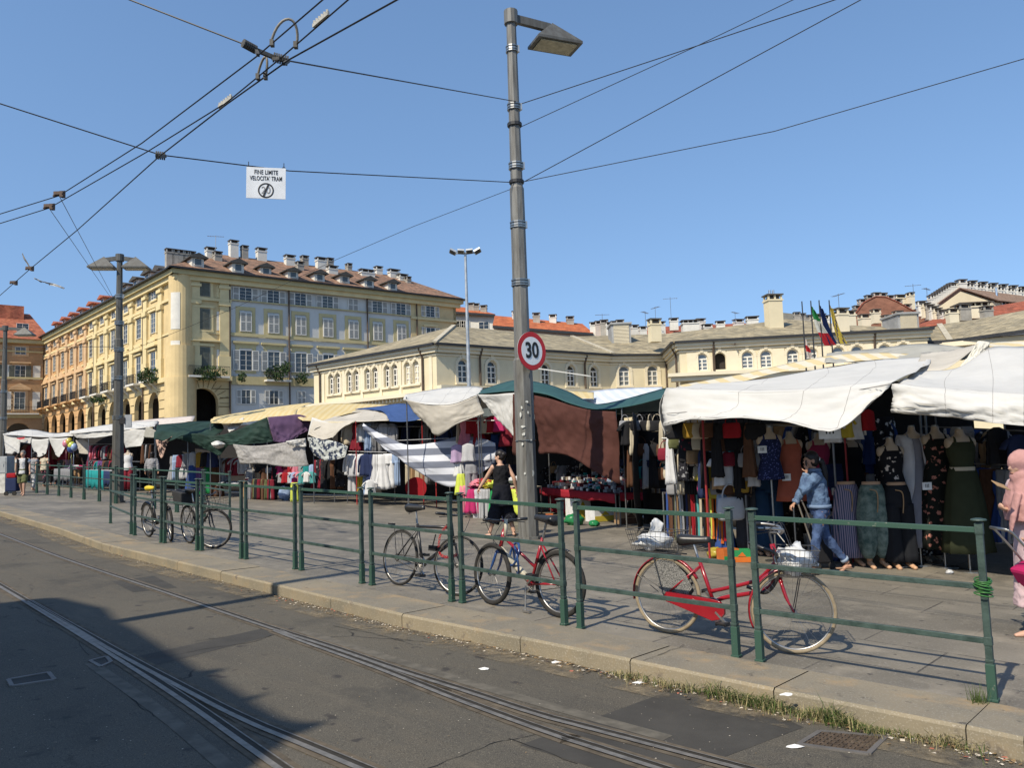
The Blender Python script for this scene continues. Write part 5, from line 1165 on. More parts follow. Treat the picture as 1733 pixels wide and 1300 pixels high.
def crumple(mb, c, r, seed, n=14, rough=.45):
    c = V(c); vs = []; fs = []; m_ = n//2+2
    for i in range(m_+1):
        th = math.pi*i/m_
        for j in range(n):
            ph = 2*math.pi*j/n; d = V((math.sin(th)*math.cos(ph), math.sin(th)*math.sin(ph), math.cos(th)))
            q = 1+noise.noise(d*2.2+V((seed, 0, 0)))*rough+noise.noise(d*6+V((seed, 3, 0)))*rough*.35
            vs.append(c+V((d.x*r[0], d.y*r[1], d.z*r[2]))*q)
    for i in range(m_):
        for j in range(n): fs.append((i*n+j, i*n+(j+1) % n, (i+1)*n+(j+1) % n, (i+1)*n+j))
    mb.add(vs, fs)
def saddle(t, p, m, yaw=0, L=.285, W_=.19):
    mb = MB(); p = V(p); M = Matrix.Rotation(yaw, 3, 'Z'); rings = []
    for k in range(9):
        x = -L*.45+k*L/8; f_ = max(.16, 1-(k/8)**.75*.86) if k else .8; w_ = W_*.5*f_; zt = .012*(1 if k > 5 else 1.6-k*.1)
        rings.append([p+M@V((x, math.cos(a*math.pi/6)*w_, math.sin(a*math.pi/6)*(.04 if math.sin(a*math.pi/6) > 0 else .085*f_)+zt)) for a in range(12)])
    mb.loft(rings); o = mb.build('saddle', m, t, smooth=True); return o
def bike(name, label, rear, front, style, lean=0.0, steer=0, tyre=RUB, tr=.019, fm=BKM, fork=None, sadm=LEA, flip=False, r=.325):
    d = front-rear; b = V((d.x, d.y, 0)).length; yaw = math.atan2(d.y, d.x); slope = math.asin(d.z/d.length)
    t = thing(name, label, 'bicycle', rear); t.rotation_euler = (lean, -slope, yaw)
    fork = fork or fm
    wheel(t, (0, 0, r), r, tyre, tr); wheel(t, (b, 0, r), r, tyre, tr, steer)
    bb = V((b*.405, 0, .285)); st = bb+V((-.145, 0, .47)); hd0 = V((b-.115, 0, .60)); hd1 = V((b-.165, 0, .80 if style != 'city' else .86)); sp_ = V((math.cos(steer), math.sin(steer), 0)); sn = V((-sp_.y, sp_.x, 0)); fc = V((b, 0, r))
    mb = MB()
    if style == 'city':
        hdm = hd0.lerp(hd1, .45)
        mb.tube(crs([bb, bb+V((.06, 0, .08)), hd0+V((-.12, 0, -.12)), hd0+V((-.005, 0, .03))], 6), .019, n=10); mb.tube(crs([st+V((.105, 0, -.34)), bb+V((.10, 0, .17)), hdm+V((-.16, 0, -.16)), hdm], 6), .017, n=10)
        st = bb+V((-.15, 0, .40))
    elif style == 'mixte':
        mb.tube([bb, hd0], .026, n=10); mb.tube([bb+V((-.05, 0, .17)), hd1-V((-.02, 0, .07))], .016, n=8)
    else:
        mb.tube([bb, hd0], .021, n=10); mb.tube([st+V((0, 0, -.03)), hd1-V((-.012, 0, .05))], .018, n=10)
    mb.tube([bb, st], .017, n=10); mb.tube([hd0+V((.008, 0, -.02)), hd1], .022, n=10)
    for s in (-1, 1):
        mb.tube([bb+V((-.03, s*.03, 0)), V((0, s*.062, r))], .0095, n=6); mb.tube([st+V((.02, s*.018, -.06)), V((0, s*.062, r))], .0085, n=6)
    mb.tube([bb-V((0, .035, 0)), bb+V((0, .035, 0))], .024, n=12); mb.build('frame', fm, t, smooth=True)
    mb = MB()
    crown_ = hd0+V((.012, 0, -.035))
    mb.tube([crown_-sn*.045, crown_+sn*.045], .018, n=8)
    for s in (-1, 1): mb.tube(crs([crown_+sn*s*.042, crown_.lerp(fc, .6)+sn*s*.050-sp_*.012, fc+sn*s*.052], 5), [.014]*6+[.0095]*5, n=8)
    mb.build('fork', fork, t, smooth=True)
    # seat post and saddle
    sh = .16 if style != 'city' else .13; sa = st+V((-.05, 0, sh)); mb = MB(); mb.tube([st+V((0, 0, -.02)), sa], .0125, n=8); mb.build('seat_post', CHR, t); saddle(t, sa+V((.0, 0, .015)), sadm)
    # stem and handlebar
    mb = MB(); top = hd1+V((-.022, 0, .09 if style == 'city' else .09)); mb.tube([hd1, top], .012, n=8); q = top+sp_*.06; mb.tube([top, q], .013, n=8); mb.build('stem', BKM if style == 'city' else fm, t)
    mb = MB()
    if style == 'city': hp = [q+sn*x+sp_*y+V((0, 0, z)) for x, y, z in ((-.27, -.22, .05), (-.26, -.10, .055), (-.17, .03, .04), (-.05, .02, .0), (.05, .02, .0), (.17, .03, .04), (.26, -.10, .055), (.27, -.22, .05))]
    else: hp = [q+sn*x+sp_*y+V((0, 0, z)) for x, y, z in ((-.29, -.06, .02), (-.15, -.01, .01), (0, 0, 0), (.15, -.01, .01), (.29, -.06, .02))]
    mb.tube(crs(hp, 4), .0115, n=8); hb = mb.build('handlebar', CHR if style == 'city' else BKM, t, smooth=True)
    mb = MB()
    for e, f_ in ((hp[0], hp[1]), (hp[-1], hp[-2])): mb = MB(); mb.tube([e, e.lerp(f_, .9 if style == 'city' else .8)], .0165, n=8); mb.build('grip', LEA, hb, smooth=True)
    mb = MB()
    for e, f_ in ((hp[0], hp[1]), (hp[-1], hp[-2])): g_ = e.lerp(f_, .95); mb.tube([g_, g_+V((0, 0, -.02))+sp_*.05, e+V((0, 0, -.04))+sp_*.045], .005, n=5); mb.tube(crs([g_+sp_*.03, g_+sp_*.14+V((0, 0, .03)), crown_+sp_*.12+V((0, 0, .12)), crown_+V((0, 0, .05))], 6), .0035, n=5)
    mb.build('brake_lever', BKM, hb)
    # drive
    mb = MB(); yy = -.05
    mb.tube([bb+V((0, yy-.002, 0)), bb+V((0, yy+.002, 0))], .088 if style != 'city' else .06, n=24) if style == 'x' else mb.torus(bb+V((0, yy, 0)), .082, .006, nu=30, nv=5)
    for k in range(5): a = k*1.256; mb.beam(bb+V((0, yy, 0)), bb+V((math.cos(a)*.08, yy, math.sin(a)*.08)), .012, .004, up=(0, 1, 0))
    for s, a in ((-1, -.7), (1, -.7+math.pi)): 
        e = bb+V((math.cos(a)*.165, s*.075, math.sin(a)*.165)); mb.beam(bb+V((0, s*.06, 0)), e, .018, .022, up=(0, 1, 0))
    mb.build('crank', CHR, t)
    for s, a in ((-1, -.7), (1, -.7+math.pi)):
        e = bb+V((math.cos(a)*.165, s*.13, math.sin(a)*.165)); mb = MB(); mb.box(e, (.085, .085, .018)); mb.box(e+V((.04, 0, 0)), (.012, .09, .03)); mb.box(e-V((.04, 0, 0)), (.012, .09, .03)); mb.build('pedal', BKM, t)
    if style != 'city':
        mb = MB(); mb.torus((0, yy, r), .038, .009, nu=20, nv=5)
        for s, rr in ((1, .038), (-1, .038)): mb.tube([V((0, yy, r+s*rr)), bb+V((0, yy, s*.08))], .004, n=4)
        mb.build('chain', mat('greasy_steel', (.09, .08, .07), metal=.6, rough=.5), t)
    return t, dict(b=b, bb=bb, st=st, hd0=hd0, hd1=hd1, sp=sp_, sn=sn, fc=fc, r=r, top=top, q=q, sa=sa)
def fender(t, c, r, a0, a1, m, axis=(0, 1, 0), w_=.026, nm='mudguard'):
    mb = MB(); mb.torus(c, r+.012, w_, axis=axis, nu=24, nv=8, a0=a0, a1=a1, flat=1)
    # flatten: keep outer half only by thin shell
    ax = V(axis).normalized(); x = ax.cross(V((0, 0, 1))); x.normalize(); y = x.cross(ax); mb = MB(); rings = []
    for k in range(25):
        a = a0+(a1-a0)*k/24; e = x*math.cos(a)+y*math.sin(a)
        rings.append([V(c)+e*(r+.018+dr)+ax*dw for dw, dr in ((-w_, -.012), (-w_*.6, 0), (0, .005), (w_*.6, 0), (w_, -.012), (w_*.6, -.003), (0, .002), (-w_*.6, -.003))])
    mb.loft(rings); return mb.build(nm, m, t, smooth=True)
# --- red city bicycle
t, k = bike('city_bicycle', 'red city bicycle with wire baskets front and rear leaning by the railing', G(1130, 1072), G(1345, 1107), 'city', lean=math.radians(-2), steer=math.radians(26), tyre=TAN, tr=.017, fm=REDP, r=.333)
b, r = k['b'], k['r']; axf = -V(k['sn'])
# torus param: angle 0 is along x = axis cross z; for axis +y, x = (1,0,0)
fender(t, (0, 0, r), r, math.radians(-10+40), math.radians(192), REDP)
ff = fender(t, k['fc'], r, math.radians(100), math.radians(205), REDP, axis=k['sn'])
mb = MB(); bb = k['bb']                                  # chain case
cs = [(.02, .055), (.06, .066), (bb.x, .10), (bb.x+.07, .085), (bb.x+.115, .03), (bb.x+.115, -.035), (bb.x+.07, -.095), (bb.x, -.115), (bb.x-.1, -.085), (.06, -.05), (.02, -.04)]
cs = [V((x, 0, (r if x < .1 else bb.z)+z*.86-.008)) for x, z in cs]; mb.prism([q+V((0, -.075, 0)) for q in cs], (0, .035, 0)); mb.build('chain_case', REDP, t, bevel=.006)
mb = MB()                                          # skirt guard net over the rear wheel
for s in (-1, 1): mb.prism([(-.06, s*.045, r+.06), (.03, s*.045, r+.03), (.20, s*.045, r+.0), (.27, s*.045, r+.10), (.20, s*.045, r+.22), (.08, s*.045, r+.31), (-.06, s*.045, r+.315), (-.12, s*.045, r+.27)], (0, .003, 0))
sg = mat('skirt_guard_mesh', (.25, .24, .22), scale=160, var=.4, col2=(.03, .03, .03), lo=.45, hi=.55); mb.build('skirt_guard', sg, t)
mb = MB()                                          # carrier
for s in (-1, 1):
    mb.tube([(-.22, s*.055, r+.375), (.17, s*.055, r+.375)], .006, n=6); mb.tube([(-.12, s*.055, r+.375), (0, s*.065, r)], .0055, n=6); mb.tube([(-.30, s*.02, r+.16), (0, s*.065, r)], .004, n=5)
for x in (-.2, -.05, .1): mb.tube([(x, -.055, r+.375), (x, .055, r+.375)], .005, n=5)
mb.build('carrier', BKM, t)
bk = basket(t, (-.10, 0, r+.385), .36, .26, .19, 1.3)
bk2 = basket(t, V(k['fc'])+k['sp']*.02+V((0, 0, .29)), .26, .32, .22, 1.3, yaw=math.radians(26))
mb = MB()
for s in (-1, 1): mb.tube([k['q']+k['sn']*s*.04, k['fc']+k['sp']*.02+k['sn']*s*.05+V((0, 0, .45))], .005, n=5); mb.tube([k['fc']+k['sp']*.05+k['sn']*s*.06+V((0, 0, .27)), k['fc']+k['sn']*s*.055], .0045, n=5)
mb.build('basket_stay', BKM, t)
mb = MB(); mb.tube(crs([V((b-.34, -.06, .86)), V((b-.22, -.09, .83)), V((b-.10, -.07, .78)), V((b-.10, -.05, .62)), V((b-.2, -.06, .47)), V((b-.36, -.07, .50))], 6), .016, n=8); mb.build('lock', BKM, t, smooth=True)
text_mesh('Concordia', .035, Matrix.Translation((bb.x-.22, -.077, bb.z+.045)) @ Matrix.Rotation(math.radians(-4), 4, 'Y') @ Matrix.Rotation(math.pi/2, 4, 'X'), mat('pale_lettering', (.6, .5, .45)), 'lettering', t, extr=.0006)
TM = t.rotation_euler.to_matrix().to_4x4(); TM.translation = t.location
def inbag(name, label, c, r_, seed, flap=None):
    w_ = TM @ V(c); tt = thing(name, label, 'plastic bag', w_); mb = MB(); crumple(mb, (0, 0, 0), r_, seed, 18, .5); mb.build('bag_body', PLB, tt, smooth=True)
    if flap:
        mb = MB(); f_ = [V(q) for q in flap]; rows = [[f_[0], f_[1], f_[2]], [f_[3], f_[4], f_[5]]]; o = sheet('bag_flap', rows, PLB, amp=.03, fr=6, parent=None, thick=.001, nu=5, nv=6); o.parent = tt; o.location = V(o.location)
inbag('plastic_bag', 'white plastic bag and paper lying in the rear basket of the red bicycle', (-.13, -.01, r+.47), (.165, .11, .075), 3, flap=[(-.06, .0, .0), (.0, .0, .02), (.06, .02, .0), (-.03, .0, .17), (.03, .02, .21), (.10, .02, .16)])
inbag('plastic_bag', 'white plastic bag filling the front basket of the red bicycle', V(k['fc'])+k['sp']*.02+V((0, 0, .41)), (.14, .15, .12), 8)
# --- blue and red mountain bicycle (faces away left)
t, k = bike('mountain_bicycle', 'blue white and red bicycle with black saddle, its front wheel turned left', G(947, 1046), G(832, 1024), 'mixte', lean=math.radians(3), steer=math.radians(-8), tyre=RUB, tr=.025, fm=REDP, fork=BLUP, r=.325)
mb = MB(); mb.tube([k['bb']+V((.03, 0, .04)), k['bb'].lerp(k['hd0'], .55)], .034, n=10); mb.build('cream_tube', CREAMP, t, smooth=True)
mb = MB(); mb.tube([k['bb'].lerp(k['hd0'], .55), k['hd0']], .031, n=10); mb.build('cream_tube', CREAMP, t, smooth=True)
mb = MB(); mb.tube([k['top']+V((.0, 0, -.16)), k['top']+V((0, 0, .02))], .018, n=8); mb.build('cream_tube', CREAMP, t, smooth=True)
mb = MB(); q = k['bb'].lerp(k['hd0'], .55); mb.torus(q+V((0, 0, .10)), .12, .013, axis=(.5, 1, .3), nu=28, nv=7); mb.torus(q+V((-.03, 0, .04)), .14, .012, axis=(.8, 1, -.2), nu=28, nv=7); mb.build('cable_lock', BLUP, t, smooth=True)
mb = MB(); q = k['bb']; mb.tube([q+V((.02, .06, -.02)), q+V((.02, .06, -.26))], .009, n=6); mb.box(q+V((.0, .06, -.27)), (.10, .03, .02)); mb.build('kickstand', CHR, t)
fender(t, (0, 0, .325), .33, math.radians(30), math.radians(110), BKM)
# --- black bicycle with red chain (faces right)
t, k = bike('black_bicycle', 'black bicycle with rear carrier and a red chain locked to the railing', G(674, 991), G(772, 1009), 'road', lean=math.radians(-6), steer=math.radians(14), fm=BKM, r=.335, tr=.016)
mb = MB()
for s in (-1, 1): mb.tube([(-.2, s*.05, .70), (.18, s*.05, .72)], .006, n=6); mb.tube([(-.10, s*.05, .70), (0, s*.06, .335)], .005, n=6)
for x in (-.19, -.08, .04, .15): mb.box((x, 0, .705), (.02, .13, .01))
mb.box((-.22, 0, .71), (.07, .06, .05)); mb.build('carrier', BKM, t)
mb = MB(); mb.tube([k['q'], k['q']+V((.25, 0, .03))], .006, n=5); mb.build('bar_end', BKM, t)
pts = crs([V((k['b']-.20, -.02, .78)), V((k['b']-.28, -.05, .66)), V((k['b']-.28, -.06, .50)), V((k['b']-.2, -.08, .43)), V((k['b']-.08, -.06, .42)), V((k['b']+.0, -.03, .46))], 5); mb = MB()
for i in range(len(pts)-1): mb.torus((pts[i]+pts[i+1])/2, .013, .0045, axis=(0, 1, 0) if i % 2 else (1, 0, .3), nu=10, nv=5)
mb.build('red_chain', mat('red_sleeve', (.45, .03, .03), rough=.5), t, smooth=True)
mb = MB(); mb.box((k['b']-.36, -.07, .50), (.13, .05, .06)); mb.tube([(k['b']-.38, -.07, .52), (k['b']-.34, -.07, .66)], .008, n=6); mb.build('padlock', BKM, t)
# --- two far bicycles
YS = mat('yellow_cover', (.65, .50, .04), rough=.5)
t, k = bike('black_bicycle', 'black bicycle with yellow saddle, farthest left along the railing', G(252, 909), G(289, 917), 'road', lean=math.radians(4), steer=math.radians(-12), sadm=YS, tr=.022)
fender(t, (0, 0, .325), .33, math.radians(60), math.radians(150), BKM)
t, k = bike('bagged_bicycle', 'dark bicycle with black rear bag and its front wheel turned to the right', G(321, 920), G(363, 929), 'road', lean=math.radians(4), steer=math.radians(38), tr=.020, r=.34)
mb = MB()
for s in (-1, 1): mb.tube([(-.2, s*.05, .72), (.15, s*.05, .72)], .006, n=6); mb.tube([(-.1, s*.05, .72), (0, s*.06, .34)], .005, n=6)
mb.build('carrier', BKM, t)
mb = MB(); mb.prism([(-.22, -.16, .70), (.12, -.16, .70), (.17, -.16, .92), (-.30, -.16, .95)], (0, .32, 0)); mb.build('carrier_bag', mat('black_canvas', (.03, .03, .032), rough=.9, bump=.4), t, bevel=.02)
basket(t, V(k['fc'])+V((.10, .04, .30)), .26, .28, .2, 1.15, yaw=.6, nm='front_rack', n=5)
# ================================================================ MARKET: cloth, stalls and goods
CW = cloth('white_canvas', (.61, .60, .57), trans=.2, scale=1.3, var=.05, bump=.35, bscale=7, det=7); CCR = cloth('cream_canvas', (.54, .50, .43), trans=.15, scale=1.5, var=.1, bump=.35, bscale=7); CTL = cloth('teal_tarp', (.035, .085, .085), scale=3, rough=.6)
CDG = cloth('dark_green_tarp', (.022, .045, .036), rough=.65, scale=3, var=.2); CPU = cloth('purple_cloth', (.10, .06, .115), scale=3); CBR = cloth('brown_cloth', (.085, .036, .029), scale=3, var=.12, trans=.08, bump=.2, bscale=9)
CBL = cloth('blue_tarp', (.045, .085, .21), scale=3); CGY = cloth('grey_canvas', (.34, .33, .29), scale=3); CYE = cloth('yellow_canvas', (.56, .44, .22), trans=.15, kind='stripe', scale=1.4, col2=(.59, .49, .28))
CYC = cloth('yellow_check_canvas', (.60, .49, .28), trans=.15, kind='stripe', scale=.9, col2=(.61, .56, .45)); CWB = cloth('blue_white_canvas', (.64, .66, .68), kind='stripe', scale=1.2, col2=(.55, .59, .66), trans=.15)
CTH = cloth('thin_grey_sheet', (.50, .48, .46), trans=.25, scale=14, var=.15); CFL = cloth('flowered_cloth', (.42, .44, .42), scale=8, col2=(.03, .04, .07), det=3, lo=.47, hi=.53); CSH = cloth('striped_sheet', (.66, .68, .74), trans=.25, kind='stripe', scale=.9, col2=(.20, .22, .28), bd='Z')
CZB = cloth('zebra_cloth', (.50, .34, .27), scale=9, col2=(.04, .03, .03), det=2, lo=.46, hi=.52, stretch=(1, 1, .5)); DKB = cloth('shade_sheet_dark', (.032, .030, .030)); PSM = metal('stall_tube', (.28, .28, .28), rough=.45); RDP = mat('red_pole_paint', (.32, .03, .03), rough=.5)  # DKB: dark colour of the added sheets that shade the stalls
SEAMED += [CW, CCR]
def stall(label, base, group='market stalls'):
    b = W(*base) if len(base) == 3 else base; b.z = gz(b.x, b.y); return thing('market_stall', label, 'market stall', b, group=group)
def pole_(t, px, py, Y, m=PSM, r=.017, nm='pole'):
    p = W(px, py, Y); q = on(p.x, p.y); mb = MB(); mb.tube([q, p], r, n=6); mb.build(nm, m, t, world=True)
def bar_(t, a, b, m=PSM, r=.014, nm='bar'):
    mb = MB(); mb.tube([W(*a), W(*b)], r, n=6); mb.build(nm, m, t, world=True)
def tarp(t, rows, nm='added_shade_sheet', m=DKB, amp=.05): return sheet(nm, rows, m, amp=amp, parent=t, nu=4, nv=5)  # dark sheet added behind a stall to block light and darken its inside
def gpx(px, Y): p = W(px, 800, Y); q = on(p.x, p.y); return q
def shade_sheet(t, a, b, top, m=DKB, gap=.05):
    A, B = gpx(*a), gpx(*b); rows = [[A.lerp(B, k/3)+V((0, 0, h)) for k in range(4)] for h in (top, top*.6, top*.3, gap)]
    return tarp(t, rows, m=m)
def rope(t, a, b, m, r=.004, sag=.02): 
    A, B = W(*a), W(*b); mb = MB(); mb.tube([A.lerp(B, k/8)-V((0, 0, sag*math.sin(math.pi*k/8))) for k in range(9)], r, n=4); mb.build('rope', m, t, world=True)
# --- stall far right (white canopy, near)
sR = stall('white canopied stall with dresses at the edge of the picture', (1600, 900, 11.6))
sheet('canopy', [[(1548, 629, 12.4), (1620, 623, 12.2), (1672, 589, 12.4), (1733, 587, 12), (1840, 584, 11.6)], [(1530, 640, 11.3), (1600, 640, 11.1), (1680, 632, 10.9), (1733, 628, 10.7), (1840, 630, 10.3)], [(1509, 650, 9.9), (1600, 662, 9.4), (1680, 668, 9.1), (1733, 672, 8.9), (1840, 680, 8.6)]], CW, amp=.05, fr=.9, parent=sR, nu=9, nv=7)
sheet('valance', [[(1509, 650, 9.9), (1600, 660, 9.4), (1680, 667, 9.1), (1733, 671, 8.9), (1840, 679, 8.6)], [(1508, 676, 9.85), (1600, 684, 9.3), (1680, 692, 9.0), (1733, 698, 8.8), (1840, 706, 8.5)], [(1508, 698, 9.8), (1600, 707, 9.35), (1680, 716, 9.0), (1733, 721, 8.8), (1840, 730, 8.5)]], CW, amp=.085, fr=.7, zf=8, parent=sR, nu=9, nv=8)
sheet('canopy_side', [[(1548, 629, 12.4), (1600, 625, 12.3), (1655, 585, 12.6)], [(1560, 600, 14.8), (1620, 592, 14.8), (1680, 580, 14.8)]], CCR, amp=.05, parent=sR)
sheet('canopy_rear', [[(1672, 589, 12.4), (1740, 586, 12), (1860, 584, 11.6)], [(1672, 620, 15.6), (1750, 615, 15.4), (1900, 610, 15)]], CW, amp=.04, parent=sR)
pole_(sR, 1552, 640, 12.8); pole_(sR, 1780, 675, 9.2); pole_(sR, 1690, 600, 14.5); pole_(sR, 1560, 628, 12.5)
shade_sheet(sR, (1470, 15.2), (1655, 14.6), 2.95); shade_sheet(sR, (1640, 15.4), (1740, 14.6), 1.2); shade_sheet(sR, (1705, 14.6), (1950, 13.2), 2.9); shade_sheet(sR, (1840, 9.8), (1900, 14), 2.4)
bar_(sR, (1560, 722, 12.6), (1860, 735, 11.4)); bar_(sR, (1590, 783, 12.4), (1760, 790, 11.6))
# --- big white canopy stall
sM = stall('large white canopied stall with belts bags and mannequins', (1340, 920, 12.6))
sheet('canopy', [[(1158, 655, 15.4), (1300, 640, 15.2), (1400, 622, 15.2), (1480, 610, 15), (1575, 604, 14.5)], [(1138, 657, 13.6), (1290, 646, 13.2), (1400, 632, 12.9), (1480, 622, 12.8), (1570, 616, 12.6)], [(1128, 657, 11.7), (1250, 664, 10.9), (1360, 662, 10.3), (1440, 655, 10.05), (1508, 648, 9.9)]], CW, amp=.05, fr=.8, parent=sM, nu=9, nv=7)
sheet('valance', [[(1128, 657, 11.7), (1250, 664, 10.9), (1360, 662, 10.3), (1440, 655, 10.05), (1509, 648, 9.9)], [(1120, 690, 11.6), (1240, 690, 10.8), (1350, 692, 10.2), (1430, 688, 9.95), (1500, 656, 9.88)], [(1124, 722, 11.5), (1180, 712, 11.0), (1320, 710, 10.2), (1412, 724, 9.75), (1492, 668, 9.85)]], CW, amp=.07, fr=.7, zf=3, parent=sM, nu=9, nv=8)
sheet('valance_end', [[(1128, 657, 11.9), (1134, 656, 12.6), (1140, 656, 13.4)], [(1118, 692, 11.8), (1128, 690, 12.5), (1140, 688, 13.3)], [(1127, 737, 11.7), (1137, 730, 12.3), (1142, 716, 13.2)]], CW, amp=.03, parent=sM)
rope(sM, (1128, 700, 11.45), (1508, 650, 9.8), mat('seam_thread', (.30, .28, .26)), r=.006, sag=.05)
shade_sheet(sM, (1085, 17.6), (1290, 16.6), 2.5); shade_sheet(sM, (1290, 16.6), (1500, 15.2), 2.9); shade_sheet(sM, (1075, 15.6), (1085, 17.6), 2.4)
pole_(sM, 1186, 657, 12.0, RDP); pole_(sM, 1424, 660, 11.9, RDP, r=.013); pole_(sM, 1134, 660, 13.2); pole_(sM, 1404, 665, 12.2); pole_(sM, 1575, 604, 14.6)
for a, b in (((1130, 716, 12.9), (1400, 722, 11.9)), ((1128, 780, 13.6), (1260, 786, 13.1)), ((1120, 742, 14.2), (1280, 742, 13.4))): bar_(sM, a, b)
mb = MB(); A, B = W(1122, 833, 13.6), W(1262, 838, 12.5); dpt = V((.55, .75, 0)); mb.add([A, B, B+dpt, A+dpt, A-V((0, 0, .03)), B-V((0, 0, .03)), B+dpt-V((0, 0, .03)), A+dpt-V((0, 0, .03))], [(0, 1, 2, 3), (4, 5, 6, 7), (0, 1, 5, 4), (1, 2, 6, 5), (2, 3, 7, 6), (3, 0, 4, 7)]); mb.build('counter', cloth('dark_counter_cloth', (.06, .05, .05)), sM, world=True)
for a in ((1122, 833, 13.6), (1262, 838, 12.5)): pole_(sM, *a)
sheet('hanging_cloth', [[(1655, 577, 12.4), (1664, 577, 12.4), (1676, 580, 12.4)], [(1640, 600, 12.3), (1650, 606, 12.25), (1662, 604, 12.3)], [(1618, 626, 12.2), (1632, 628, 12.1), (1650, 622, 12.2)]], cloth('crumpled_cream', (.72, .69, .60), trans=.2), amp=.09, fr=4, label='twisted white cloth tied up at the peak between the two white canopies', cat='cloth')
sheet('canopy_sheet', [[(1400, 598, 17), (1480, 590, 17), (1560, 582, 16.5), (1650, 590, 15.5)], [(1395, 612, 14.9), (1480, 612, 14.9), (1560, 606, 14.6), (1660, 606, 14.2)]], CGY, amp=.06, label='grey canvas roof behind the two white canopies', cat='canopy')
sheet('canopy_sheet', [[(1150, 652, 16.5), (1250, 634, 16.3), (1385, 605, 16), (1475, 597, 15.8), (1560, 600, 15.4)], [(1150, 662, 15.6), (1250, 645, 15.5), (1385, 618, 15.3), (1475, 608, 15.2), (1560, 606, 15)]], CYC, amp=.03, label='yellow and white striped canvas edge above the large white canopy', cat='canopy')
sheet('canopy_sheet', [[(1672, 580, 13.8), (1733, 576, 13.4), (1830, 572, 13)], [(1676, 590, 12.7), (1733, 590, 12.3), (1830, 590, 12)]], CYC, amp=.04, label='orange checked canvas at the upper edge of the canopy cut by the picture', cat='canopy')
# --- stall with the table of small goods (teal canopy, brown cloth)
sT = stall('teal canopied stall with a red table full of small goods', (990, 880, 18.6))
sheet('canopy', [[(815, 660, 21.5), (850, 648, 21), (880, 643, 20.6), (925, 650, 20), (965, 664, 19.4), (1010, 684, 18.8), (1065, 674, 18.2), (1130, 656, 17.6)], [(806, 667, 20), (850, 663, 19.6), (880, 662, 19.2), (925, 668, 18.6), (965, 683, 18), (1010, 693, 17.5), (1065, 688, 17), (1128, 672, 16.2)]], CTL, amp=.04, parent=sT, nu=6, nv=6)
sheet('canopy_rear', [[(815, 660, 21.5), (880, 643, 20.6), (960, 662, 19.5), (1010, 684, 18.8), (1130, 656, 17.6)], [(830, 700, 25), (890, 700, 24), (980, 710, 23), (1040, 710, 22), (1150, 690, 20.5)]], CTL, amp=.04, parent=sT)
pole_(sT, 812, 668, 20); pole_(sT, 1052, 690, 17.2); pole_(sT, 1042, 690, 20); pole_(sT, 925, 668, 20.5); pole_(sT, 1124, 672, 16.4)
shade_sheet(sT, (905, 24), (1060, 21), 2.6); shade_sheet(sT, (1060, 21), (1120, 18.6), 2.4)
bar_(sT, (1000, 700, 18.5), (1120, 700, 17)); bar_(sT, (1045, 770, 18), (1120, 770, 17.2))
b_ = sheet('draped_cloth', [[(904, 669, 18.6), (935, 676, 18.1), (965, 686, 17.7), (1000, 694, 17.3), (1042, 697, 17)], [(905, 700, 18.5), (935, 710, 18), (968, 716, 17.6), (1002, 722, 17.2), (1045, 726, 16.9)], [(907, 735, 18.5), (938, 740, 18), (970, 752, 17.6), (1006, 760, 17.2), (1047, 768, 16.9)], [(910, 768, 18.4), (938, 768, 18), (965, 773, 17.6), (1002, 795, 17.2), (1050, 821, 16.9)]], CBR, amp=.085, fr=1.0, nu=9, nv=7, label='large brown cloth hanging slanted right of the tall lamp post', cat='cloth')
sheet('draped_cloth', [[(868, 667, 18.9), (874, 667, 18.8), (886, 668, 18.7)], [(868, 720, 18.9), (874, 722, 18.8), (886, 722, 18.7)], [(866, 769, 18.9), (872, 771, 18.8), (884, 771, 18.7)]], CBR, amp=.05, fr=2, label='narrow brown cloth strip left of the tall lamp post', cat='cloth')
def table(t_label, A, B, dpt, h, skirt, m, topm, legs=True, nm='market_table'):
    """table between ground points A and B, depth vector, with a cloth skirt"""
    t = thing(nm, t_label, 'table', A); o = V((0, 0, h)); d = V(dpt); z = B-A; mb = MB()
    mb.add([o, z+o, z+d+o, d+o, o-V((0, 0, .03)), z+o-V((0, 0, .03)), z+d+o-V((0, 0, .03)), d+o-V((0, 0, .03))], [(0, 1, 2, 3), (7, 6, 5, 4), (0, 4, 5, 1), (1, 5, 6, 2), (2, 6, 7, 3), (3, 7, 4, 0)]); mb.build('table_top', topm, t)
    n = 30; e = V((z.x, z.y, 0)).normalized(); nn = V((e.y, -e.x, 0)); vs = []
    for k in range(n+1):
        p = z*(k/n)+o
        for j in range(4): vs.append(p-V((0, 0, skirt*j/3*(1+.1*math.sin(k*.7))))+nn*(.02+.02*math.sin(k*1.7+j)*j/3))
    mb = MB(); mb.add(vs, [(k*4+j, k*4+j+1, k*4+j+5, k*4+j+4) for k in range(n) for j in range(3)]); mb.build('table_skirt', m, t, solid=.003, smooth=True)
    if legs:
        for p in (V((0, 0, 0)), z*.5, z, d, z+d): mb = MB(); mb.tube([p, p+o], .016, n=6); mb.build('leg', PSM, t)
    return t
RSK = cloth('red_table_cloth', (.30, .022, .035), scale=4); tA_, tB_ = gpx(914, 20.9), gpx(1040, 17.6); tdep = V((.95, 1.15, 0))
TT = table('long low table with a dark red cloth edge under the brown cloth', tA_, tB_, tdep*1.3, .70, .19, RSK, cloth('dark_red_top', (.10, .02, .025)))
mb = MB()
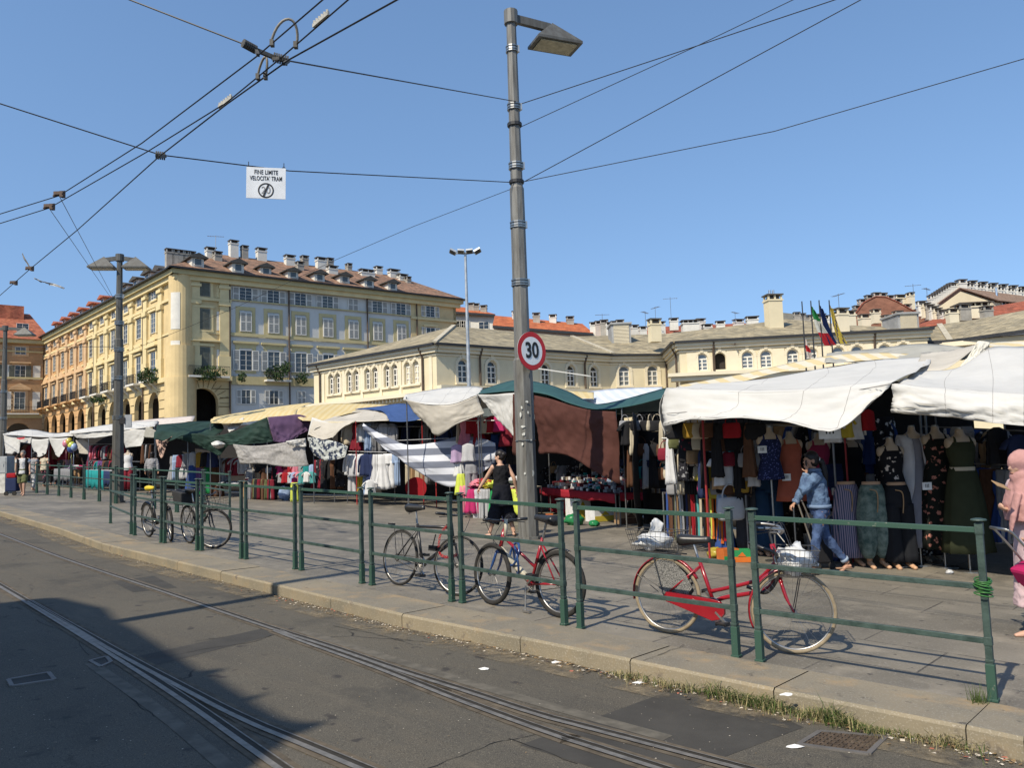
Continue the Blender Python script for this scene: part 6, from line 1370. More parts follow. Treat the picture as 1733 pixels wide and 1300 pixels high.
for k in range(1, 4):
    f0 = tdep*1.3*(.05+.9*k/4-.01); f1 = tdep*1.3*.97; q_ = [tA_+f0, tB_+f0, tB_+f1, tA_+f1]; mb.add([v_-tA_+V((0, 0, .70+.13*(k-1)+.001*k)) for v_ in q_]+[v_-tA_+V((0, 0, .70+.13*k)) for v_ in q_], [(4, 5, 6, 7), (0, 1, 5, 4), (1, 2, 6, 5), (3, 0, 4, 7)])
mb.build('display_step', cloth('dark_red_top', (.10, .02, .025)), TT)
tC_ = gpx(1152, 15.6); TT2 = table('darker end table with a red edge left of the hanging belts', tB_+V((.1, .12, 0)), gpx(1140, 18.3), V((.5, 1.6, 0)), .72, .17, RSK, cloth('dark_red_top', (.10, .02, .025)))
sheet('table_drape', [[tA_+V((.2, .3, .6)), tA_.lerp(tB_, .5)+V((.2, .3, .6))], [tA_+V((.2, .3, .05)), tA_.lerp(tB_, .5)+V((.2, .3, .05))]], RSK, amp=.05, label='dark red cloth hanging to the ground under the left half of the table', cat='cloth')
# --- cream drape stall left of the lamp post
sC = stall('cream canopied stall with red fabric and clothes by the tall lamp post', (790, 870, 21.5))
sheet('canopy', [[(686, 668, 23.5), (740, 658, 23), (790, 654, 22.5), (818, 656, 22)], [(682, 676, 20.6), (720, 684, 20), (765, 684, 19.7), (808, 668, 19.6)]], CW, amp=.06, parent=sC)
sheet('canopy_rear', [[(686, 668, 23.5), (760, 656, 23), (818, 656, 22), (880, 650, 22)], [(700, 700, 26), (780, 700, 26), (830, 690, 25.5), (900, 690, 25)]], CCR, amp=.05, parent=sC)
sheet('front_flap', [[(684, 676, 20.5), (722, 684, 20), (765, 685, 19.7), (808, 669, 19.6)], [(702, 700, 20.4), (728, 706, 20), (768, 706, 19.7), (812, 684, 19.6)], [(728, 722, 20.3), (741, 738, 20), (775, 717, 19.7), (820, 700, 19.6)]], CCR, amp=.05, parent=sC)
sheet('front_flap', [[(808, 668, 19.6), (835, 668, 19.3), (855, 666, 19.1), (872, 665, 19)], [(818, 682, 19.5), (842, 690, 19.3), (858, 698, 19.1), (873, 705, 19)], [(832, 702, 19.5), (850, 718, 19.3), (862, 732, 19.1), (873, 742, 19)]], CW, amp=.06, parent=sC)
pole_(sC, 808, 669, 19.7); pole_(sC, 688, 672, 21); pole_(sC, 873, 665, 19.2, RDP); pole_(sC, 735, 700, 23.5, RDP)
bar_(sC, (755, 712, 20.4), (872, 712, 19.8)); bar_(sC, (672, 746, 22.5), (760, 742, 21.8))
shade_sheet(sC, (600, 28.5), (760, 26.5), 2.7); shade_sheet(sC, (760, 26.5), (905, 24), 2.7)
sheet('draped_sheet', [[(614, 717, 22.8), (640, 732, 22.4), (665, 744, 22.1), (690, 753, 21.9), (735, 749, 21.4), (775, 739, 20.9), (815, 742, 20.5), (838, 750, 20.3)], [(615, 721, 22.7), (640, 741, 22.3), (668, 760, 22), (703, 778, 21.6), (738, 786, 21.2), (775, 782, 20.8), (812, 774, 20.4), (838, 768, 20.2)], [(616, 725, 22.8), (640, 749, 22.4), (668, 773, 22.1), (702, 796, 21.7), (737, 817, 21.3), (768, 824, 20.9), (806, 806, 20.5), (838, 784, 20.3)]], CSH, amp=.06, fr=1, nu=6, nv=9, label='sagging grey and white striped sheet stretched across the stall', cat='cloth')
# --- blue and cream canopy stall
sB = stall('blue and cream canopied stall with white clothes on rails', (610, 850, 25.5))
sheet('canopy', [[(588, 697, 28), (625, 690, 27.8), (660, 692, 27.5)], [(540, 713, 25.4), (598, 714, 25), (658, 712, 24.6)]], CCR, amp=.05, parent=sB)
sheet('canopy', [[(600, 692, 28), (640, 688, 27.6), (680, 683, 27.2), (715, 690, 26.8)], [(648, 697, 26.2), (668, 700, 25.8), (690, 698, 25.6), (712, 698, 25.4)], [(658, 713, 24.7), (680, 714, 24.4), (700, 712, 24.3), (714, 709, 24.2)]], CBL, amp=.04, parent=sB)
sheet('front_flap', [[(530, 712, 25.2), (565, 716, 24.9), (602, 712, 24.6)], [(524, 728, 25.1), (552, 734, 24.8), (580, 724, 24.6)], [(521, 736, 25.1), (542, 744, 24.8), (562, 740, 24.6)]], CCR, amp=.05, parent=sB)
sheet('white_flap', [[(528, 706, 25.4), (545, 712, 25.2), (560, 716, 25)], [(520, 738, 25.3), (527, 732, 25.1), (535, 724, 25)]], CW, amp=.03, parent=sB)
pole_(sB, 602, 713, 24.7, RDP); pole_(sB, 714, 710, 24.4, RDP); pole_(sB, 530, 713, 25.3); pole_(sB, 666, 720, 26)
bar_(sB, (590, 764, 25), (655, 766, 24.4)); bar_(sB, (655, 745, 25.4), (712, 745, 25)); bar_(sB, (602, 722, 25.2), (714, 722, 24.9))
shade_sheet(sB, (500, 30.5), (720, 28), 2.7)
for px in (566, 588, 616, 668, 690): pole_(sB, px, 846-14, 25.8-(px-566)*.01, PSM, nm='rack_foot')
sheet('draped_cloth', [[(520, 740, 25), (545, 743, 24.8), (570, 748, 24.6), (589, 756, 24.5)], [(524, 758, 25), (545, 762, 24.8), (570, 766, 24.6), (586, 768, 24.5)], [(532, 772, 25), (548, 780, 24.8), (568, 778, 24.6), (584, 774, 24.5)]], CFL, amp=.08, fr=1.5, label='blue and white flowered cloth bulging left of the white clothes', cat='cloth')
# --- yellow canopy stall and its neighbours
sY = stall('yellow striped canopied stall hung with green and purple cloths', (450, 850, 28.5))
sheet('canopy', [[(362, 706, 31), (420, 696, 30.5), (470, 688, 30), (530, 681, 29.5)], [(356, 712, 28.6), (400, 706, 28.4), (452, 699, 28), (505, 690, 28)], [(358, 716, 27.8), (400, 716, 27.6), (450, 710, 27.3), (500, 704, 27.2)]], CYE, amp=.06, parent=sY)
sheet('canopy', [[(505, 690, 28.2), (570, 683, 29.4), (640, 684, 29), (690, 688, 28.6)], [(502, 702, 27), (560, 700, 27.2), (620, 696, 27.4), (690, 692, 27.6)], [(512, 712, 26.2), (550, 712, 26.2), (590, 700, 26.6), (640, 694, 27.4)]], CYE, amp=.05, parent=sY)
pole_(sY, 452, 706, 27.2, mat('pale_pole', (.45, .44, .42))); pole_(sY, 356, 716, 28); pole_(sY, 500, 704, 27.4); pole_(sY, 430, 745, 29)
shade_sheet(sY, (330, 33), (520, 30.5), 2.7)
sheet('draped_cloth', [[(345, 737, 27.2), (380, 735, 27), (415, 722, 26.8), (452, 706, 26.6)], [(360, 745, 27), (395, 745, 26.8), (425, 737, 26.6), (456, 730, 26.5)], [(368, 750, 27), (398, 754, 26.8), (430, 751, 26.6), (462, 748, 26.5)]], CDG, amp=.12, fr=1.2, label='dark green tarp hanging between the yellow roof and the pale thin sheet', cat='cloth')
sheet('draped_cloth', [[(453, 706, 26.6), (480, 704, 26.7), (508, 702, 26.8), (534, 712, 26.9)], [(458, 728, 26.5), (480, 730, 26.6), (503, 730, 26.7), (524, 727, 26.8)], [(463, 748, 26.5), (480, 750, 26.5), (492, 745, 26.6), (505, 738, 26.7)]], CPU, amp=.09, fr=1.4, label='dark purple cloth hanging under the yellow striped roof', cat='cloth')
sheet('draped_cloth', [[(394, 752, 25.6), (430, 755, 25.4), (470, 751, 25.2), (517, 742, 25)], [(400, 768, 25.6), (432, 770, 25.4), (470, 768, 25.2), (516, 758, 25)], [(406, 786, 25.6), (440, 785, 25.4), (480, 790, 25.2), (522, 789, 25)]], CTH, amp=.07, fr=1.4, nu=8, label='thin pale grey sheet stretched low in front of the yellow stall', cat='cloth')
sheet('draped_cloth', [[(484, 747, 24.9), (500, 744, 24.9), (517, 742, 24.9)], [(488, 753, 24.9), (502, 756, 24.9), (518, 756, 24.9)]], CW, amp=.10, fr=3, label='small bright white cloth knotted at the corner of the thin sheet', cat='cloth')
sheet('draped_cloth', [[(385, 722, 28), (400, 712, 28), (412, 706, 28)], [(387, 732, 27.8), (398, 726, 27.8), (410, 716, 27.8)]], CW, amp=.08, fr=2, label='small white cloth tied between green tarp and yellow roof', cat='cloth')
sheet('cloth_lantern', [[(357, 750, 27), (368, 746, 26.8), (382, 751, 27)], [(359, 754, 26.8), (369, 753, 26.5), (382, 752, 26.8)], [(362, 757, 27), (370, 760, 26.9), (379, 757, 27)]], CW, amp=.03, label='small white knotted cloth dangling below the dark green tarps', cat='cloth')
# --- dark green tarp stall
sG = stall('stall under dark green tarps with skirts and long trousers', (330, 845, 30))
sheet('canopy', [[(266, 719, 30), (300, 716, 29.8), (335, 713, 29.5), (372, 714, 29.2)], [(262, 732, 28.7), (300, 728, 28.4), (335, 728, 28.1), (378, 725, 27.9)], [(260, 742, 28.2), (285, 747, 27.9), (315, 736, 27.7), (355, 742, 27.5)]], CDG, amp=.10, fr=1, parent=sG, nu=8, nv=6)
sheet('front_flap', [[(298, 742, 27.7), (325, 734, 27.6), (355, 738, 27.5), (395, 748, 27.3)], [(312, 746, 27.7), (335, 751, 27.6), (355, 752, 27.5), (385, 755, 27.4)], [(330, 752, 27.8), (345, 760, 27.6), (360, 766, 27.6), (372, 772, 27.5)]], CDG, amp=.08, parent=sG)
sheet('front_flap', [[(264, 742, 28.2), (275, 747, 28), (292, 738, 27.8)], [(266, 756, 28.2), (272, 760, 28.1), (284, 750, 28)], [(269, 768, 28.2), (273, 776, 28.1), (277, 770, 28.1)]], CZB, amp=.05, parent=sG)
pole_(sG, 264, 735, 28.8); pole_(sG, 372, 720, 28.4); pole_(sG, 318, 736, 28.4)
shade_sheet(sG, (235, 35), (345, 33), 2.6)
# --- white canopies at the far left
sW = stall('white sheeted stall with dark red clothes left of the green tarps', (225, 830, 33))
sheet('canopy', [[(118, 730, 38), (160, 722, 37), (205, 716, 36), (268, 712, 34)], [(120, 735, 34.5), (165, 730, 33.5), (210, 728, 32.6), (262, 722, 31.6)]], CW, amp=.08, parent=sW)
sheet('front_flap', [[(120, 732, 34.5), (145, 731, 34), (170, 730, 33.5), (195, 728, 33)], [(130, 742, 34.4), (150, 742, 33.9), (172, 740, 33.4), (194, 736, 33)]], CW, amp=.06, parent=sW)
sheet('front_flap', [[(204, 731, 32.6), (225, 727, 32.3), (250, 722, 32)], [(208, 746, 32.6), (226, 742, 32.3), (245, 736, 32)], [(212, 759, 32.6), (222, 757, 32.4), (238, 755, 32)]], CW, amp=.05, parent=sW)
sheet('front_flap', [[(248, 722, 31.6), (258, 726, 31.4), (268, 732, 31.2)], [(242, 740, 31.6), (254, 741, 31.4), (266, 740, 31.2)]], CGY, amp=.04, parent=sW)
pole_(sW, 208, 728, 32.8); pole_(sW, 262, 722, 31.8); pole_(sW, 150, 735, 34)
shade_sheet(sW, (90, 41), (245, 35), 2.6); bar_(sW, (150, 752, 35), (262, 752, 32.6)); bar_(sW, (150, 780, 35), (262, 782, 32.6))
sheet('canopy_sheet', [[(200, 716, 37), (262, 709, 35), (330, 704, 34)], [(205, 728, 34.6), (262, 722, 33), (326, 713, 31.4)]], cloth('pale_pink_canvas', (.62, .55, .50), trans=.15), amp=.05, label='pale canvas roof behind the white sheets beside the double lamp post', cat='canopy')
sF = stall('farthest white canopied stall at the picture edge', (60, 825, 38))
sheet('canopy', [[(5, 734, 43), (30, 729, 42.5), (55, 727, 42), (92, 733, 41), (125, 731, 40)], [(5, 736, 38), (30, 737, 37.6), (55, 739, 37.3), (90, 740, 36.8), (125, 738, 36)]], CW, amp=.08, parent=sF)
sheet('front_flap', [[(6, 737, 38), (20, 738, 37.9), (34, 744, 37.7)], [(8, 754, 38), (20, 755, 37.8), (33, 756, 37.7)], [(9, 768, 38), (20, 769, 37.8), (33, 767, 37.7)]], CW, amp=.05, parent=sF)
sheet('front_flap', [[(28, 738, 37.8), (40, 740, 37.6), (54, 740, 37.4)], [(32, 748, 37.7), (42, 750, 37.6), (52, 751, 37.4)]], CW, amp=.04, parent=sF)
sheet('front_flap', [[(54, 743, 37.3), (68, 744, 37), (83, 742, 36.8)], [(55, 758, 37.3), (66, 762, 37), (80, 756, 36.8)], [(58, 770, 37.3), (66, 774, 37), (76, 768, 36.8)]], CW, amp=.05, parent=sF)
sheet('front_flap', [[(83, 741, 36.8), (98, 742, 36.5), (116, 741, 36.2)], [(87, 756, 36.8), (98, 762, 36.5), (110, 755, 36.2)], [(92, 766, 36.8), (99, 774, 36.5), (104, 768, 36.2)]], CW, amp=.05, parent=sF)
sheet('front_flap', [[(128, 745, 35.4), (140, 744, 35.3), (147, 748, 35.2)], [(130, 756, 35.4), (142, 757, 35.3), (152, 760, 35.2)], [(134, 768, 35.4), (144, 769, 35.3), (153, 768, 35.2)]], CCR, amp=.05, parent=sF)
pole_(sF, 6, 738, 38); pole_(sF, 54, 741, 37.4); pole_(sF, 83, 741, 36.9); pole_(sF, 125, 740, 36)
shade_sheet(sF, (-20, 44), (110, 42), 2.5)
mb = MB(); text = None
mb.poly([W(27, 742, 37.5), W(42, 740, 37.4), W(41, 743, 37.4), W(33, 744, 37.4)]); mb.build('red_print', mat('red_print', (.5, .05, .06)), sF, world=True, solid=.004)
# roofs of the second row of stalls seen between the front ones
sheet('canopy_sheet', [[(905, 668, 24), (960, 667, 23.5), (1035, 658, 23), (1120, 655, 22)], [(930, 678, 20.8), (990, 690, 20), (1060, 681, 19.5), (1125, 668, 19)]], CWB, amp=.06, label='white and pale blue canvas roof behind the teal canopy', cat='canopy')
sheet('canopy_sheet', [[(900, 655, 23), (935, 659, 22.5), (975, 662, 22), (1005, 664, 21.6)], [(905, 662, 21.6), (940, 668, 21.2), (975, 674, 20.8), (1005, 676, 20.5)]], CYE, amp=.03, label='yellow canvas edge rising right of the tall lamp post', cat='canopy')
sheet('canopy_sheet', [[(690, 668, 26), (740, 660, 25.5), (800, 654, 25)], [(735, 664, 23.6), (780, 662, 23.2), (830, 655, 22.6)]], CYE, amp=.03, label='yellow striped canvas edge above the cream canopy', cat='canopy')
sheet('awning_tie', [[(905, 622, 20), (1000, 636, 19)], [(905, 624, 20), (1000, 638, 19)]], CW, amp=.0, label='white cord stretched from the sign towards the hall windows', cat='cord', thick=.02)
# ---------------------------------------------------------------- goods
def rings_form(mb, prof, n=28, folds=7, amp=.12, seed=0, flat=None):
    rings = []
    for i, (z, a, b, x, f_) in enumerate(prof):
        rings.append([V((x+math.cos(t)*a*(1+amp*f_*math.sin(folds*t+seed+z*1.5)), math.sin(t)*b*(1+amp*2.2*f_*math.sin(folds*t+seed*2+z*2))+.012*noise.noise(V((t, z*5, seed))), z+.006*math.sin(t*3+seed)*f_)) for t in [2*math.pi*k/n for k in range(n)]])
    mb.loft(rings)
def interp(prof, k=3):
    out = []
    for i in range(len(prof)-1):
        for j in range(k): t = j/k; t = t*t*(3-2*t)*.5+t*.5; out.append(tuple(prof[i][c]*(1-t)+prof[i+1][c]*t for c in range(5)))
    out.append(prof[-1]); return out
def gmesh(kind, seed=0):
    mb = MB(); r = random.Random(seed)
    if kind in ('tee', 'shirt', 'blouse'):
        L_ = {'tee': .60, 'shirt': .70, 'blouse': .58}[kind]
        rings_form(mb, interp([(-.01, .055, .03, 0, 0), (-.035, .12, .045, 0, 0), (-.075, .195, .05, 0, .1), (-.2, .20, .065, 0, .4), (-.42, .20, .075, 0, .9), (-L_, .225, .085, 0, 1.2)]), seed=seed, folds=5+seed % 3)
        if kind == 'tee':
            for s in (-1, 1): mb.tube([(s*.16, 0, -.09), (s*.24, 0, -.15), (s*.30, 0, -.25)], [.055, .075, .08], n=10, flat=.45)
        if kind == 'shirt':
            for s in (-1, 1): mb.tube([(s*.16, 0, -.09), (s*.22, .0, -.22), (s*.245, -.02, -.40), (s*.25, -.03, -.60)], [.05, .062, .052, .045], n=10, flat=.6)
    elif kind == 'dress': rings_form(mb, interp([(-.02, .14, .03, 0, 0), (-.08, .15, .055, 0, .1), (-.30, .165, .08, 0, .2), (-.40, .135, .07, 0, .5), (-.7, .20, .11, 0, 1), (-1.05, .27, .14, 0, 1.5)]), seed=seed, folds=8)
    elif kind == 'trousers':
        rings_form(mb, interp([(0, .17, .03, 0, 0), (-.05, .18, .06, 0, .2), (-.22, .20, .08, 0, .5), (-.30, .20, .085, 0, .5)]), seed=seed)
        for s in (-1, 1): rings_form(mb, interp([(-.22, .10, .075, s*.095, .3), (-.5, .098, .065, s*.10, .8), (-.98, .10, .06, s*.115, 1.2)]), n=18, folds=4, seed=seed+s)
    elif kind == 'skirt': rings_form(mb, interp([(0, .15, .06, 0, .2), (-.1, .18, .09, 0, .6), (-.4, .23, .12, 0, 1), (-.72, .27, .14, 0, 1.5)]), seed=seed, folds=9)
    elif kind == 'bag':
        rings_form(mb, interp([(0, .13, .02, 0, 0), (-.02, .15, .04, 0, 0), (-.15, .17, .065, 0, .1), (-.24, .16, .06, 0, .1), (-.26, .13, .04, 0, 0)]), seed=seed, folds=2, amp=.04)
        mb.tube([(math.cos(a)*.10, 0, math.sin(a)*.16-.01) for a in [math.pi*k/10 for k in range(11)]], .009, n=6)
    elif kind == 'belt':
        rings = [[V((s*.019+.012*math.sin(z*3+seed), d*.004+.015*math.sin(z*5+seed), -z)) for s, d in ((-1, -1), (1, -1), (1, 1), (-1, 1))] for z in [k*.09 for k in range(10)]]; mb.loft(rings); mb.box((.012*math.sin(2.4+seed), -.004, -.84), (.05, .012, .05))
    elif kind == 'stack':
        for k in range(6): mb.box((r.uniform(-.01, .01), r.uniform(-.01, .01), .012+k*.026), (.30+r.uniform(-.02, .02), .24, .022), rz=r.uniform(-.08, .08))
    elif kind == 'heap': crumple(mb, (0, 0, .06), (.26, .2, .10), seed, 20, .8)
    elif kind == 'carton': mb.box((0, 0, .03), (.09, .05, .06)); mb.box((0, 0, .0615), (.088, .048, .003))
    elif kind == 'scarf': rings_form(mb, interp([(0, .03, .02, 0, 0), (-.08, .06, .04, 0, .6), (-.6, .09, .05, 0, 1.4), (-.9, .11, .04, 0, 2)]), seed=seed, folds=6, n=22)
    me = bpy.data.meshes.new(kind); me.from_pydata([tuple(p) for p in mb.v], [], mb.f)
    import bmesh
    bm = bmesh.new(); bm.from_mesh(me); bmesh.ops.recalc_face_normals(bm, faces=bm.faces); bm.to_mesh(me); bm.free()
    if kind not in ('carton', 'stack', 'belt'): me.polygons.foreach_set('use_smooth', [True]*len(me.polygons))
    me.materials.append(None); return me
GM = {}
NAMES = {'tee': 'tee_shirt', 'shirt': 'long_sleeved_shirt', 'blouse': 'sleeveless_top', 'dress': 'dress', 'trousers': 'trousers', 'skirt': 'skirt', 'bag': 'handbag', 'belt': 'belt', 'stack': 'folded_clothes', 'heap': 'clothes_heap', 'carton': 'goods_packet', 'scarf': 'scarf'}
CATS = {'tee': 't-shirt', 'shirt': 'shirt', 'blouse': 'top', 'dress': 'dress', 'trousers': 'trousers', 'skirt': 'skirt', 'bag': 'handbag', 'belt': 'belt', 'stack': 'folded clothes', 'heap': 'clothes', 'carton': 'packet', 'scarf': 'scarf'}
PALC = {'white': (.62, .62, .62), 'cream': (.50, .44, .33), 'grey': (.25, .25, .26), 'light grey': (.45, .45, .46), 'black': (.018, .018, .02), 'navy blue': (.025, .035, .085), 'blue': (.035, .07, .22), 'light blue': (.30, .40, .58), 'dark red': (.17, .018, .03), 'red': (.30, .018, .025), 'pink': (.60, .20, .26), 'magenta': (.40, .03, .12), 'lilac': (.38, .28, .42), 'yellow': (.46, .36, .05), 'lime': (.55, .62, .10), 'green': (.02, .22, .07), 'olive': (.12, .13, .06), 'brown': (.10, .05, .03), 'tan': (.34, .22, .12), 'orange': (.50, .13, .025), 'turquoise': (.08, .30, .30), 'purple': (.12, .06, .17), 'teal': (.02, .22, .22), 'coral': (.33, .09, .055), 'mustard': (.33, .20, .035)}
PRM = {}
def gcol(c, pat=None):
    key = (c, pat)
    if key not in PRM:
        nm = c.replace(' ', '_')+'_fabric'
        if pat == 'floral': PRM[key] = cloth(nm+'_flowered', PALC[c], kind='floral', scale=9, col2=(.02, .02, .025))
        elif pat == 'stripe': PRM[key] = cloth(nm+'_striped', PALC[c], kind='stripe', scale=7, col2=tuple(x*.35 for x in PALC[c]))
        else: PRM[key] = cloth(nm, PALC[c], trans=.08 if sum(PALC[c]) > 1.2 else 0)
    return PRM[key]
def put(kind, c, p, rz=0, s=1.0, label='', group=None, pat=None, seed=None, sz=None):
    seed = rnd.randrange(3) if seed is None else seed
    if (kind, seed) not in GM: GM[(kind, seed)] = gmesh(kind, seed)
    o = bpy.data.objects.new(NAMES[kind], GM[(kind, seed)]); COL.objects.link(o); o.location = p; o.rotation_euler = (0, 0, rz); o.scale = (s, s, s*(sz or 1))
    o.material_slots[0].link = 'OBJECT'; o.material_slots[0].material = gcol(c, pat); return tag(o, label, CATS[kind], group)
ORD = ['first', 'second', 'third', 'fourth', 'fifth', 'sixth', 'seventh', 'eighth', 'ninth', 'tenth', 'eleventh', 'twelfth', 'thirteenth', 'fourteenth', 'fifteenth', 'sixteenth', 'seventeenth', 'eighteenth', 'nineteenth', 'twentieth', 'twenty-first', 'twenty-second', 'twenty-third', 'twenty-fourth', 'twenty-fifth', 'twenty-sixth', 'twenty-seventh', 'twenty-eighth']
def row(items, a, b, where, group, rzr=.5, base=0, s=1.0):
    """items: list of (kind, colour[, pattern]); evenly hung between pixel points a and b."""
    n = len(items); A, B = W(*a), W(*b)
    for i, it in enumerate(items):
        k, c = it[0], it[1]; pat = it[2] if len(it) > 2 else None; p = A.lerp(B, (i+.5)/n)+V((0, rnd.uniform(-.06, .06), 0))
        lab = '%s%s %s, %s from the lamp post side %s' % (c, {'floral': ' flowered', 'stripe': ' striped', None: ''}[pat], CATS[k], ORD[i], where) if False else '%s%s %s, %s %s' % (c, {'floral': ' flowered', 'stripe': ' striped', None: ''}[pat], CATS[k], ORD[i], where)
        put(k, c, p, rz=base+rnd.uniform(-rzr, rzr), s=s*rnd.uniform(.92, 1.06), label=lab, group=group, pat=pat)
def cyc(kinds, cols, n, seed=1):
    r = random.Random(seed); out = []
    for i in range(n):
        k = r.choice(kinds); c = r.choice(cols); c = c if isinstance(c, tuple) else (c,); out.append((k,)+c)
    return out
# white clothes under the blue canopy
row([('shirt', 'white'), ('shirt', 'light grey'), ('shirt', 'white'), ('shirt', 'navy blue'), ('dress', 'navy blue'), ('dress', 'white', 'stripe'), ('dress', 'white'), ('trousers', 'white'), ('trousers', 'light blue', 'stripe')], (588, 768, 24.9), (672, 768, 24.2), 'along the white clothes rail under the blue canopy', 'clothes under the blue canopy', rzr=.7, s=1.0)
row([('trousers', 'light grey'), ('trousers', 'yellow'), ('trousers', 'light blue'), ('skirt', 'light grey')], (590, 800, 25.2), (640, 800, 24.6), 'in the lower row under the blue canopy', 'clothes under the blue canopy', s=.7)
row([('shirt', 'cream'), ('dress', 'dark red'), ('shirt', 'white'), ('trousers', 'light blue', 'stripe'), ('trousers', 'grey', 'stripe'), ('shirt', 'light grey', 'stripe'), ('shirt', 'grey')], (585, 716, 25.8), (668, 716, 25), 'in the upper row under the blue canopy', 'clothes under the blue canopy', s=.95)
put('tee', 'white', W(626, 812, 24.1), .1, .75, 'small white t-shirt on a hanger low in front of the blue canopy stall', 'clothes under the blue canopy')
row([('shirt', 'black'), ('shirt', 'navy blue'), ('shirt', 'black'), ('shirt', 'grey', 'stripe'), ('shirt', 'black'), ('shirt', 'navy blue')], (672, 716, 26), (760, 716, 25), 'in the dark row behind the striped sheet', 'clothes behind the striped sheet')
row([('trousers', 'cream'), ('trousers', 'tan'), ('trousers', 'cream'), ('trousers', 'tan'), ('trousers', 'grey'), ('trousers', 'black')], (690, 776, 25.4), (740, 776, 24.8), 'hanging below the dark rail behind the striped sheet', 'clothes behind the striped sheet', s=.8)
mb = MB(); mb.tube([(0, -.03, 0), (0, .03, 0)], .33, n=30); o = mb.build('round_red_cushion', gcol('red')); o.location = W(704, 826, 24.8); tag(o, 'round dark red cushion standing on the ground behind the striped sheet', 'cushion')
# right of the striped sheet, near the woman in black
put('blouse', 'lilac', W(774, 752, 20.3), .2, .8, 'lilac top hanging at the right side of the striped sheet', 'clothes before the cream canopy'); put('skirt', 'white', W(777, 780, 20.35), 0, .55, 'short white skirt below the lilac top', 'clothes before the cream canopy')
put('blouse', 'light grey', W(792, 750, 20.1), -.2, .8, 'light grey frilled top beside the lilac one', 'clothes before the cream canopy'); put('trousers', 'grey', W(797, 786, 20.1), .2, .8, 'grey wide trousers hanging below the grey frilled top', 'clothes before the cream canopy'); put('skirt', 'lime', W(780, 802, 20.2), 0, .6, 'lime yellow skirt hanging low before the striped sheet', 'clothes before the cream canopy', sz=1.2)
put('trousers', 'pink', W(786, 822, 20.15), 0, .75, 'pale pink trousers on the ground end of the goods before the striped sheet', 'clothes before the cream canopy')
row([('scarf', 'cream'), ('dress', 'pink'), ('blouse', 'red'), ('dress', 'red'), ('tee', 'cream'), ('tee', 'red'), ('blouse', 'magenta'), ('dress', 'dark red'), ('blouse', 'red')], (770, 708, 20.9), (874, 700, 20.2), 'in the upper red row under the cream canopy', 'clothes under the cream canopy', s=.75)
row([('shirt', 'grey'), ('blouse', 'tan'), ('trousers', 'navy blue'), ('shirt', 'dark red'), ('trousers', 'blue'), ('trousers', 'navy blue'), ('trousers', 'black')], (782, 735, 21.6), (872, 735, 20.8), 'in the middle row under the cream canopy', 'clothes under the cream canopy', s=.85)
row(cyc(['shirt', 'trousers', 'dress'], ['black', 'grey', 'dark red', 'brown', 'navy blue'], 8, 4), (800, 765, 22.4), (876, 765, 21.8), 'in the dark rear row behind the woman in black', 'clothes behind the woman in black', s=.9)
CT = table('table heaped with bright clothes beside the woman in black', gpx(795, 20.5), gpx(882, 19.6), V((.5, .8, 0)), .74, .10, gcol('magenta'), gcol('cream'))
for i, (px, py, c) in enumerate(((802, 824, 'magenta'), (812, 818, 'pink'), (820, 816, 'red'), (828, 820, 'yellow'), (838, 820, 'lime'), (872, 812, 'white'))): put('heap', c, W(px, py, 20.2-i*.12)-V((0, 0, .06)), i, .85, '%s clothes heaped on the table by the woman in black' % c, 'bright clothes on the table')
row([('skirt', 'magenta'), ('trousers', 'light grey'), ('trousers', 'light grey', 'stripe'), ('trousers', 'black'), ('skirt', 'green'), ('skirt', 'green'), ('trousers', 'navy blue'), ('skirt', 'lime'), ('skirt', 'lime')], (796, 828, 19.9), (884, 828, 19.3), 'hanging from the edge of the bright table', 'clothes hanging from the bright table', s=.8, rzr=.3)
# goods on the red table
rb = random.Random(21); cc = ['white', 'light grey', 'white', 'cream', 'light grey', 'dark red', 'light blue', 'grey', 'teal', 'white', 'black']
e1_ = tB_-tA_
for i in range(290):
    u, v = rb.random(), rb.random(); c = rb.choice(cc); p = tA_+e1_*(.02+.96*u)+tdep*1.3*(.05+.9*v)+V((0, 0, .703+(.062 if rb.random() < .3 else 0)+v*.02)); kst = min(3, int(v*4)); p.z = gz(p.x, p.y)+.705+.13*kst+(.064 if i % 3 == 0 else 0)
    put('carton', c, p, rb.uniform(-.5, .5)+.7, rb.uniform(.8, 1.35), 'small %s packet among the goods spread on the red table' % c, 'packets on the red table')
row(cyc(['bag', 'scarf', 'tee', 'blouse'], ['grey', 'light grey', 'tan', 'black', ('grey', 'floral'), 'cream'], 14, 71), (925, 790, 22.2), (1046, 778, 20), 'in the shaded row behind the table with small packets', 'shaded goods behind the packets', s=.8)
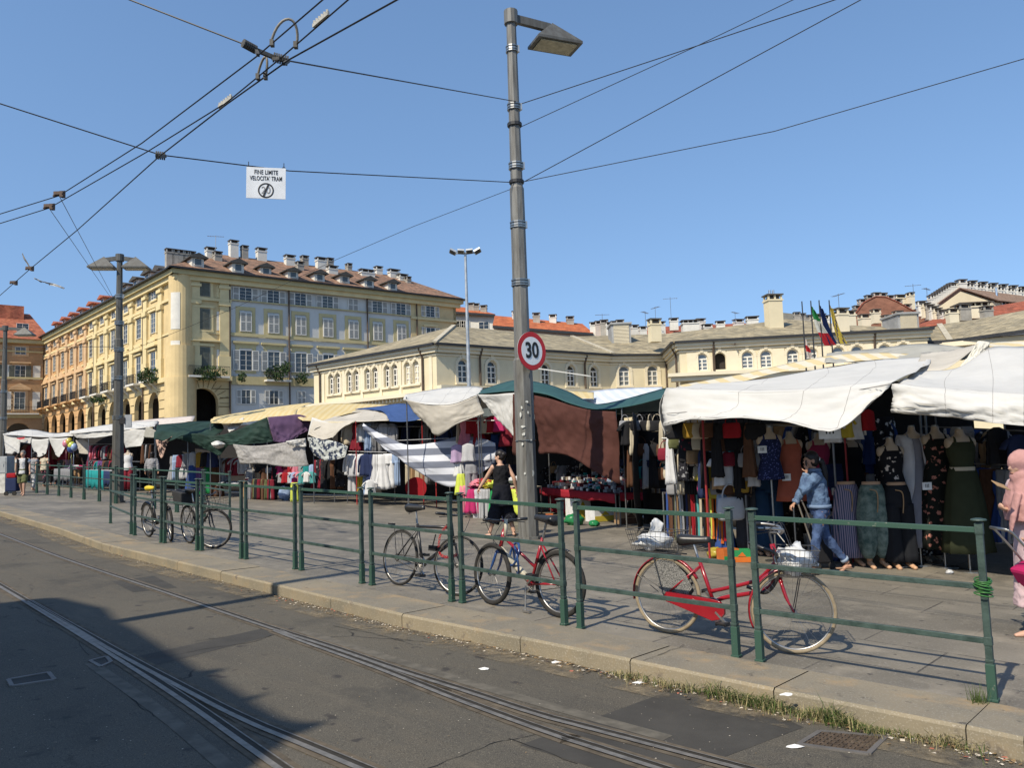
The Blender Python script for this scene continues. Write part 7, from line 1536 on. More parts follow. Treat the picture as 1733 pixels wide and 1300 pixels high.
# hanging things above the table end
row(cyc(['bag', 'scarf', 'tee', 'bag'], ['black', 'cream', 'black', 'dark red', 'grey', 'black', ('black', 'floral')], 11, 9), (1055, 712, 17), (1122, 712, 16.2), 'in the top row between brown cloth and white canopy', 'bags above the end table', s=.85, rzr=.9)
row(cyc(['bag', 'scarf', 'bag'], ['black', 'grey', 'lilac', 'brown', 'white', 'black', 'light grey'], 8, 10), (1052, 750, 17.4), (1128, 752, 16.2), 'in the middle row between brown cloth and white canopy', 'bags above the end table', s=1.0)
row(cyc(['bag', 'stack', 'bag'], ['black', 'dark red', 'navy blue', 'teal', 'brown', 'black'], 8, 12), (1055, 788, 17.6), (1130, 792, 16.4), 'in the low row above the end table', 'bags above the end table', s=.95)
for i in range(26):
    p = gpx(1052+i*3.2, 17.5-i*.03)+V((.2, .5, .73)); p.z = gz(p.x, p.y)+.73; c = rb.choice(['black', 'brown', 'grey', 'cream', 'navy blue'])
    put('carton', c, p, rb.uniform(0, 3), 1.5, 'dark %s box among the goods on the end table' % c if c in ('black', 'grey', 'brown') else '%s box among the goods on the end table' % c, 'boxes on the end table')
# bags of the white canopy stall
row([('bag', 'black'), ('bag', 'black'), ('bag', 'mustard'), ('bag', 'cream'), ('bag', 'brown'), ('scarf', 'black'), ('bag', 'black'), ('bag', 'red'), ('bag', 'black'), ('scarf', 'brown'), ('bag', 'black')], (1138, 716, 12.6), (1285, 716, 12), 'in the top row under the white canopy edge', 'handbags under the white canopy', rzr=.6, s=.95)
row([('scarf', 'white'), ('bag', 'olive'), ('scarf', 'grey', 'floral'), ('bag', 'dark red', 'floral'), ('bag', 'cream'), ('scarf', 'black'), ('bag', 'brown'), ('scarf', 'tan'), ('bag', 'brown'), ('bag', 'black'), ('scarf', 'black'), ('bag', 'black'), ('scarf', 'light grey')], (1126, 738, 13), (1280, 742, 12.2), 'in the second row under the white canopy edge', 'handbags under the white canopy', rzr=.8, s=.85)
row([('bag', 'dark red'), ('bag', 'light grey', 'floral'), ('scarf', 'cream'), ('bag', 'black'), ('bag', 'tan'), ('scarf', 'navy blue'), ('bag', 'light blue'), ('bag', 'black'), ('tee', 'white'), ('bag', 'dark red'), ('scarf', 'black'), ('bag', 'grey'), ('bag', 'grey')], (1120, 758, 13.2), (1282, 768, 12.2), 'in the third row under the white canopy edge', 'handbags under the white canopy', rzr=.8, s=.85)
row([('bag', 'cream'), ('bag', 'black', 'stripe'), ('bag', 'black'), ('bag', 'cream'), ('tee', 'yellow'), ('scarf', 'light blue'), ('bag', 'tan'), ('bag', 'black'), ('bag', 'grey')], (1128, 788, 13.4), (1280, 792, 12.4), 'in the fourth row behind the belts', 'handbags under the white canopy', rzr=.7, s=.8)
row([('bag', 'grey'), ('bag', 'light grey'), ('bag', 'black'), ('bag', 'black', 'stripe'), ('bag', 'magenta'), ('bag', 'grey'), ('bag', 'black'), ('bag', 'brown'), ('bag', 'mustard')], (1134, 815, 13.5), (1262, 812, 12.4), 'in the fifth row standing just above the belts', 'handbags under the white canopy', rzr=.5, s=.85)
row([(k, c) for k, c in zip(['belt']*26, ['blue', 'brown', 'brown', 'black', 'olive', 'tan', 'white', 'grey', 'black', 'navy blue', 'brown', 'red', 'red', 'black', 'turquoise', 'cream', 'black', 'orange', 'tan', 'lime', 'orange', 'black', 'orange', 'mustard', 'orange', 'red'])], (1125, 833, 13.5), (1226, 836, 12.75), 'in the line of belts hanging from the counter', 'belts hanging in a line', rzr=.35, s=.86)
put('bag', 'light grey', W(1236, 842, 12.4), .2, 1.35, 'large pale grey shopping bag at the end of the belts', 'handbags under the white canopy'); put('skirt', 'blue', W(1226, 884, 12.9), 0, .6, 'folded blue cloth hanging below the end of the belts', None)
def crate(label, p, rz, cols_, s=(.50, .34, .24)):
    t = thing('fruit_crate', label, 'cardboard box', p, rz=rz); mb = MB(); w_, d_, h = s
    for y in (-1, 1): mb.box((0, y*(d_/2-.01), h/2), (w_, .012, h))
    for x in (-1, 1): mb.box((x*(w_/2-.006), 0, h/2), (.012, d_-.03, h))
    mb.box((0, 0, .01), (w_-.03, d_-.04, .012)); mb.build('box_side', mat('printed_%s_card' % cols_[0].replace(' ', '_'), PALC[cols_[0]], scale=6, var=.1), t); mb = MB()
    for y in (-1, 1): mb.box((0, y*(d_/2), h*.24), (w_*.99, .012, h*.42)); mb.prism([(-w_*.2, y*d_/2*1.03, h*.5), (w_*.25, y*d_/2*1.03, h*.5), (w_*.05, y*d_/2*1.03, h*.85)], (0, .004, 0))
    mb.build('printed_band', gcol(cols_[1]), t)
    mb = MB(); mb.box((0, 0, h*.7), (w_*.9, d_*.85, .05)); mb.build('box_content', gcol('cream'), t); return t
crate('orange and green printed cardboard box on the ground by the belts', gpx(1224, 12.1), .3, ('orange', 'green'), (.26, .22, .18)); crate('green and orange printed cardboard box behind the red bicycle handlebar', gpx(1246, 12.0), -.2, ('green', 'orange'), (.26, .22, .18))
crate('white and yellow printed cardboard box under the red table', gpx(976, 19.6), .5, ('white', 'yellow'), (.50, .36, .50)); crate('white fruit box with green leaves on the shelf under the red table', gpx(1012, 18.9), .5, ('white', 'yellow'), (.55, .4, .3)); crate('brown cardboard box on the ground under the end table', gpx(1058, 18.3), .3, ('tan', 'brown'), (.5, .35, .3)); crate('small orange box at the foot of the first table leg', gpx(927, 19.6), .2, ('orange', 'tan'), (.16, .12, .12))
def gbag(label, p, c, r_, seed): mb = MB(); crumple(mb, (0, 0, r_[2]*.85), r_, seed, 18, .4); o = mb.build('plastic_bag', mat(c.replace(' ', '_')+'_plastic', PALC[c], rough=.35, spec=.5, trans=.15), smooth=True); o.location = p; tag(o, label, 'plastic bag')
gbag('yellow plastic bag on the ground under the belts', gpx(1206, 12.4), 'yellow', (.15, .12, .08), 2); gbag('green plastic bag on the ground under the red table', gpx(968, 17.9), 'green', (.22, .15, .13), 3); gbag('loose green leaves in a bag right of the green plastic bag', gpx(1002, 17.6), 'green', (.12, .10, .07), 5)
gbag('blue plastic bag on the ground left of the striped skirt', gpx(1408, 12.1), 'blue', (.20, .16, .34), 6); gbag('blue plastic bag below the pale thin sheet', gpx(482, 26.9), 'light blue', (.20, .15, .26), 7); gbag('pale clear plastic bag between the leg mannequins', gpx(1508, 11.9), 'light grey', (.16, .12, .10), 8); gbag('small white plastic scrap right of the leg mannequins', gpx(1594, 10.8), 'white', (.05, .04, .03), 9)
# folded jeans pile, denim and dark clothes of the white stall
for i in range(4): put('stack', 'navy blue', W(1402, 838-i*11, 12.6), .2*i, 1.15, 'pile of dark blue jeans on the box right of the woman in denim', 'piles of jeans')
crate('plain grey box carrying the folded jeans', gpx(1402, 12.7), .1, ('light grey', 'grey'), (.62, .5, .66))
row(cyc(['shirt', 'trousers', 'dress', 'shirt'], ['light grey', 'grey', 'black', 'blue', 'dark red', ('grey', 'stripe'), ('white', 'floral'), 'teal', 'tan'], 24, 31), (1255, 722, 14.6), (1500, 705, 13.4), 'in the shaded rear row of the large white stall', 'dark clothes at the back of the white stall', s=1.1)
row(cyc(['trousers', 'dress'], ['grey', 'light grey', 'black', 'blue', ('tan', 'floral'), 'brown'], 18, 33), (1265, 800, 14.4), (1500, 800, 13.4), 'in the lower rear row of the large white stall', 'dark clothes at the back of the white stall', s=1.0)
row([('tee', 'white'), ('tee', 'yellow'), ('shirt', 'white'), ('blouse', 'red')], (1395, 712, 11.7), (1475, 690, 11.9), 'under the pointed corner of the white canopy', 'clothes under the canopy corner', s=.55, rzr=.3)
row(cyc(['shirt', 'trousers', 'tee', 'dress'], ['grey', 'blue', 'light grey', 'tan', 'grey', ('light grey', 'floral')], 15, 41), (1605, 722, 13), (1700, 730, 12.4), 'in the upper row right of the olive dress', 'clothes in the edge stall', s=.8)
row(cyc(['trousers', 'dress'], ['grey', 'light grey', ('light grey', 'floral'), 'blue', 'brown', 'teal'], 18, 43), (1640, 792, 12.2), (1760, 798, 11.4), 'in the lower row right of the olive dress', 'clothes in the edge stall', s=.95)
put('trousers', 'grey', W(1628, 722, 11.7), .1, .9, 'pair of large light grey shorts above the olive dress', None, sz=.42)
put('tee', 'navy blue', W(1722, 735, 10.9), .1, .8, 'bright navy blue top above the woman in the headscarf', None); put('blouse', 'black', W(1686, 722, 11.2), .3, .9, 'black top hanging before the light gap of the edge stall', None)
# stalls to the left
row(cyc(['trousers'], ['brown', 'black', 'tan', 'dark red', 'brown', 'black', 'grey', 'olive'], 20, 51), (416, 810, 27.9), (462, 812, 27), 'in the dense row of trousers under the thin sheet', 'trousers under the thin sheet', rzr=1.2, s=.72)
row(cyc(['bag', 'belt', 'tee'], ['brown', 'black', 'cream', 'dark red', 'grey'], 10, 52), (416, 792, 28.2), (462, 792, 27.4), 'in the row above the brown trousers', 'small goods above the trousers', s=.7)
row([('tee', 'grey'), ('tee', 'red'), ('tee', 'light grey'), ('tee', 'light blue'), ('tee', 'pink'), ('tee', 'turquoise'), ('tee', 'white'), ('tee', 'turquoise')], (472, 800, 26.9), (530, 798, 26.2), 'in the row of small coloured clothes below the thin sheet', 'small coloured clothes', s=.62)
row([('tee', 'magenta'), ('tee', 'dark red'), ('blouse', 'red'), ('tee', 'pink'), ('blouse', 'grey'), ('tee', 'teal'), ('blouse', 'light blue')], (470, 786, 27.4), (532, 786, 26.6), 'in the row touching the thin sheet edge', 'small coloured clothes', s=.6)
put('trousers', 'lime', W(498, 817, 25.6), 0, .62, 'bright lime child dungarees below the thin sheet', None); put('blouse', 'magenta', W(498, 808, 25.7), .3, .45, 'small magenta top above the lime dungarees', None)
row(cyc(['dress', 'trousers', 'shirt'], [('brown', 'floral'), 'dark red', ('grey', 'floral'), 'black', 'brown'], 10, 55), (535, 778, 26.6), (588, 772, 25.8), 'below the flowered cloth', 'dark clothes below the flowered cloth', s=1.0)
row([('dress', 'grey'), ('trousers', 'light blue'), ('blouse', 'dark red'), ('dress', 'light grey'), ('blouse', 'grey'), ('scarf', 'black')], (292, 772, 30), (326, 766, 29.6), 'left of the blue skirt under the green tarps', 'clothes under the green tarps', s=.9)
row([('blouse', 'light grey'), ('blouse', 'mustard'), ('blouse', 'black'), ('blouse', 'navy blue')], (320, 765, 29.4), (366, 765, 28.9), 'in the upper row above the blue and green skirts', 'clothes under the green tarps', s=.95)
for px, c, s_, lab in ((327, 'blue', 1.35, 'long blue skirt hanging under the green tarps'), (339, 'purple', 1.2, 'dull purple skirt between the blue and the green one'), (351, 'green', 1.35, 'long green skirt hanging under the green tarps'), (365, 'brown', 1.5, 'long brown skirt on a leg mannequin under the green tarps')): put('skirt', c, W(px, 788, 29.3), 0, 1.05, lab, 'long skirts under the green tarps', sz=s_)
row(cyc(['shirt', 'tee', 'dress'], ['black', 'grey', 'light grey', 'dark red', 'pink', 'brown'], 9, 61), (372, 775, 29.6), (416, 775, 28.6), 'between the brown skirt and the thin sheet', 'clothes left of the thin sheet', s=.9)
row(cyc(['heap', 'stack'], ['light grey', 'grey', 'white', 'black'], 5, 62), (376, 822, 29.3), (404, 822, 28.6), 'piled low left of the trousers row', 'piled goods', s=.8)
row(cyc(['shirt', 'dress', 'blouse'], ['dark red', 'brown', 'dark red', 'pink', 'black', ('dark red', 'floral'), 'grey'], 14, 63), (152, 754, 35.2), (206, 754, 33.8), 'in the upper red row left of the double lamp post', 'dark red clothes of the white sheeted stall', s=.9)
row(cyc(['shirt', 'dress', 'trousers'], ['dark red', 'brown', 'teal', 'black', ('grey', 'floral'), 'purple'], 14, 64), (150, 780, 35), (204, 780, 33.6), 'in the lower row left of the double lamp post', 'dark red clothes of the white sheeted stall', s=.8)
row([('scarf', 'brown'), ('scarf', 'grey'), ('scarf', 'black'), ('scarf', 'brown')], (240, 753, 32), (258, 753, 31.6), 'hanging right of the white sheets', 'scarves', s=.8)
row(cyc(['dress', 'shirt'], ['dark red', 'brown', 'black', 'dark red'], 9, 65), (30, 752, 39), (120, 752, 38), 'behind the farthest white sheets', 'clothes of the farthest stall', s=1.1)
table('low table with a teal cloth left of the double lamp post', gpx(146, 34.6), gpx(176, 33.2), V((.6, .8, 0)), .85, .75, gcol('teal'), gcol('light grey')); table('low table with hanging scarves at the farthest stall', gpx(92, 36.6), gpx(122, 35.6), V((.6, .8, 0)), .85, .5, gcol('grey', 'stripe'), gcol('grey')); table('pale table of the stall with red clothes', gpx(176, 33.2), gpx(196, 32.4), V((.6, .8, 0)), .85, .6, gcol('navy blue'), gcol('white'))
for i, (px, c) in enumerate(((104, 'lilac'), (110, 'white'), (117, 'magenta'), (152, 'grey'), (160, 'orange'), (168, 'pink'), (178, 'white'), (187, 'light blue'))): put('heap', c, gpx(px, 35.6-i*.35)+V((.3, .4, .88)), i, .8, '%s clothes heaped on a low table at the farthest stalls' % c, 'heaps on the far tables')
for i, (px, py, c) in enumerate(((117, 748, 'yellow'), (112, 751, 'pink'), (121, 754, 'lime'), (120, 760, 'blue'), (125, 757, 'light blue'))):
    mb = MB(); mb.ell((0, 0, 0), (.15, .15, .18), nu=14, nv=10); mb.tube([(0, 0, -.25), (0, 0, -.9)], .006, n=4); o = mb.build('balloon', mat(c.replace(' ', '_')+'_balloon', PALC[c], rough=.25, spec=.6), smooth=True); o.location = W(px, py, 34.6); tag(o, '%s balloon in the bunch before the white sheets' % c, 'balloon', 'bunch of balloons')
# ---------------------------------------------------------------- mannequins
SKN = mat('mannequin_beige', (.38, .30, .215), rough=.45, spec=.4, var=.05); TAN2 = mat('mannequin_tan', (.50, .30, .18), rough=.45, var=.05)
TORSO = [(.62, .045, .05), (.56, .05, .055), (.525, .075, .065), (.49, .155, .075), (.45, .185, .085), (.36, .165, .105), (.28, .16, .115), (.14, .125, .095), (.04, .15, .105), (-.08, .175, .12), (-.14, .165, .11)]
def ringset(prof, g=0, n=24, folds=0, amp=0, dz=0): return [[V((math.cos(t)*(a+g)*(1+amp*fo*math.sin(folds*t)), math.sin(t)*(b+g)*(1+amp*fo*math.sin(folds*t+1)), z+dz)) for t in [2*math.pi*k/n for k in range(n)]] for (z, a, b, *rest) in prof for fo in [rest[0] if rest else 0]]
def mannequin(label, px, py, Y, wear, s=1.0, rz=0, skin=SKN):
    """py is the pixel of the shoulder line; wear: list of (part name, kind, material)"""
    p = W(px, py, Y); g0 = on(p.x, p.y); t = thing('mannequin', label, 'mannequin', g0, rz=rz, group='clothed mannequins'); t.scale = (s, s, 1); h = (p.z-g0.z)-.49
    mb = MB(); mb.loft(ringset(TORSO, dz=h)); 
    for sg_ in (-1, 1): mb.ell((sg_*.158, 0, h+.425), (.036, .058, .075), nu=12, nv=8)
    mb.build('torso', skin, t, smooth=True, remesh=.012)
    mb = MB(); mb.tube([(0, 0, h+.60), (0, 0, h+.635)], .042, n=14); mb.tube([(0, 0, 0), (0, 0, h-.1)], .014, n=8); mb.tube([(0, 0, 0), (0, 0, .02)], .16, n=20); mb.build('stand', STL, t)
    for nm, kind, m in wear:
        mb = MB()
        if kind == 'top': pr = [(.44, .175, .09, 0), (.36, .175, .115, 0), (.28, .17, .125, .2), (.14, .14, .105, .4), (.0, .175, .125, .8), (-.16, .20, .14, 1.2)]
        elif kind == 'long': pr = [(.44, .175, .09, 0), (.36, .175, .115, 0), (.28, .17, .125, .1), (.14, .138, .105, .3), (.0, .175, .125, .8), (-.3, .22, .16, 1.2), (-h*.8, .30, .22, 1.8)]
        elif kind == 'short': pr = [(.44, .175, .09, 0), (.36, .175, .115, 0), (.28, .17, .125, .1), (.14, .14, .105, .3), (.0, .175, .125, .8), (-.42, .24, .17, 1.5)]
        elif kind == 'legs':
            for sg_ in (-1, 1): mb.loft(ringset([(-.06, .10, .12, 0), (-.4, .10, .11, .6), (-.9, .12, .12, 1)], n=18, folds=5, amp=.06, dz=h)); mb.v[-54:] = [v_+V((sg_*.09, 0, 0)) for v_ in mb.v[-54:]]
            mb.build(nm, m, t, smooth=True); continue
        elif kind == 'open':
            for sg_ in (-1, 1):
                rows = [[V((sg_*x, y, h+z)) for x, y in q] for z, q in ((.50, ((.05, .04), (.12, -.03), (.17, -.02), (.2, .04))), (.40, ((.06, -.12), (.13, -.13), (.20, -.08), (.22, .03))), (.1, ((.07, -.16), (.13, -.16), (.19, -.10), (.21, .03))), (-.25, ((.12, -.20), (.17, -.18), (.23, -.10), (.24, .0))), (-.55, ((.20, -.16), (.22, -.15), (.25, -.1), (.26, -.02))))]
                o = sheet(nm, rows, m, amp=.02, fr=4, nu=4, nv=4, thick=.004); o.parent = t
                mb2 = MB(); mb2.tube([(sg_*.18, 0, h+.44), (sg_*.23, -.02, h+.25), (sg_*.235, -.03, h+.0)], [.055, .05, .045], n=10); mb2.build('sleeve', m, t, smooth=True)
            continue
        mb.loft([ [v_+V((0, 0, h)) for v_ in q] for q in ringset([tuple(x) for x in interp5(pr)], folds=9, amp=.05)]); mb.build(nm, m, t, smooth=True)
        for sg_ in (-1, 1): mb = MB(); mb.tube(crs([V((sg_*.105, -.085, h+.42)), V((sg_*.09, -.03, h+.50)), V((sg_*.105, .07, h+.44))], 4), .017, n=6); mb.build('shoulder_strap', m, t, smooth=True)
    return t, h
def interp5(pr, k=4):
    out = []
    for i in range(len(pr)-1):
        for j in range(k): u = j/k; out.append(tuple(pr[i][c]*(1-u)+pr[i+1][c]*u for c in range(4)))
    return out+[pr[-1]]
mannequin('mannequin in a navy patterned sleeveless top, first of the upper row', 1301, 738, 12.0, [('blouse', 'top', cloth('navy_print', (.10, .12, .30), kind='floral', scale=30, col2=(.015, .02, .06)))])
mannequin('mannequin in a coral dress', 1336, 746, 12.2, [('dress', 'short', gcol('coral'))]); mannequin('mannequin in a dull magenta dress behind the woman in denim', 1384, 748, 12.6, [('dress', 'short', cloth('dull_magenta', (.26, .03, .07)))])
FLB = cloth('black_floral', (.55, .48, .42), kind='floral', scale=12, col2=(.012, .012, .014))
mannequin('mannequin in a black top with pale flowers', 1506, 757, 11.5, [('blouse', 'top', FLB)]); mannequin('mannequin in an open white cardigan over grey overalls', 1543, 737, 11.6, [('overalls', 'long', cloth('soft_grey', (.22, .22, .25))), ('cardigan', 'open', cloth('sheer_white', (.62, .62, .64), trans=.3))])
mannequin('mannequin in a long black flowered dress, tallest of the row', 1583, 737, 11.4, [('dress', 'long', cloth('red_floral', (.40, .17, .13), kind='floral', scale=11, col2=(.012, .014, .012)))], s=1.05); t_, h_ = mannequin('mannequin in a long dark olive dress with a pale belt', 1624, 742, 11.0, [('dress', 'long', cloth('dark_olive', (.035, .04, .022)))], s=1.1)
mb = MB(); mb.loft(ringset([(.10, .15, .12, 0), (.05, .155, .125, 0)], dz=h_)); mb.build('belt', gcol('cream'), t_)
mannequin('white topped mannequin with a dark red skirt beside the double lamp post', 217, 768, 31.4, [('blouse', 'top', gcol('white')), ('skirt', 'legs', gcol('dark red'))])
mannequin('half hidden mannequin with bare shoulders behind the red pole', 1412, 745, 13.2, [('dress', 'top', gcol('black'))])
for lb, px, py, Y_ in (('shaded mannequin before the rear row right of the red pole', 1440, 752, 13.2), ): mannequin(lb, px, py, Y_, [('dress', 'short', gcol('black'))])
def legs(label, px, yb, m, kind, Y=None, top=815, skin=TAN2):
    g0 = G(px, yb); p = W(px, top, g0.y); H_ = p.z-g0.z; t = thing('leg_mannequin', label, 'mannequin', g0, group='leg mannequins'); mb = MB()
    mb.loft(ringset([(0, .125, .09, 0), (-.06, .13, .095, 0), (-.15, .165, .115, 0)], dz=H_)); mb.build('hips', skin, t, smooth=True)
    for sg_ in (-1, 1):
        mb = MB(); x = sg_*.085; mb.tube([(x, 0, H_-.1), (x, 0, H_*.5), (x*1.05, .01, .09)], [.075, .055, .036], n=12)
        mb.tube(crs([V((x*1.05, .03, .07)), V((x*1.1, -.05, .055)), V((x*1.2, -.13, .028)), V((x*1.25, -.19, .018))], 4), [.036]*5+[.034]*4+[.030]*3+[.012], n=12, flat=.9); mb.build('foot', skin, t, smooth=True)
    mb = MB()
    if kind == 'skirt': mb.loft([[v_+V((0, 0, H_)) for v_ in q] for q in ringset(interp5([(-.04, .145, .105, 0), (-.15, .18, .13, .6), (-.5, .21, .15, 1), (-H_+.12, .235, .165, 1.4)]), folds=12, amp=.05, n=48)])
    elif kind == 'harem':
        mb.loft([[v_+V((0, 0, H_)) for v_ in q] for q in ringset(interp5([(-.04, .145, .105, 0), (-.15, .18, .13, .4), (-.45, .225, .16, .8), (-.62, .225, .15, 1)]), folds=11, amp=.04, n=40)])
        for sg_ in (-1, 1): mb.loft([[v_+V((sg_*.10, 0, H_)) for v_ in q] for q in ringset(interp5([(-.6, .125, .14, 1), (-.85, .125, .13, 1), (-H_+.18, .09, .09, .5), (-H_+.13, .055, .055, 0)]), folds=7, amp=.05)])
    else:
        mb.loft([[v_+V((0, 0, H_)) for v_ in q] for q in ringset(interp5([(-.04, .145, .105, 0), (-.15, .18, .13, .3), (-.35, .20, .14, .5)]), folds=9, amp=.03)])
        for sg_ in (-1, 1): mb.loft([[v_+V((sg_*.10, 0, H_)) for v_ in q] for q in ringset(interp5([(-.3, .11, .13, .5), (-.7, .115, .12, 1), (-H_+.09, .135, .13, 1.3)]), folds=6, amp=.06)])
    mb.build({'skirt': 'skirt', 'harem': 'harem_trousers', 'wide': 'wide_trousers'}[kind], m, t, smooth=True)
    if kind != 'skirt' or True:
        mb = MB(); mb.tube(crs([V((-.08, -.13, H_-.10)), V((0, -.15, H_-.13)), V((.01, -.16, H_-.25)), V((-.01, -.165, H_-.42))], 4), .008, n=6); mb.build('cord', gcol('tan'), t)
legs('leg mannequin in a blue and pink striped skirt', 1441, 957, cloth('multi_stripe', (.30, .24, .30), kind='stripe', scale=12, col2=(.05, .07, .12)), 'skirt'); legs('leg mannequin in green patterned harem trousers', 1484, 961, cloth('green_print', (.16, .20, .17), scale=12, var=.3, col2=(.05, .08, .07)), 'harem'); legs('leg mannequin in black wide trousers with a cord', 1527, 962, cloth('soft_black', (.016, .017, .02)), 'wide', top=816)
legs('leg mannequin in black and white patterned trousers', 1576, 949, cloth('leaf_print', (.42, .42, .42), kind='floral', scale=16, col2=(.02, .02, .025)), 'wide', top=828, skin=SKN)
legs('leg mannequin in dark grey trousers beside the front basket', 1272, 938, cloth('charcoal', (.045, .045, .05)), 'wide', top=795); legs('leg mannequin in deep blue wide trousers', 1307, 940, cloth('deep_blue', (.015, .04, .085)), 'wide', top=796); legs('leg mannequin in brown patterned trousers left of the woman in denim', 1337, 936, cloth('brown_print', (.12, .09, .065), kind='floral', scale=16, col2=(.02, .016, .012)), 'wide', top=800)
# price tags
for px, py, Y_, lab in ((1290, 761, 11.7, 'white price tag on the navy patterned top'), (1331, 808, 12.0, 'white price tag below the coral dress'), (1569, 823, 11.1, 'white price tag between the cardigan and the flowered dress'), (1415, 832, 12.2, 'white price strip above the folded jeans'), (1404, 728, 10.9, 'white price card hanging from the canopy corner')):
    t = thing('price_tag', lab, 'price tag', W(px, py, Y_)); s_ = .13 if px != 1404 else .3; mb = MB(); mb.box((0, 0, 0), (s_, .004, s_*.8)); mb.build('card', mat('card_white', (.72, .72, .70)), t); mb = MB()
    for k in range(3): mb.box((-.02*s_/.13+k*.02*s_/.13, -.004, .005), (.008*s_/.13, .003, .05*s_/.13))
    mb.build('marking', BLK, t)
# grey cabinet at the picture edge
p = gpx(4, 31.5); t = thing('utility_cabinet', 'grey metal cabinet on a white plinth at the picture edge', 'cabinet', p); mb = MB(); mb.box((0, 0, .38), (.55, .5, .76)); mb.build('plinth', mat('painted_plinth', (.55, .54, .50), var=.2, scale=5), t, bevel=.01); mb = MB(); mb.box((0, 0, 1.10), (.66, .5, .68)); mb.build('cabinet_box', mat('cabinet_grey', (.30, .32, .33), rough=.5), t, bevel=.02); mb = MB(); mb.box((0, -.255, 1.1), (.56, .012, .58)); mb.box((.2, -.27, 1.1), (.03, .02, .1)); mb.build('cabinet_door', mat('cabinet_grey_light', (.36, .38, .39), rough=.5), t)
# ================================================================ PEOPLE
def hand(mb, w_, d, palm_n, s=1.0, curl=.5):
    """Palm with five separate, unequal, bent fingers. d: pointing direction, palm_n: palm side."""
    d = V(d).normalized(); n = V(palm_n); n = (n-d*n.dot(d)).normalized(); sd_ = d.cross(n); w_ = V(w_)
    mb.tube([w_-d*.01, w_+d*.03*s, w_+d*.085*s], [.024*s, .034*s, .036*s], n=12, flat=.55)
    for k, (o, l) in enumerate(((-.030, .058), (-.011, .072), (.010, .076), (.030, .066))):
        a = w_+d*.08*s+sd_*o*s; c = curl
        p1 = a+(d*math.cos(c*.6)+n*math.sin(c*.6))*l*.45*s; p2 = p1+(d*math.cos(c*1.5)+n*math.sin(c*1.5))*l*.32*s; p3 = p2+(d*math.cos(c*2.2)+n*math.sin(c*2.2))*l*.25*s
        mb.tube([a, p1, p2, p3], [.0105*s, .0098*s, .0088*s, .006*s], n=8)
    a = w_+d*.03*s+sd_*.03*s; p1 = a+(d*.55+sd_*.7+n*.25).normalized()*.035*s; p2 = p1+(d*.8+sd_*.2+n*.5).normalized()*.03*s; mb.tube([a, p1, p2], [.0125*s, .011*s, .008*s], n=8)
def head(mb, c, yaw=0, tilt=0, s=1.0):
    M = Matrix.Rotation(yaw, 3, 'Z') @ Matrix.Rotation(tilt, 3, 'Y'); c = V(c); q = lambda x, y, z: c+M@V((x*s, y*s, z*s))
    mb.ell(q(-.012, 0, .02), (.094*s, .076*s, .10*s), nu=20, nv=14, M=M); mb.ell(q(.022, 0, -.035), (.070*s, .060*s, .082*s), nu=18, nv=12, M=M); mb.ell(q(.058, 0, -.092), (.028*s, .030*s, .024*s), M=M)
    mb.tube([q(.078, 0, .012), q(.104, 0, -.030), q(.082, 0, -.042)], [.010*s, .0155*s, .011*s], n=8)
    for y in (-1, 1): mb.ell(q(.070, y*.030, .018), (.020*s, .024*s, .010*s), M=M); mb.ell(q(-.008, y*.078, -.012), (.020*s, .010*s, .032*s), M=M); mb.ell(q(.052, y*.040, -.030), (.030*s, .024*s, .026*s), M=M)
    mb.ell(q(.076, 0, -.064), (.016*s, .026*s, .008*s), M=M); mb.ell(q(.072, 0, -.076), (.016*s, .022*s, .008*s), M=M)
    return q, M
def eyes(t, q, M, s=1.0):
    mb = MB()
    for y in (-1, 1): mb.ell(q(.078, y*.031, .004), (.009*s, .013*s, .008*s), nu=8, nv=6, M=M)
    mb.build('eyes', mat('eye_dark', (.03, .02, .015), rough=.2), t, smooth=True); mb = MB(); mb.ell(q(.087, 0, -.070), (.006*s, .024*s, .004*s), nu=8, nv=6, M=M); mb.build('lips', mat('lip', (.30, .10, .08)), t, smooth=True)
def torso_rings(P, N, g=0, prof=None, n=24, yaw0=0, yaw1=0):
    P, N = V(P), V(N); prof = prof or [(-.22, .13, .10), (-.10, .165, .12), (.05, .165, .12), (.30, .13, .095), (.45, .13, .10), (.68, .155, .11), (.84, .165, .09), (.93, .12, .07), (1.0, .055, .055)]
    out = []
    for t, a, b in prof:
        c = P.lerp(N, t) if t <= 1 else N+(N-P)*(t-1); y = yaw0+(yaw1-yaw0)*max(0, min(1, t)); e1 = V((math.cos(y), math.sin(y), 0)); e2 = V((-math.sin(y), math.cos(y), 0))
        out.append([c+e1*math.cos(u)*(b+g)+e2*math.sin(u)*(a+g) for u in [2*math.pi*k/n for k in range(n)]])
    return out
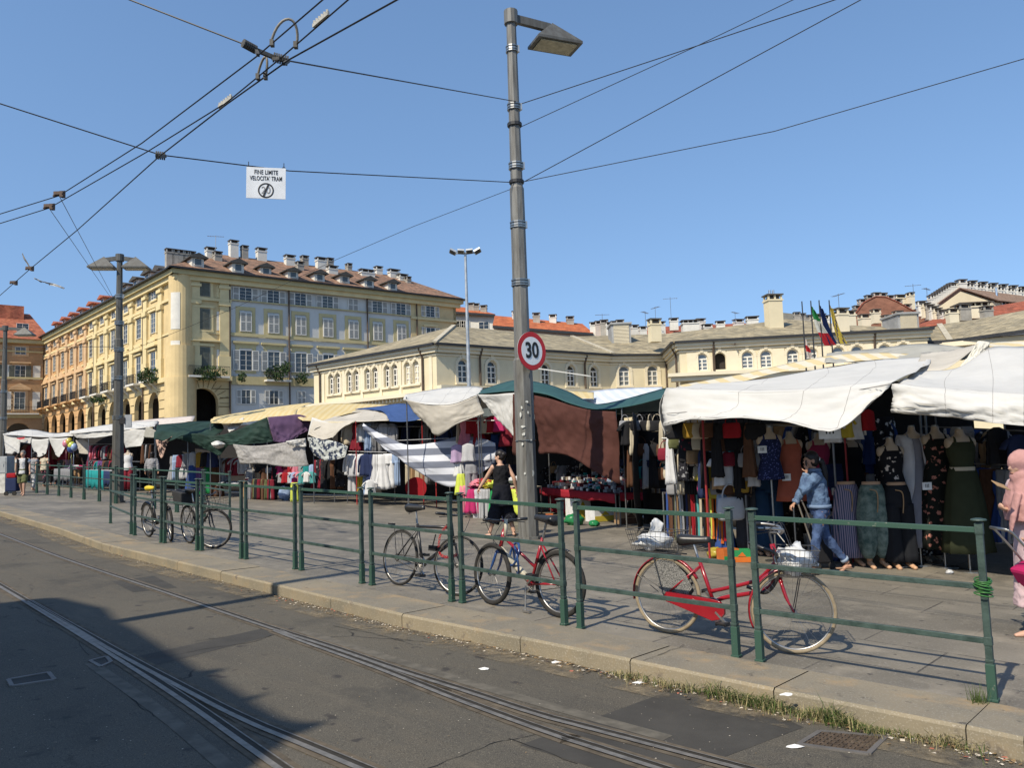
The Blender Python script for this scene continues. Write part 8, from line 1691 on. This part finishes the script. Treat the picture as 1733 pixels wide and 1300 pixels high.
def person(label, px, Y, rz, J, skin, wear, hair, s=1.0, vox=.009, foot_y=None, extra=None, tall=1.0, zfix=0):
    """J: joints in metres, x forward, y to the person's left, for a 1.65 m figure."""
    g0 = gpx(px, Y); t = thing('person', label, 'person', g0, rz=rz); t.scale = (s, s, s*tall); P, N, Hc = V(J['pelvis']), V(J['neck']), V(J['head']); y0, y1, hy = J.get('yaw', (0, 0, 0))
    e2p = V((-math.sin(y0), math.cos(y0), 0)); e2c = V((-math.sin(y1), math.cos(y1), 0))
    mb = MB(); mb.loft(torso_rings(P, N, 0, yaw0=y0, yaw1=y1)); mb.tube([N-V((0, 0, .03)), N.lerp(Hc, .6)], [.055, .048], n=12); q, M = head(mb, Hc, hy, J.get('tilt', 0))
    for sd_, k in ((1, 'L'), (-1, 'R')):
        sh = N+e2c*sd_*.165-V((0, 0, .055)); el, wr = V(J['elbow'+k]), V(J['wrist'+k]); hp = P+e2p*sd_*.085-V((0, 0, .02)); kn, an = V(J['knee'+k]), V(J['ankle'+k])
        mb.ell(sh, (.052, .052, .055)); mb.tube(crs([sh, sh.lerp(el, .5), el, el.lerp(wr, .4), wr], 3), [.047, .046, .045, .043, .042, .041, .038, .039, .040, .039, .034, .029, .025], n=12)
        mb.tube(crs([hp, hp.lerp(kn, .5), kn, kn.lerp(an, .35), an], 3), [.088, .084, .080, .074, .068, .060, .054, .054, .056, .055, .048, .040, .036], n=14)
        fy = J.get('foot'+k, 0); fd = V((math.cos(fy), math.sin(fy), 0)); pt = J.get('toe'+k, 0); dn = V((0, 0, -.055)); mb.tube([an+dn*.6-fd*.045, an+dn*.7+fd*.03, an+dn+fd*.10+V((0, 0, pt)), an+dn*1.15+fd*.165+V((0, 0, pt*1.5))], [.030, .034, .034, .018], n=12, flat=.8)
        hand(mb, wr, J.get('hdir'+k, wr-el), J.get('palm'+k, (1, 0, 0)), 1.0, J.get('curl'+k, .5))
    mb.build('body', skin, t, smooth=True, remesh=vox); eyes(t, q, M)
    for w_ in wear:
        nm, kind, m = w_[0], w_[1], w_[2]; g = w_[3] if len(w_) > 3 else .012; mb = MB()
        if kind in ('sleeveless', 'tee', 'jacket', 'coat', 'vest'):
            lowz = {'sleeveless': -.12, 'tee': -.18, 'jacket': .02, 'coat': -1.1, 'vest': -.16}[kind]
            pr = [(lowz, .19 if kind != 'coat' else .27, .15 if kind != 'coat' else .22), (.05, .172, .13), (.30, .14, .11), (.50, .14, .112), (.70, .157, .118), (.86, .165, .098), (.96, .10, .08)]
            if kind == 'jacket': pr = [(lowz, .155, .13), (.15, .165, .135), (.45, .165, .135), (.70, .170, .13), (.86, .175, .105), (.95, .11, .08), (1.02, .07, .07)]
            if kind == 'coat': pr.insert(1, (-.5, .22, .18))
            mb.loft(torso_rings(P, N, g, pr, yaw0=y0, yaw1=y1))
            for sd_, k in ((1, 'L'), (-1, 'R')):
                sh = N+e2c*sd_*.165-V((0, 0, .055)); el, wr = V(J['elbow'+k]), V(J['wrist'+k])
                if kind == 'sleeveless': mb.ell(sh-e2c*sd_*.02+V((0, 0, .01)), (.055, .045, .055)); continue
                end = {'tee': .55, 'vest': .3, 'jacket': 2, 'coat': 2}[kind]
                if end < 1: mb.tube([sh+V((0, 0, .0)), sh.lerp(el, end*.5), sh.lerp(el, end)], [.058+g, .060+g, .064+g], n=14)
                else: mb.ell(sh, (.058+g, .058+g, .06+g)); mb.tube(crs([sh, sh.lerp(el, .5), el, el.lerp(wr, .5), wr-(wr-el)*.05], 3), [.060+g, .060+g, .058+g, .056+g, .056+g, .054+g, .054+g, .052+g, .050+g, .047+g, .044+g, .042+g, .040+g], n=14)
        elif kind in ('jeans', 'wide', 'shorts'):
            mb.loft(torso_rings(P, N, g, [(-.20, .13, .11), (-.10, .163, .123), (.05, .163, .12), (.24, .14, .105)], yaw0=y0, yaw1=y1))
            for sd_, k in ((1, 'L'), (-1, 'R')):
                hp = P+e2p*sd_*.085-V((0, 0, .02)); kn, an = V(J['knee'+k]), V(J['ankle'+k])
                if kind == 'jeans': mb.tube(crs([hp, hp.lerp(kn, .5), kn, kn.lerp(an, .4), an-(an-kn)*.10], 3), [.095, .092, .088, .082, .076, .068, .064, .064, .064, .062, .056, .050, .047], n=16)
                elif kind == 'wide': e = kn.lerp(an, .55); mb.tube([hp, hp.lerp(kn, .6), kn, e], [.10, .115, .125, .14], n=18)
                else: mb.tube([hp, hp.lerp(kn, .6), kn+(kn-hp)*.02], [.10, .105, .098], n=16)
        elif kind == 'custom': w_[4](mb)
        o = mb.build(nm, m, t, smooth=True, remesh=max(vox, .010))
        q_ = o.modifiers.new('d', 'DISPLACE'); tx = bpy.data.textures.get('cloth_clouds') or bpy.data.textures.new('cloth_clouds', 'CLOUDS'); tx.noise_scale = .065; q_.texture = tx; q_.strength = .014 if kind in ('custom', 'coat') else .034; q_.mid_level = .5
    hair(t, q, M, P, N, Hc)
    return t
def hair_fn(m, style):
    def fn(t, q, M, P, N, Hc):
        mb = MB(); mb.ell(q(-.022, 0, .038), (.102, .085, .098), nu=20, nv=14, M=M)
        if style == 'ponytail':
            mb.ell(q(-.03, 0, -.02), (.09, .084, .08), M=M); mb.tube(crs([q(-.10, 0, .02), q(-.16, 0, -.02), q(-.19, 0, -.14), q(-.20, 0, -.30), q(-.17, 0, -.46)], 4), [.03]*3+[.045]*4+[.05]*4+[.042]*4+[.035, .012], n=12)
        elif style == 'bun': mb.ell(q(-.04, 0, -.02), (.08, .08, .07), M=M); mb.ell(q(-.105, 0, .02), (.055, .06, .055), M=M)
        elif style == 'short': mb.ell(q(-.035, 0, -.015), (.075, .080, .06), M=M)
        elif style == 'long': mb.ell(q(-.035, 0, -.04), (.085, .088, .12), M=M)
        mb.build('hair', m, t, smooth=True, remesh=.011)
        if style == 'ponytail': mb = MB(); mb.torus(q(-.125, 0, .01), .028, .008, axis=M@V((1, 0, .4)), nu=16, nv=6); mb.build('hair_band', gcol('white'), t)
    return fn
HB = mat('dark_hair', (.018, .013, .011), rough=.45, scale=60, var=.3, stretch=(1, 1, .2)); HG = mat('grey_hair', (.22, .20, .18), rough=.7); SK1 = mat('warm_skin', (.40, .215, .135), rough=.5, var=.05); SK2 = mat('light_skin', (.50, .30, .21), rough=.5, var=.05)
DEN = cloth('denim_blue', (.13, .20, .31), col2=(.045, .07, .13), scale=9, var=.3, det=6, lo=.3, hi=.7, bump=.4, bscale=60); JEA = cloth('jeans_blue', (.07, .11, .21), col2=(.025, .04, .09), scale=6, var=.22, bump=.3, bscale=80); BLT = cloth('black_jersey', (.014, .014, .016)); BLS = cloth('black_linen', (.012, .013, .018))
# woman in denim, walking left with a phone at her ear
JD = dict(pelvis=(.0, 0, .89), neck=(.05, 0, 1.385), head=(.085, 0, 1.53), yaw=(0, .0, .15), elbowL=(.27, .16, 1.13), wristL=(.19, .12, 1.36), elbowR=(.16, -.19, 1.14), wristR=(.30, -.15, .95), kneeL=(.10, .08, .48), ankleL=(.15, .07, .09), kneeR=(-.10, -.08, .48), ankleR=(-.37, -.07, .13), toeR=-.045, hdirL=(-.15, -.1, 1), palmL=(0, -1, .0), curlL=.9, hdirR=(.6, 0, -.5), curlR=1.1, palmR=(0, 0, -1))
cuffs = lambda mb: [mb.tube([V(JD['ankle'+k])+V((0, 0, .06)), V(JD['ankle'+k])+V((.02 if k == 'R' else -.005, 0, .10))], .055, n=16) for k in 'LR']
tD = person('woman in a denim jacket and jeans with a ponytail, phone at her ear', 1383, 10.75, math.radians(177), JD, SK1, [('jacket', 'jacket', DEN, .012), ('jeans', 'jeans', JEA, .008)], hair_fn(HB, 'ponytail'), s=.93, vox=.008, tall=1.06)
mb = MB(); mb.box((.165, .085, 1.455), (.012, .03, .11)); mb.build('phone', BLK, None); o = bpy.data.objects['phone']; o.parent = tD; o.matrix_local = Matrix.Identity(4)
o.parent = None; o.matrix_world = Matrix.Translation(tD.location) @ Matrix.Rotation(tD.rotation_euler.z, 4, 'Z'); tag(o, 'black phone held at the ear of the woman in denim', 'phone')
mb = MB()
for k in 'LR': a = V(JD['ankle'+k])+V((.0, 0, -.05)); mb.tube([a+V((-.05, 0, -.012)), a+V((.17, 0, -.012))], [.036, .030], n=10, flat=.35)
mb.build('sandals', mat('tan_leather', (.35, .22, .14)), tD, smooth=True)
# jacket collar, hem band, cuffs and pocket flaps; belt and back pockets of the jeans
DK2 = cloth('denim_seam', (.16, .22, .32), scale=20); P0_, N0_ = V(JD['pelvis']), V(JD['neck'])
mb = MB(); mb.loft(torso_rings(P0_, N0_, .030, [(.00, .158, .132), (.09, .160, .134)])); mb.build('hem_band', DK2, tD, smooth=True)
mb = MB(); mb.loft(torso_rings(P0_, N0_, .018, [(.95, .10, .075), (1.03, .078, .072), (1.08, .088, .082), (1.0, .12, .09)])); mb.build('collar', DK2, tD, smooth=True)
mb = MB(); mb.tube([V(JD['wristL'])-(V(JD['wristL'])-V(JD['elbowL']))*.16, V(JD['wristL'])-(V(JD['wristL'])-V(JD['elbowL']))*.02], [.056, .05], n=14); mb.tube([V(JD['wristR'])-(V(JD['wristR'])-V(JD['elbowR']))*.16, V(JD['wristR'])-(V(JD['wristR'])-V(JD['elbowR']))*.02], [.056, .05], n=14); mb.build('jacket_cuff', DK2, tD, smooth=True)
mb = MB()
for k in 'LR': an_, kn_ = V(JD['ankle'+k]), V(JD['knee'+k]); mb.tube([an_+(kn_-an_)*.10, an_+(kn_-an_)*.19], [.058, .060], n=14)
mb.build('turned_cuff', cloth('pale_denim', (.26, .32, .40), scale=20), tD, smooth=True)
# black trolley case beside her
c0 = gpx(1381, 11.35); t = thing('trolley_case', 'black trolley case with silver handles pulled by the woman in denim', 'trolley case', c0); mb = MB(); mb.box((0, 0, .34), (.26, .20, .54)); mb.build('case_body', gcol('black'), t, bevel=.03)
mb = MB()
for a, b in (((-.14, -.08, .3), W(1346, 838, 11.0)-c0), ((-.05, -.08, .4), W(1358, 850, 11.0)-c0)): mb.tube([V(a), b], .012, n=8)
mb.tube([W(1346, 838, 11.0)-c0, W(1358, 848, 11.0)-c0], .014, n=8); mb.build('handle', metal('bright_tube', (.75, .75, .75), rough=.25), t)
for x in (-.1, .1): mb = MB(); mb.tube([(x, -.08, .045), (x, -.12, .045)], .045, n=16); mb.build('wheel', RUB, t)
# woman in black seen from behind
JB = dict(pelvis=(0, 0, .90), neck=(.03, .0, 1.395), head=(.06, 0, 1.545), yaw=(0, .1, .75), tilt=.2, elbowL=(.16, .26, 1.13), wristL=(.26, .36, .95), elbowR=(-.04, -.25, 1.12), wristR=(.02, -.33, .87), kneeL=(.02, .13, .50), ankleL=(.05, .26, .085), kneeR=(.02, -.12, .49), ankleR=(-.08, -.20, .085), footL=.9, footR=-.6, hdirL=(.4, .3, -.9), palmL=(0, -1, 0), curlR=.5, palmR=(0, 1, 0))
def flap(mb): mb.loft([[V((math.cos(u)*b-.01, math.sin(u)*a, z)) for u in [2*math.pi*k/30 for k in range(30)]] for z, a, b in ((1.0, .155, .125), (.9, .19, .15), (.72, .215, .175), (.60, .225, .18))])
person('woman in a black sleeveless top and wide black trousers seen from behind', 848, 15.45, math.radians(112), JB, SK2, [('black_top', 'sleeveless', BLT, .012), ('wide_trousers', 'wide', BLS, .01), ('overskirt', 'custom', BLS, 0, flap)], hair_fn(HB, 'bun'), s=.99, vox=.008)
# woman in a pink headscarf at the picture edge
JH = dict(pelvis=(0, 0, .90), neck=(.05, 0, 1.385), head=(.085, 0, 1.525), yaw=(0, 0, .1), elbowL=(-.02, .22, 1.12), wristL=(.14, .20, .94), elbowR=(.05, -.20, 1.12), wristR=(.17, -.02, 1.13), kneeL=(.12, .08, .49), ankleL=(.14, .08, .085), kneeR=(-.06, -.08, .48), ankleR=(-.20, -.08, .10), hdirL=(.5, -.1, -.8), palmL=(0, -1, 0), curlL=1.3, curlR=1.0, palmR=(0, 0, 1), hdirR=(1, 0, 0))
PKS = cloth('pink_scarf', (.47, .255, .235), scale=10, trans=.08, bump=.5, bscale=12); PKC = cloth('lilac_pink_coat', (.50, .37, .38), scale=6)
def scarf(mb):
    h = V(JH['head']); n_ = V(JH['neck'])
    mb.ell(h+V((-.025, 0, .02)), (.125, .105, .128), nu=24, nv=16); mb.ell(h+V((-.03, 0, -.10)), (.12, .12, .11), nu=20, nv=12); mb.tube(crs([h+V((.05, 0, -.13)), h+V((-.02, 0, -.17)), n_+V((-.04, 0, -.02))], 3), [.10, .11, .125, .13, .135, .14, .15], n=18)
    mb.loft([[n_+V((math.cos(u)*b-.02, math.sin(u)*a, z)) for u in [2*math.pi*k/26 for k in range(26)]] for z, a, b in ((.03, .12, .12), (-.06, .20, .15), (-.2, .245, .20), (-.36, .22, .20))])
    mb.tube([n_+V((.14, .12, -.1)), n_+V((.20, .12, -.3)), n_+V((.23, .11, -.47))], [.05, .045, .02], n=10, flat=.5)
tH = person('woman in a pink headscarf and pale coat cut by the picture edge', 1743, 7.25, math.radians(178), JH, SK2, [('trousers', 'wide', PKC, .0), ('coat', 'coat', PKC, .02), ('headscarf', 'custom', PKS, 0, scarf)], hair_fn(PKS, 'short'), s=.985, vox=.008)
a = tH.location+V((-.46, .1, 1.02)); mb = MB(); mb.box((0, 0, 0), (.13, .10, .006)); o = mb.build('card_folder', gcol('tan')); o.location = W(1694, 822, 7.0); o.rotation_euler = (.5, .35, .2); tag(o, 'tan card held in front of the woman in the headscarf', 'card')
c0 = gpx(1745, 7.05); t = thing('shopping_trolley', 'magenta shopping trolley with a bent tube handle at the picture edge', 'shopping trolley', c0); mb = MB(); M = Matrix.Rotation(math.radians(-28), 3, 'Y'); mb.box((.03, 0, .42), (.22, .30, .52), M=M); mb.build('trolley_bag', cloth('magenta_canvas', (.42, .02, .10), rough=.6), t, bevel=.03)
hb_ = W(1702, 897, 6.95)-c0; mb = MB()
for y in (-.12, .12): mb.tube(crs([hb_+V((0, y+.1, 0)), hb_+V((.07, y+.1, -.06)), V((.0, y, .55)), V((.12, y, .12))], 5), .011, n=8)
mb.tube([hb_+V((0, -.02, 0)), hb_+V((0, .22, 0))], .014, n=8); mb.build('trolley_frame', STL, t, smooth=True)
for y in (-.17, .17): mb = MB(); mb.torus((.10, y, .12), .10, .017, axis=(0, 1, 0), nu=28, nv=8); mb.tube([(.10, y-.01, .12), (.10, y+.01, .12)], .03, n=10); mb.build('wheel', mat('trolley_tyre', (.45, .44, .42)), t, smooth=True)
# smaller people in the left of the market
def walk(st=.2, arm=.12): return dict(pelvis=(0, 0, .90), neck=(.02, 0, 1.40), head=(.045, 0, 1.55), yaw=(0, 0, 0), elbowL=(arm*.4, .24, 1.13), wristL=(arm, .27, .88), elbowR=(-arm*.4, -.24, 1.13), wristR=(-arm, -.27, .88), kneeL=(st*.6, .09, .49), ankleL=(st*.7, .09, .085), kneeR=(-st*.1, -.09, .48), ankleR=(-st, -.09, .12), palmL=(0, -1, 0), palmR=(0, 1, 0))
person('man in a white t-shirt black open waistcoat and khaki shorts walking on the pavement', 39, 29.6, math.radians(-78), walk(.22), SK2, [('white_tee', 'tee', gcol('white'), .01), ('waistcoat', 'custom', gcol('black'), 0, lambda mb: [mb.loft([[V((x, s_*y, z)) for x, y in ((-.15, .02), (-.15, .16), (0, .23), (.14, .17), (.15, .09), (.12, .13), (0, .19), (-.12, .14), (-.125, .02))] for z in (.78, 1.0, 1.2, 1.38)]) for s_ in (-1, 1)]), ('shorts', 'shorts', gcol('olive'), .02)], hair_fn(HG, 'short'), s=1.0, vox=.014)
c0 = gpx(22, 29.9); t = thing('shopping_trolley', 'dark blue and red shopping trolley pulled by the man in shorts', 'shopping trolley', c0); mb = MB(); mb.box((0, 0, .40), (.42, .28, .50)); mb.build('trolley_bag', gcol('navy blue'), t, bevel=.04); mb = MB(); mb.box((0, 0, .74), (.36, .26, .18)); mb.build('bag_flap', gcol('red'), t, bevel=.04); mb = MB(); mb.tube([(-.12, 0, .1), (.1, 0, 1.0), (.3, -.1, .95)], .014, n=6); mb.build('handle', STL, t)
for x in (-.15, .15): mb = MB(); mb.tube([(x, -.16, .08), (x, -.12, .08)], .08, n=14); mb.build('wheel', RUB, t)
small = [('person in a cream top behind the shopping trolley', 24, 33, 80, [('top', 'tee', gcol('cream')), ('jeans', 'jeans', gcol('blue'))], HB), ('person in dark clothes behind the man in shorts', 57, 33, 60, [('top', 'tee', gcol('grey')), ('trousers', 'jeans', gcol('light grey'))], HB),
 ('person in a cream top and pink patterned trousers by the first rear panels', 75, 37, 75, [('top', 'tee', gcol('cream')), ('trousers', 'jeans', gcol('pink', 'floral'))], HB), ('woman in a brown top and beige trousers walking towards the street', 131, 38.5, -70, [('top', 'sleeveless', gcol('brown')), ('trousers', 'jeans', gcol('tan'))], HB),
 ('seller in a grey jacket standing behind the goods right of the double lamp post', 257, 31.5, 95, [('jacket', 'jacket', gcol('grey')), ('trousers', 'jeans', gcol('black'))], HB), ('woman in lilac standing at the farthest stall', 116, 39.5, 100, [('top', 'tee', gcol('lilac')), ('skirt', 'jeans', gcol('grey'))], HG), ('person in dark red bending over the far tables', 90, 38.5, 120, [('top', 'tee', gcol('dark red')), ('trousers', 'jeans', gcol('black'))], HB)]
for i, (lb, px, Y_, a, wear, hm) in enumerate(small): person(lb, px, Y_, math.radians(a), walk(.05+.04*(i % 3), .06), SK2 if i % 2 else SK1, wear, hair_fn(hm, ('short', 'long', 'bun')[i % 3]), s=.97, vox=.016)
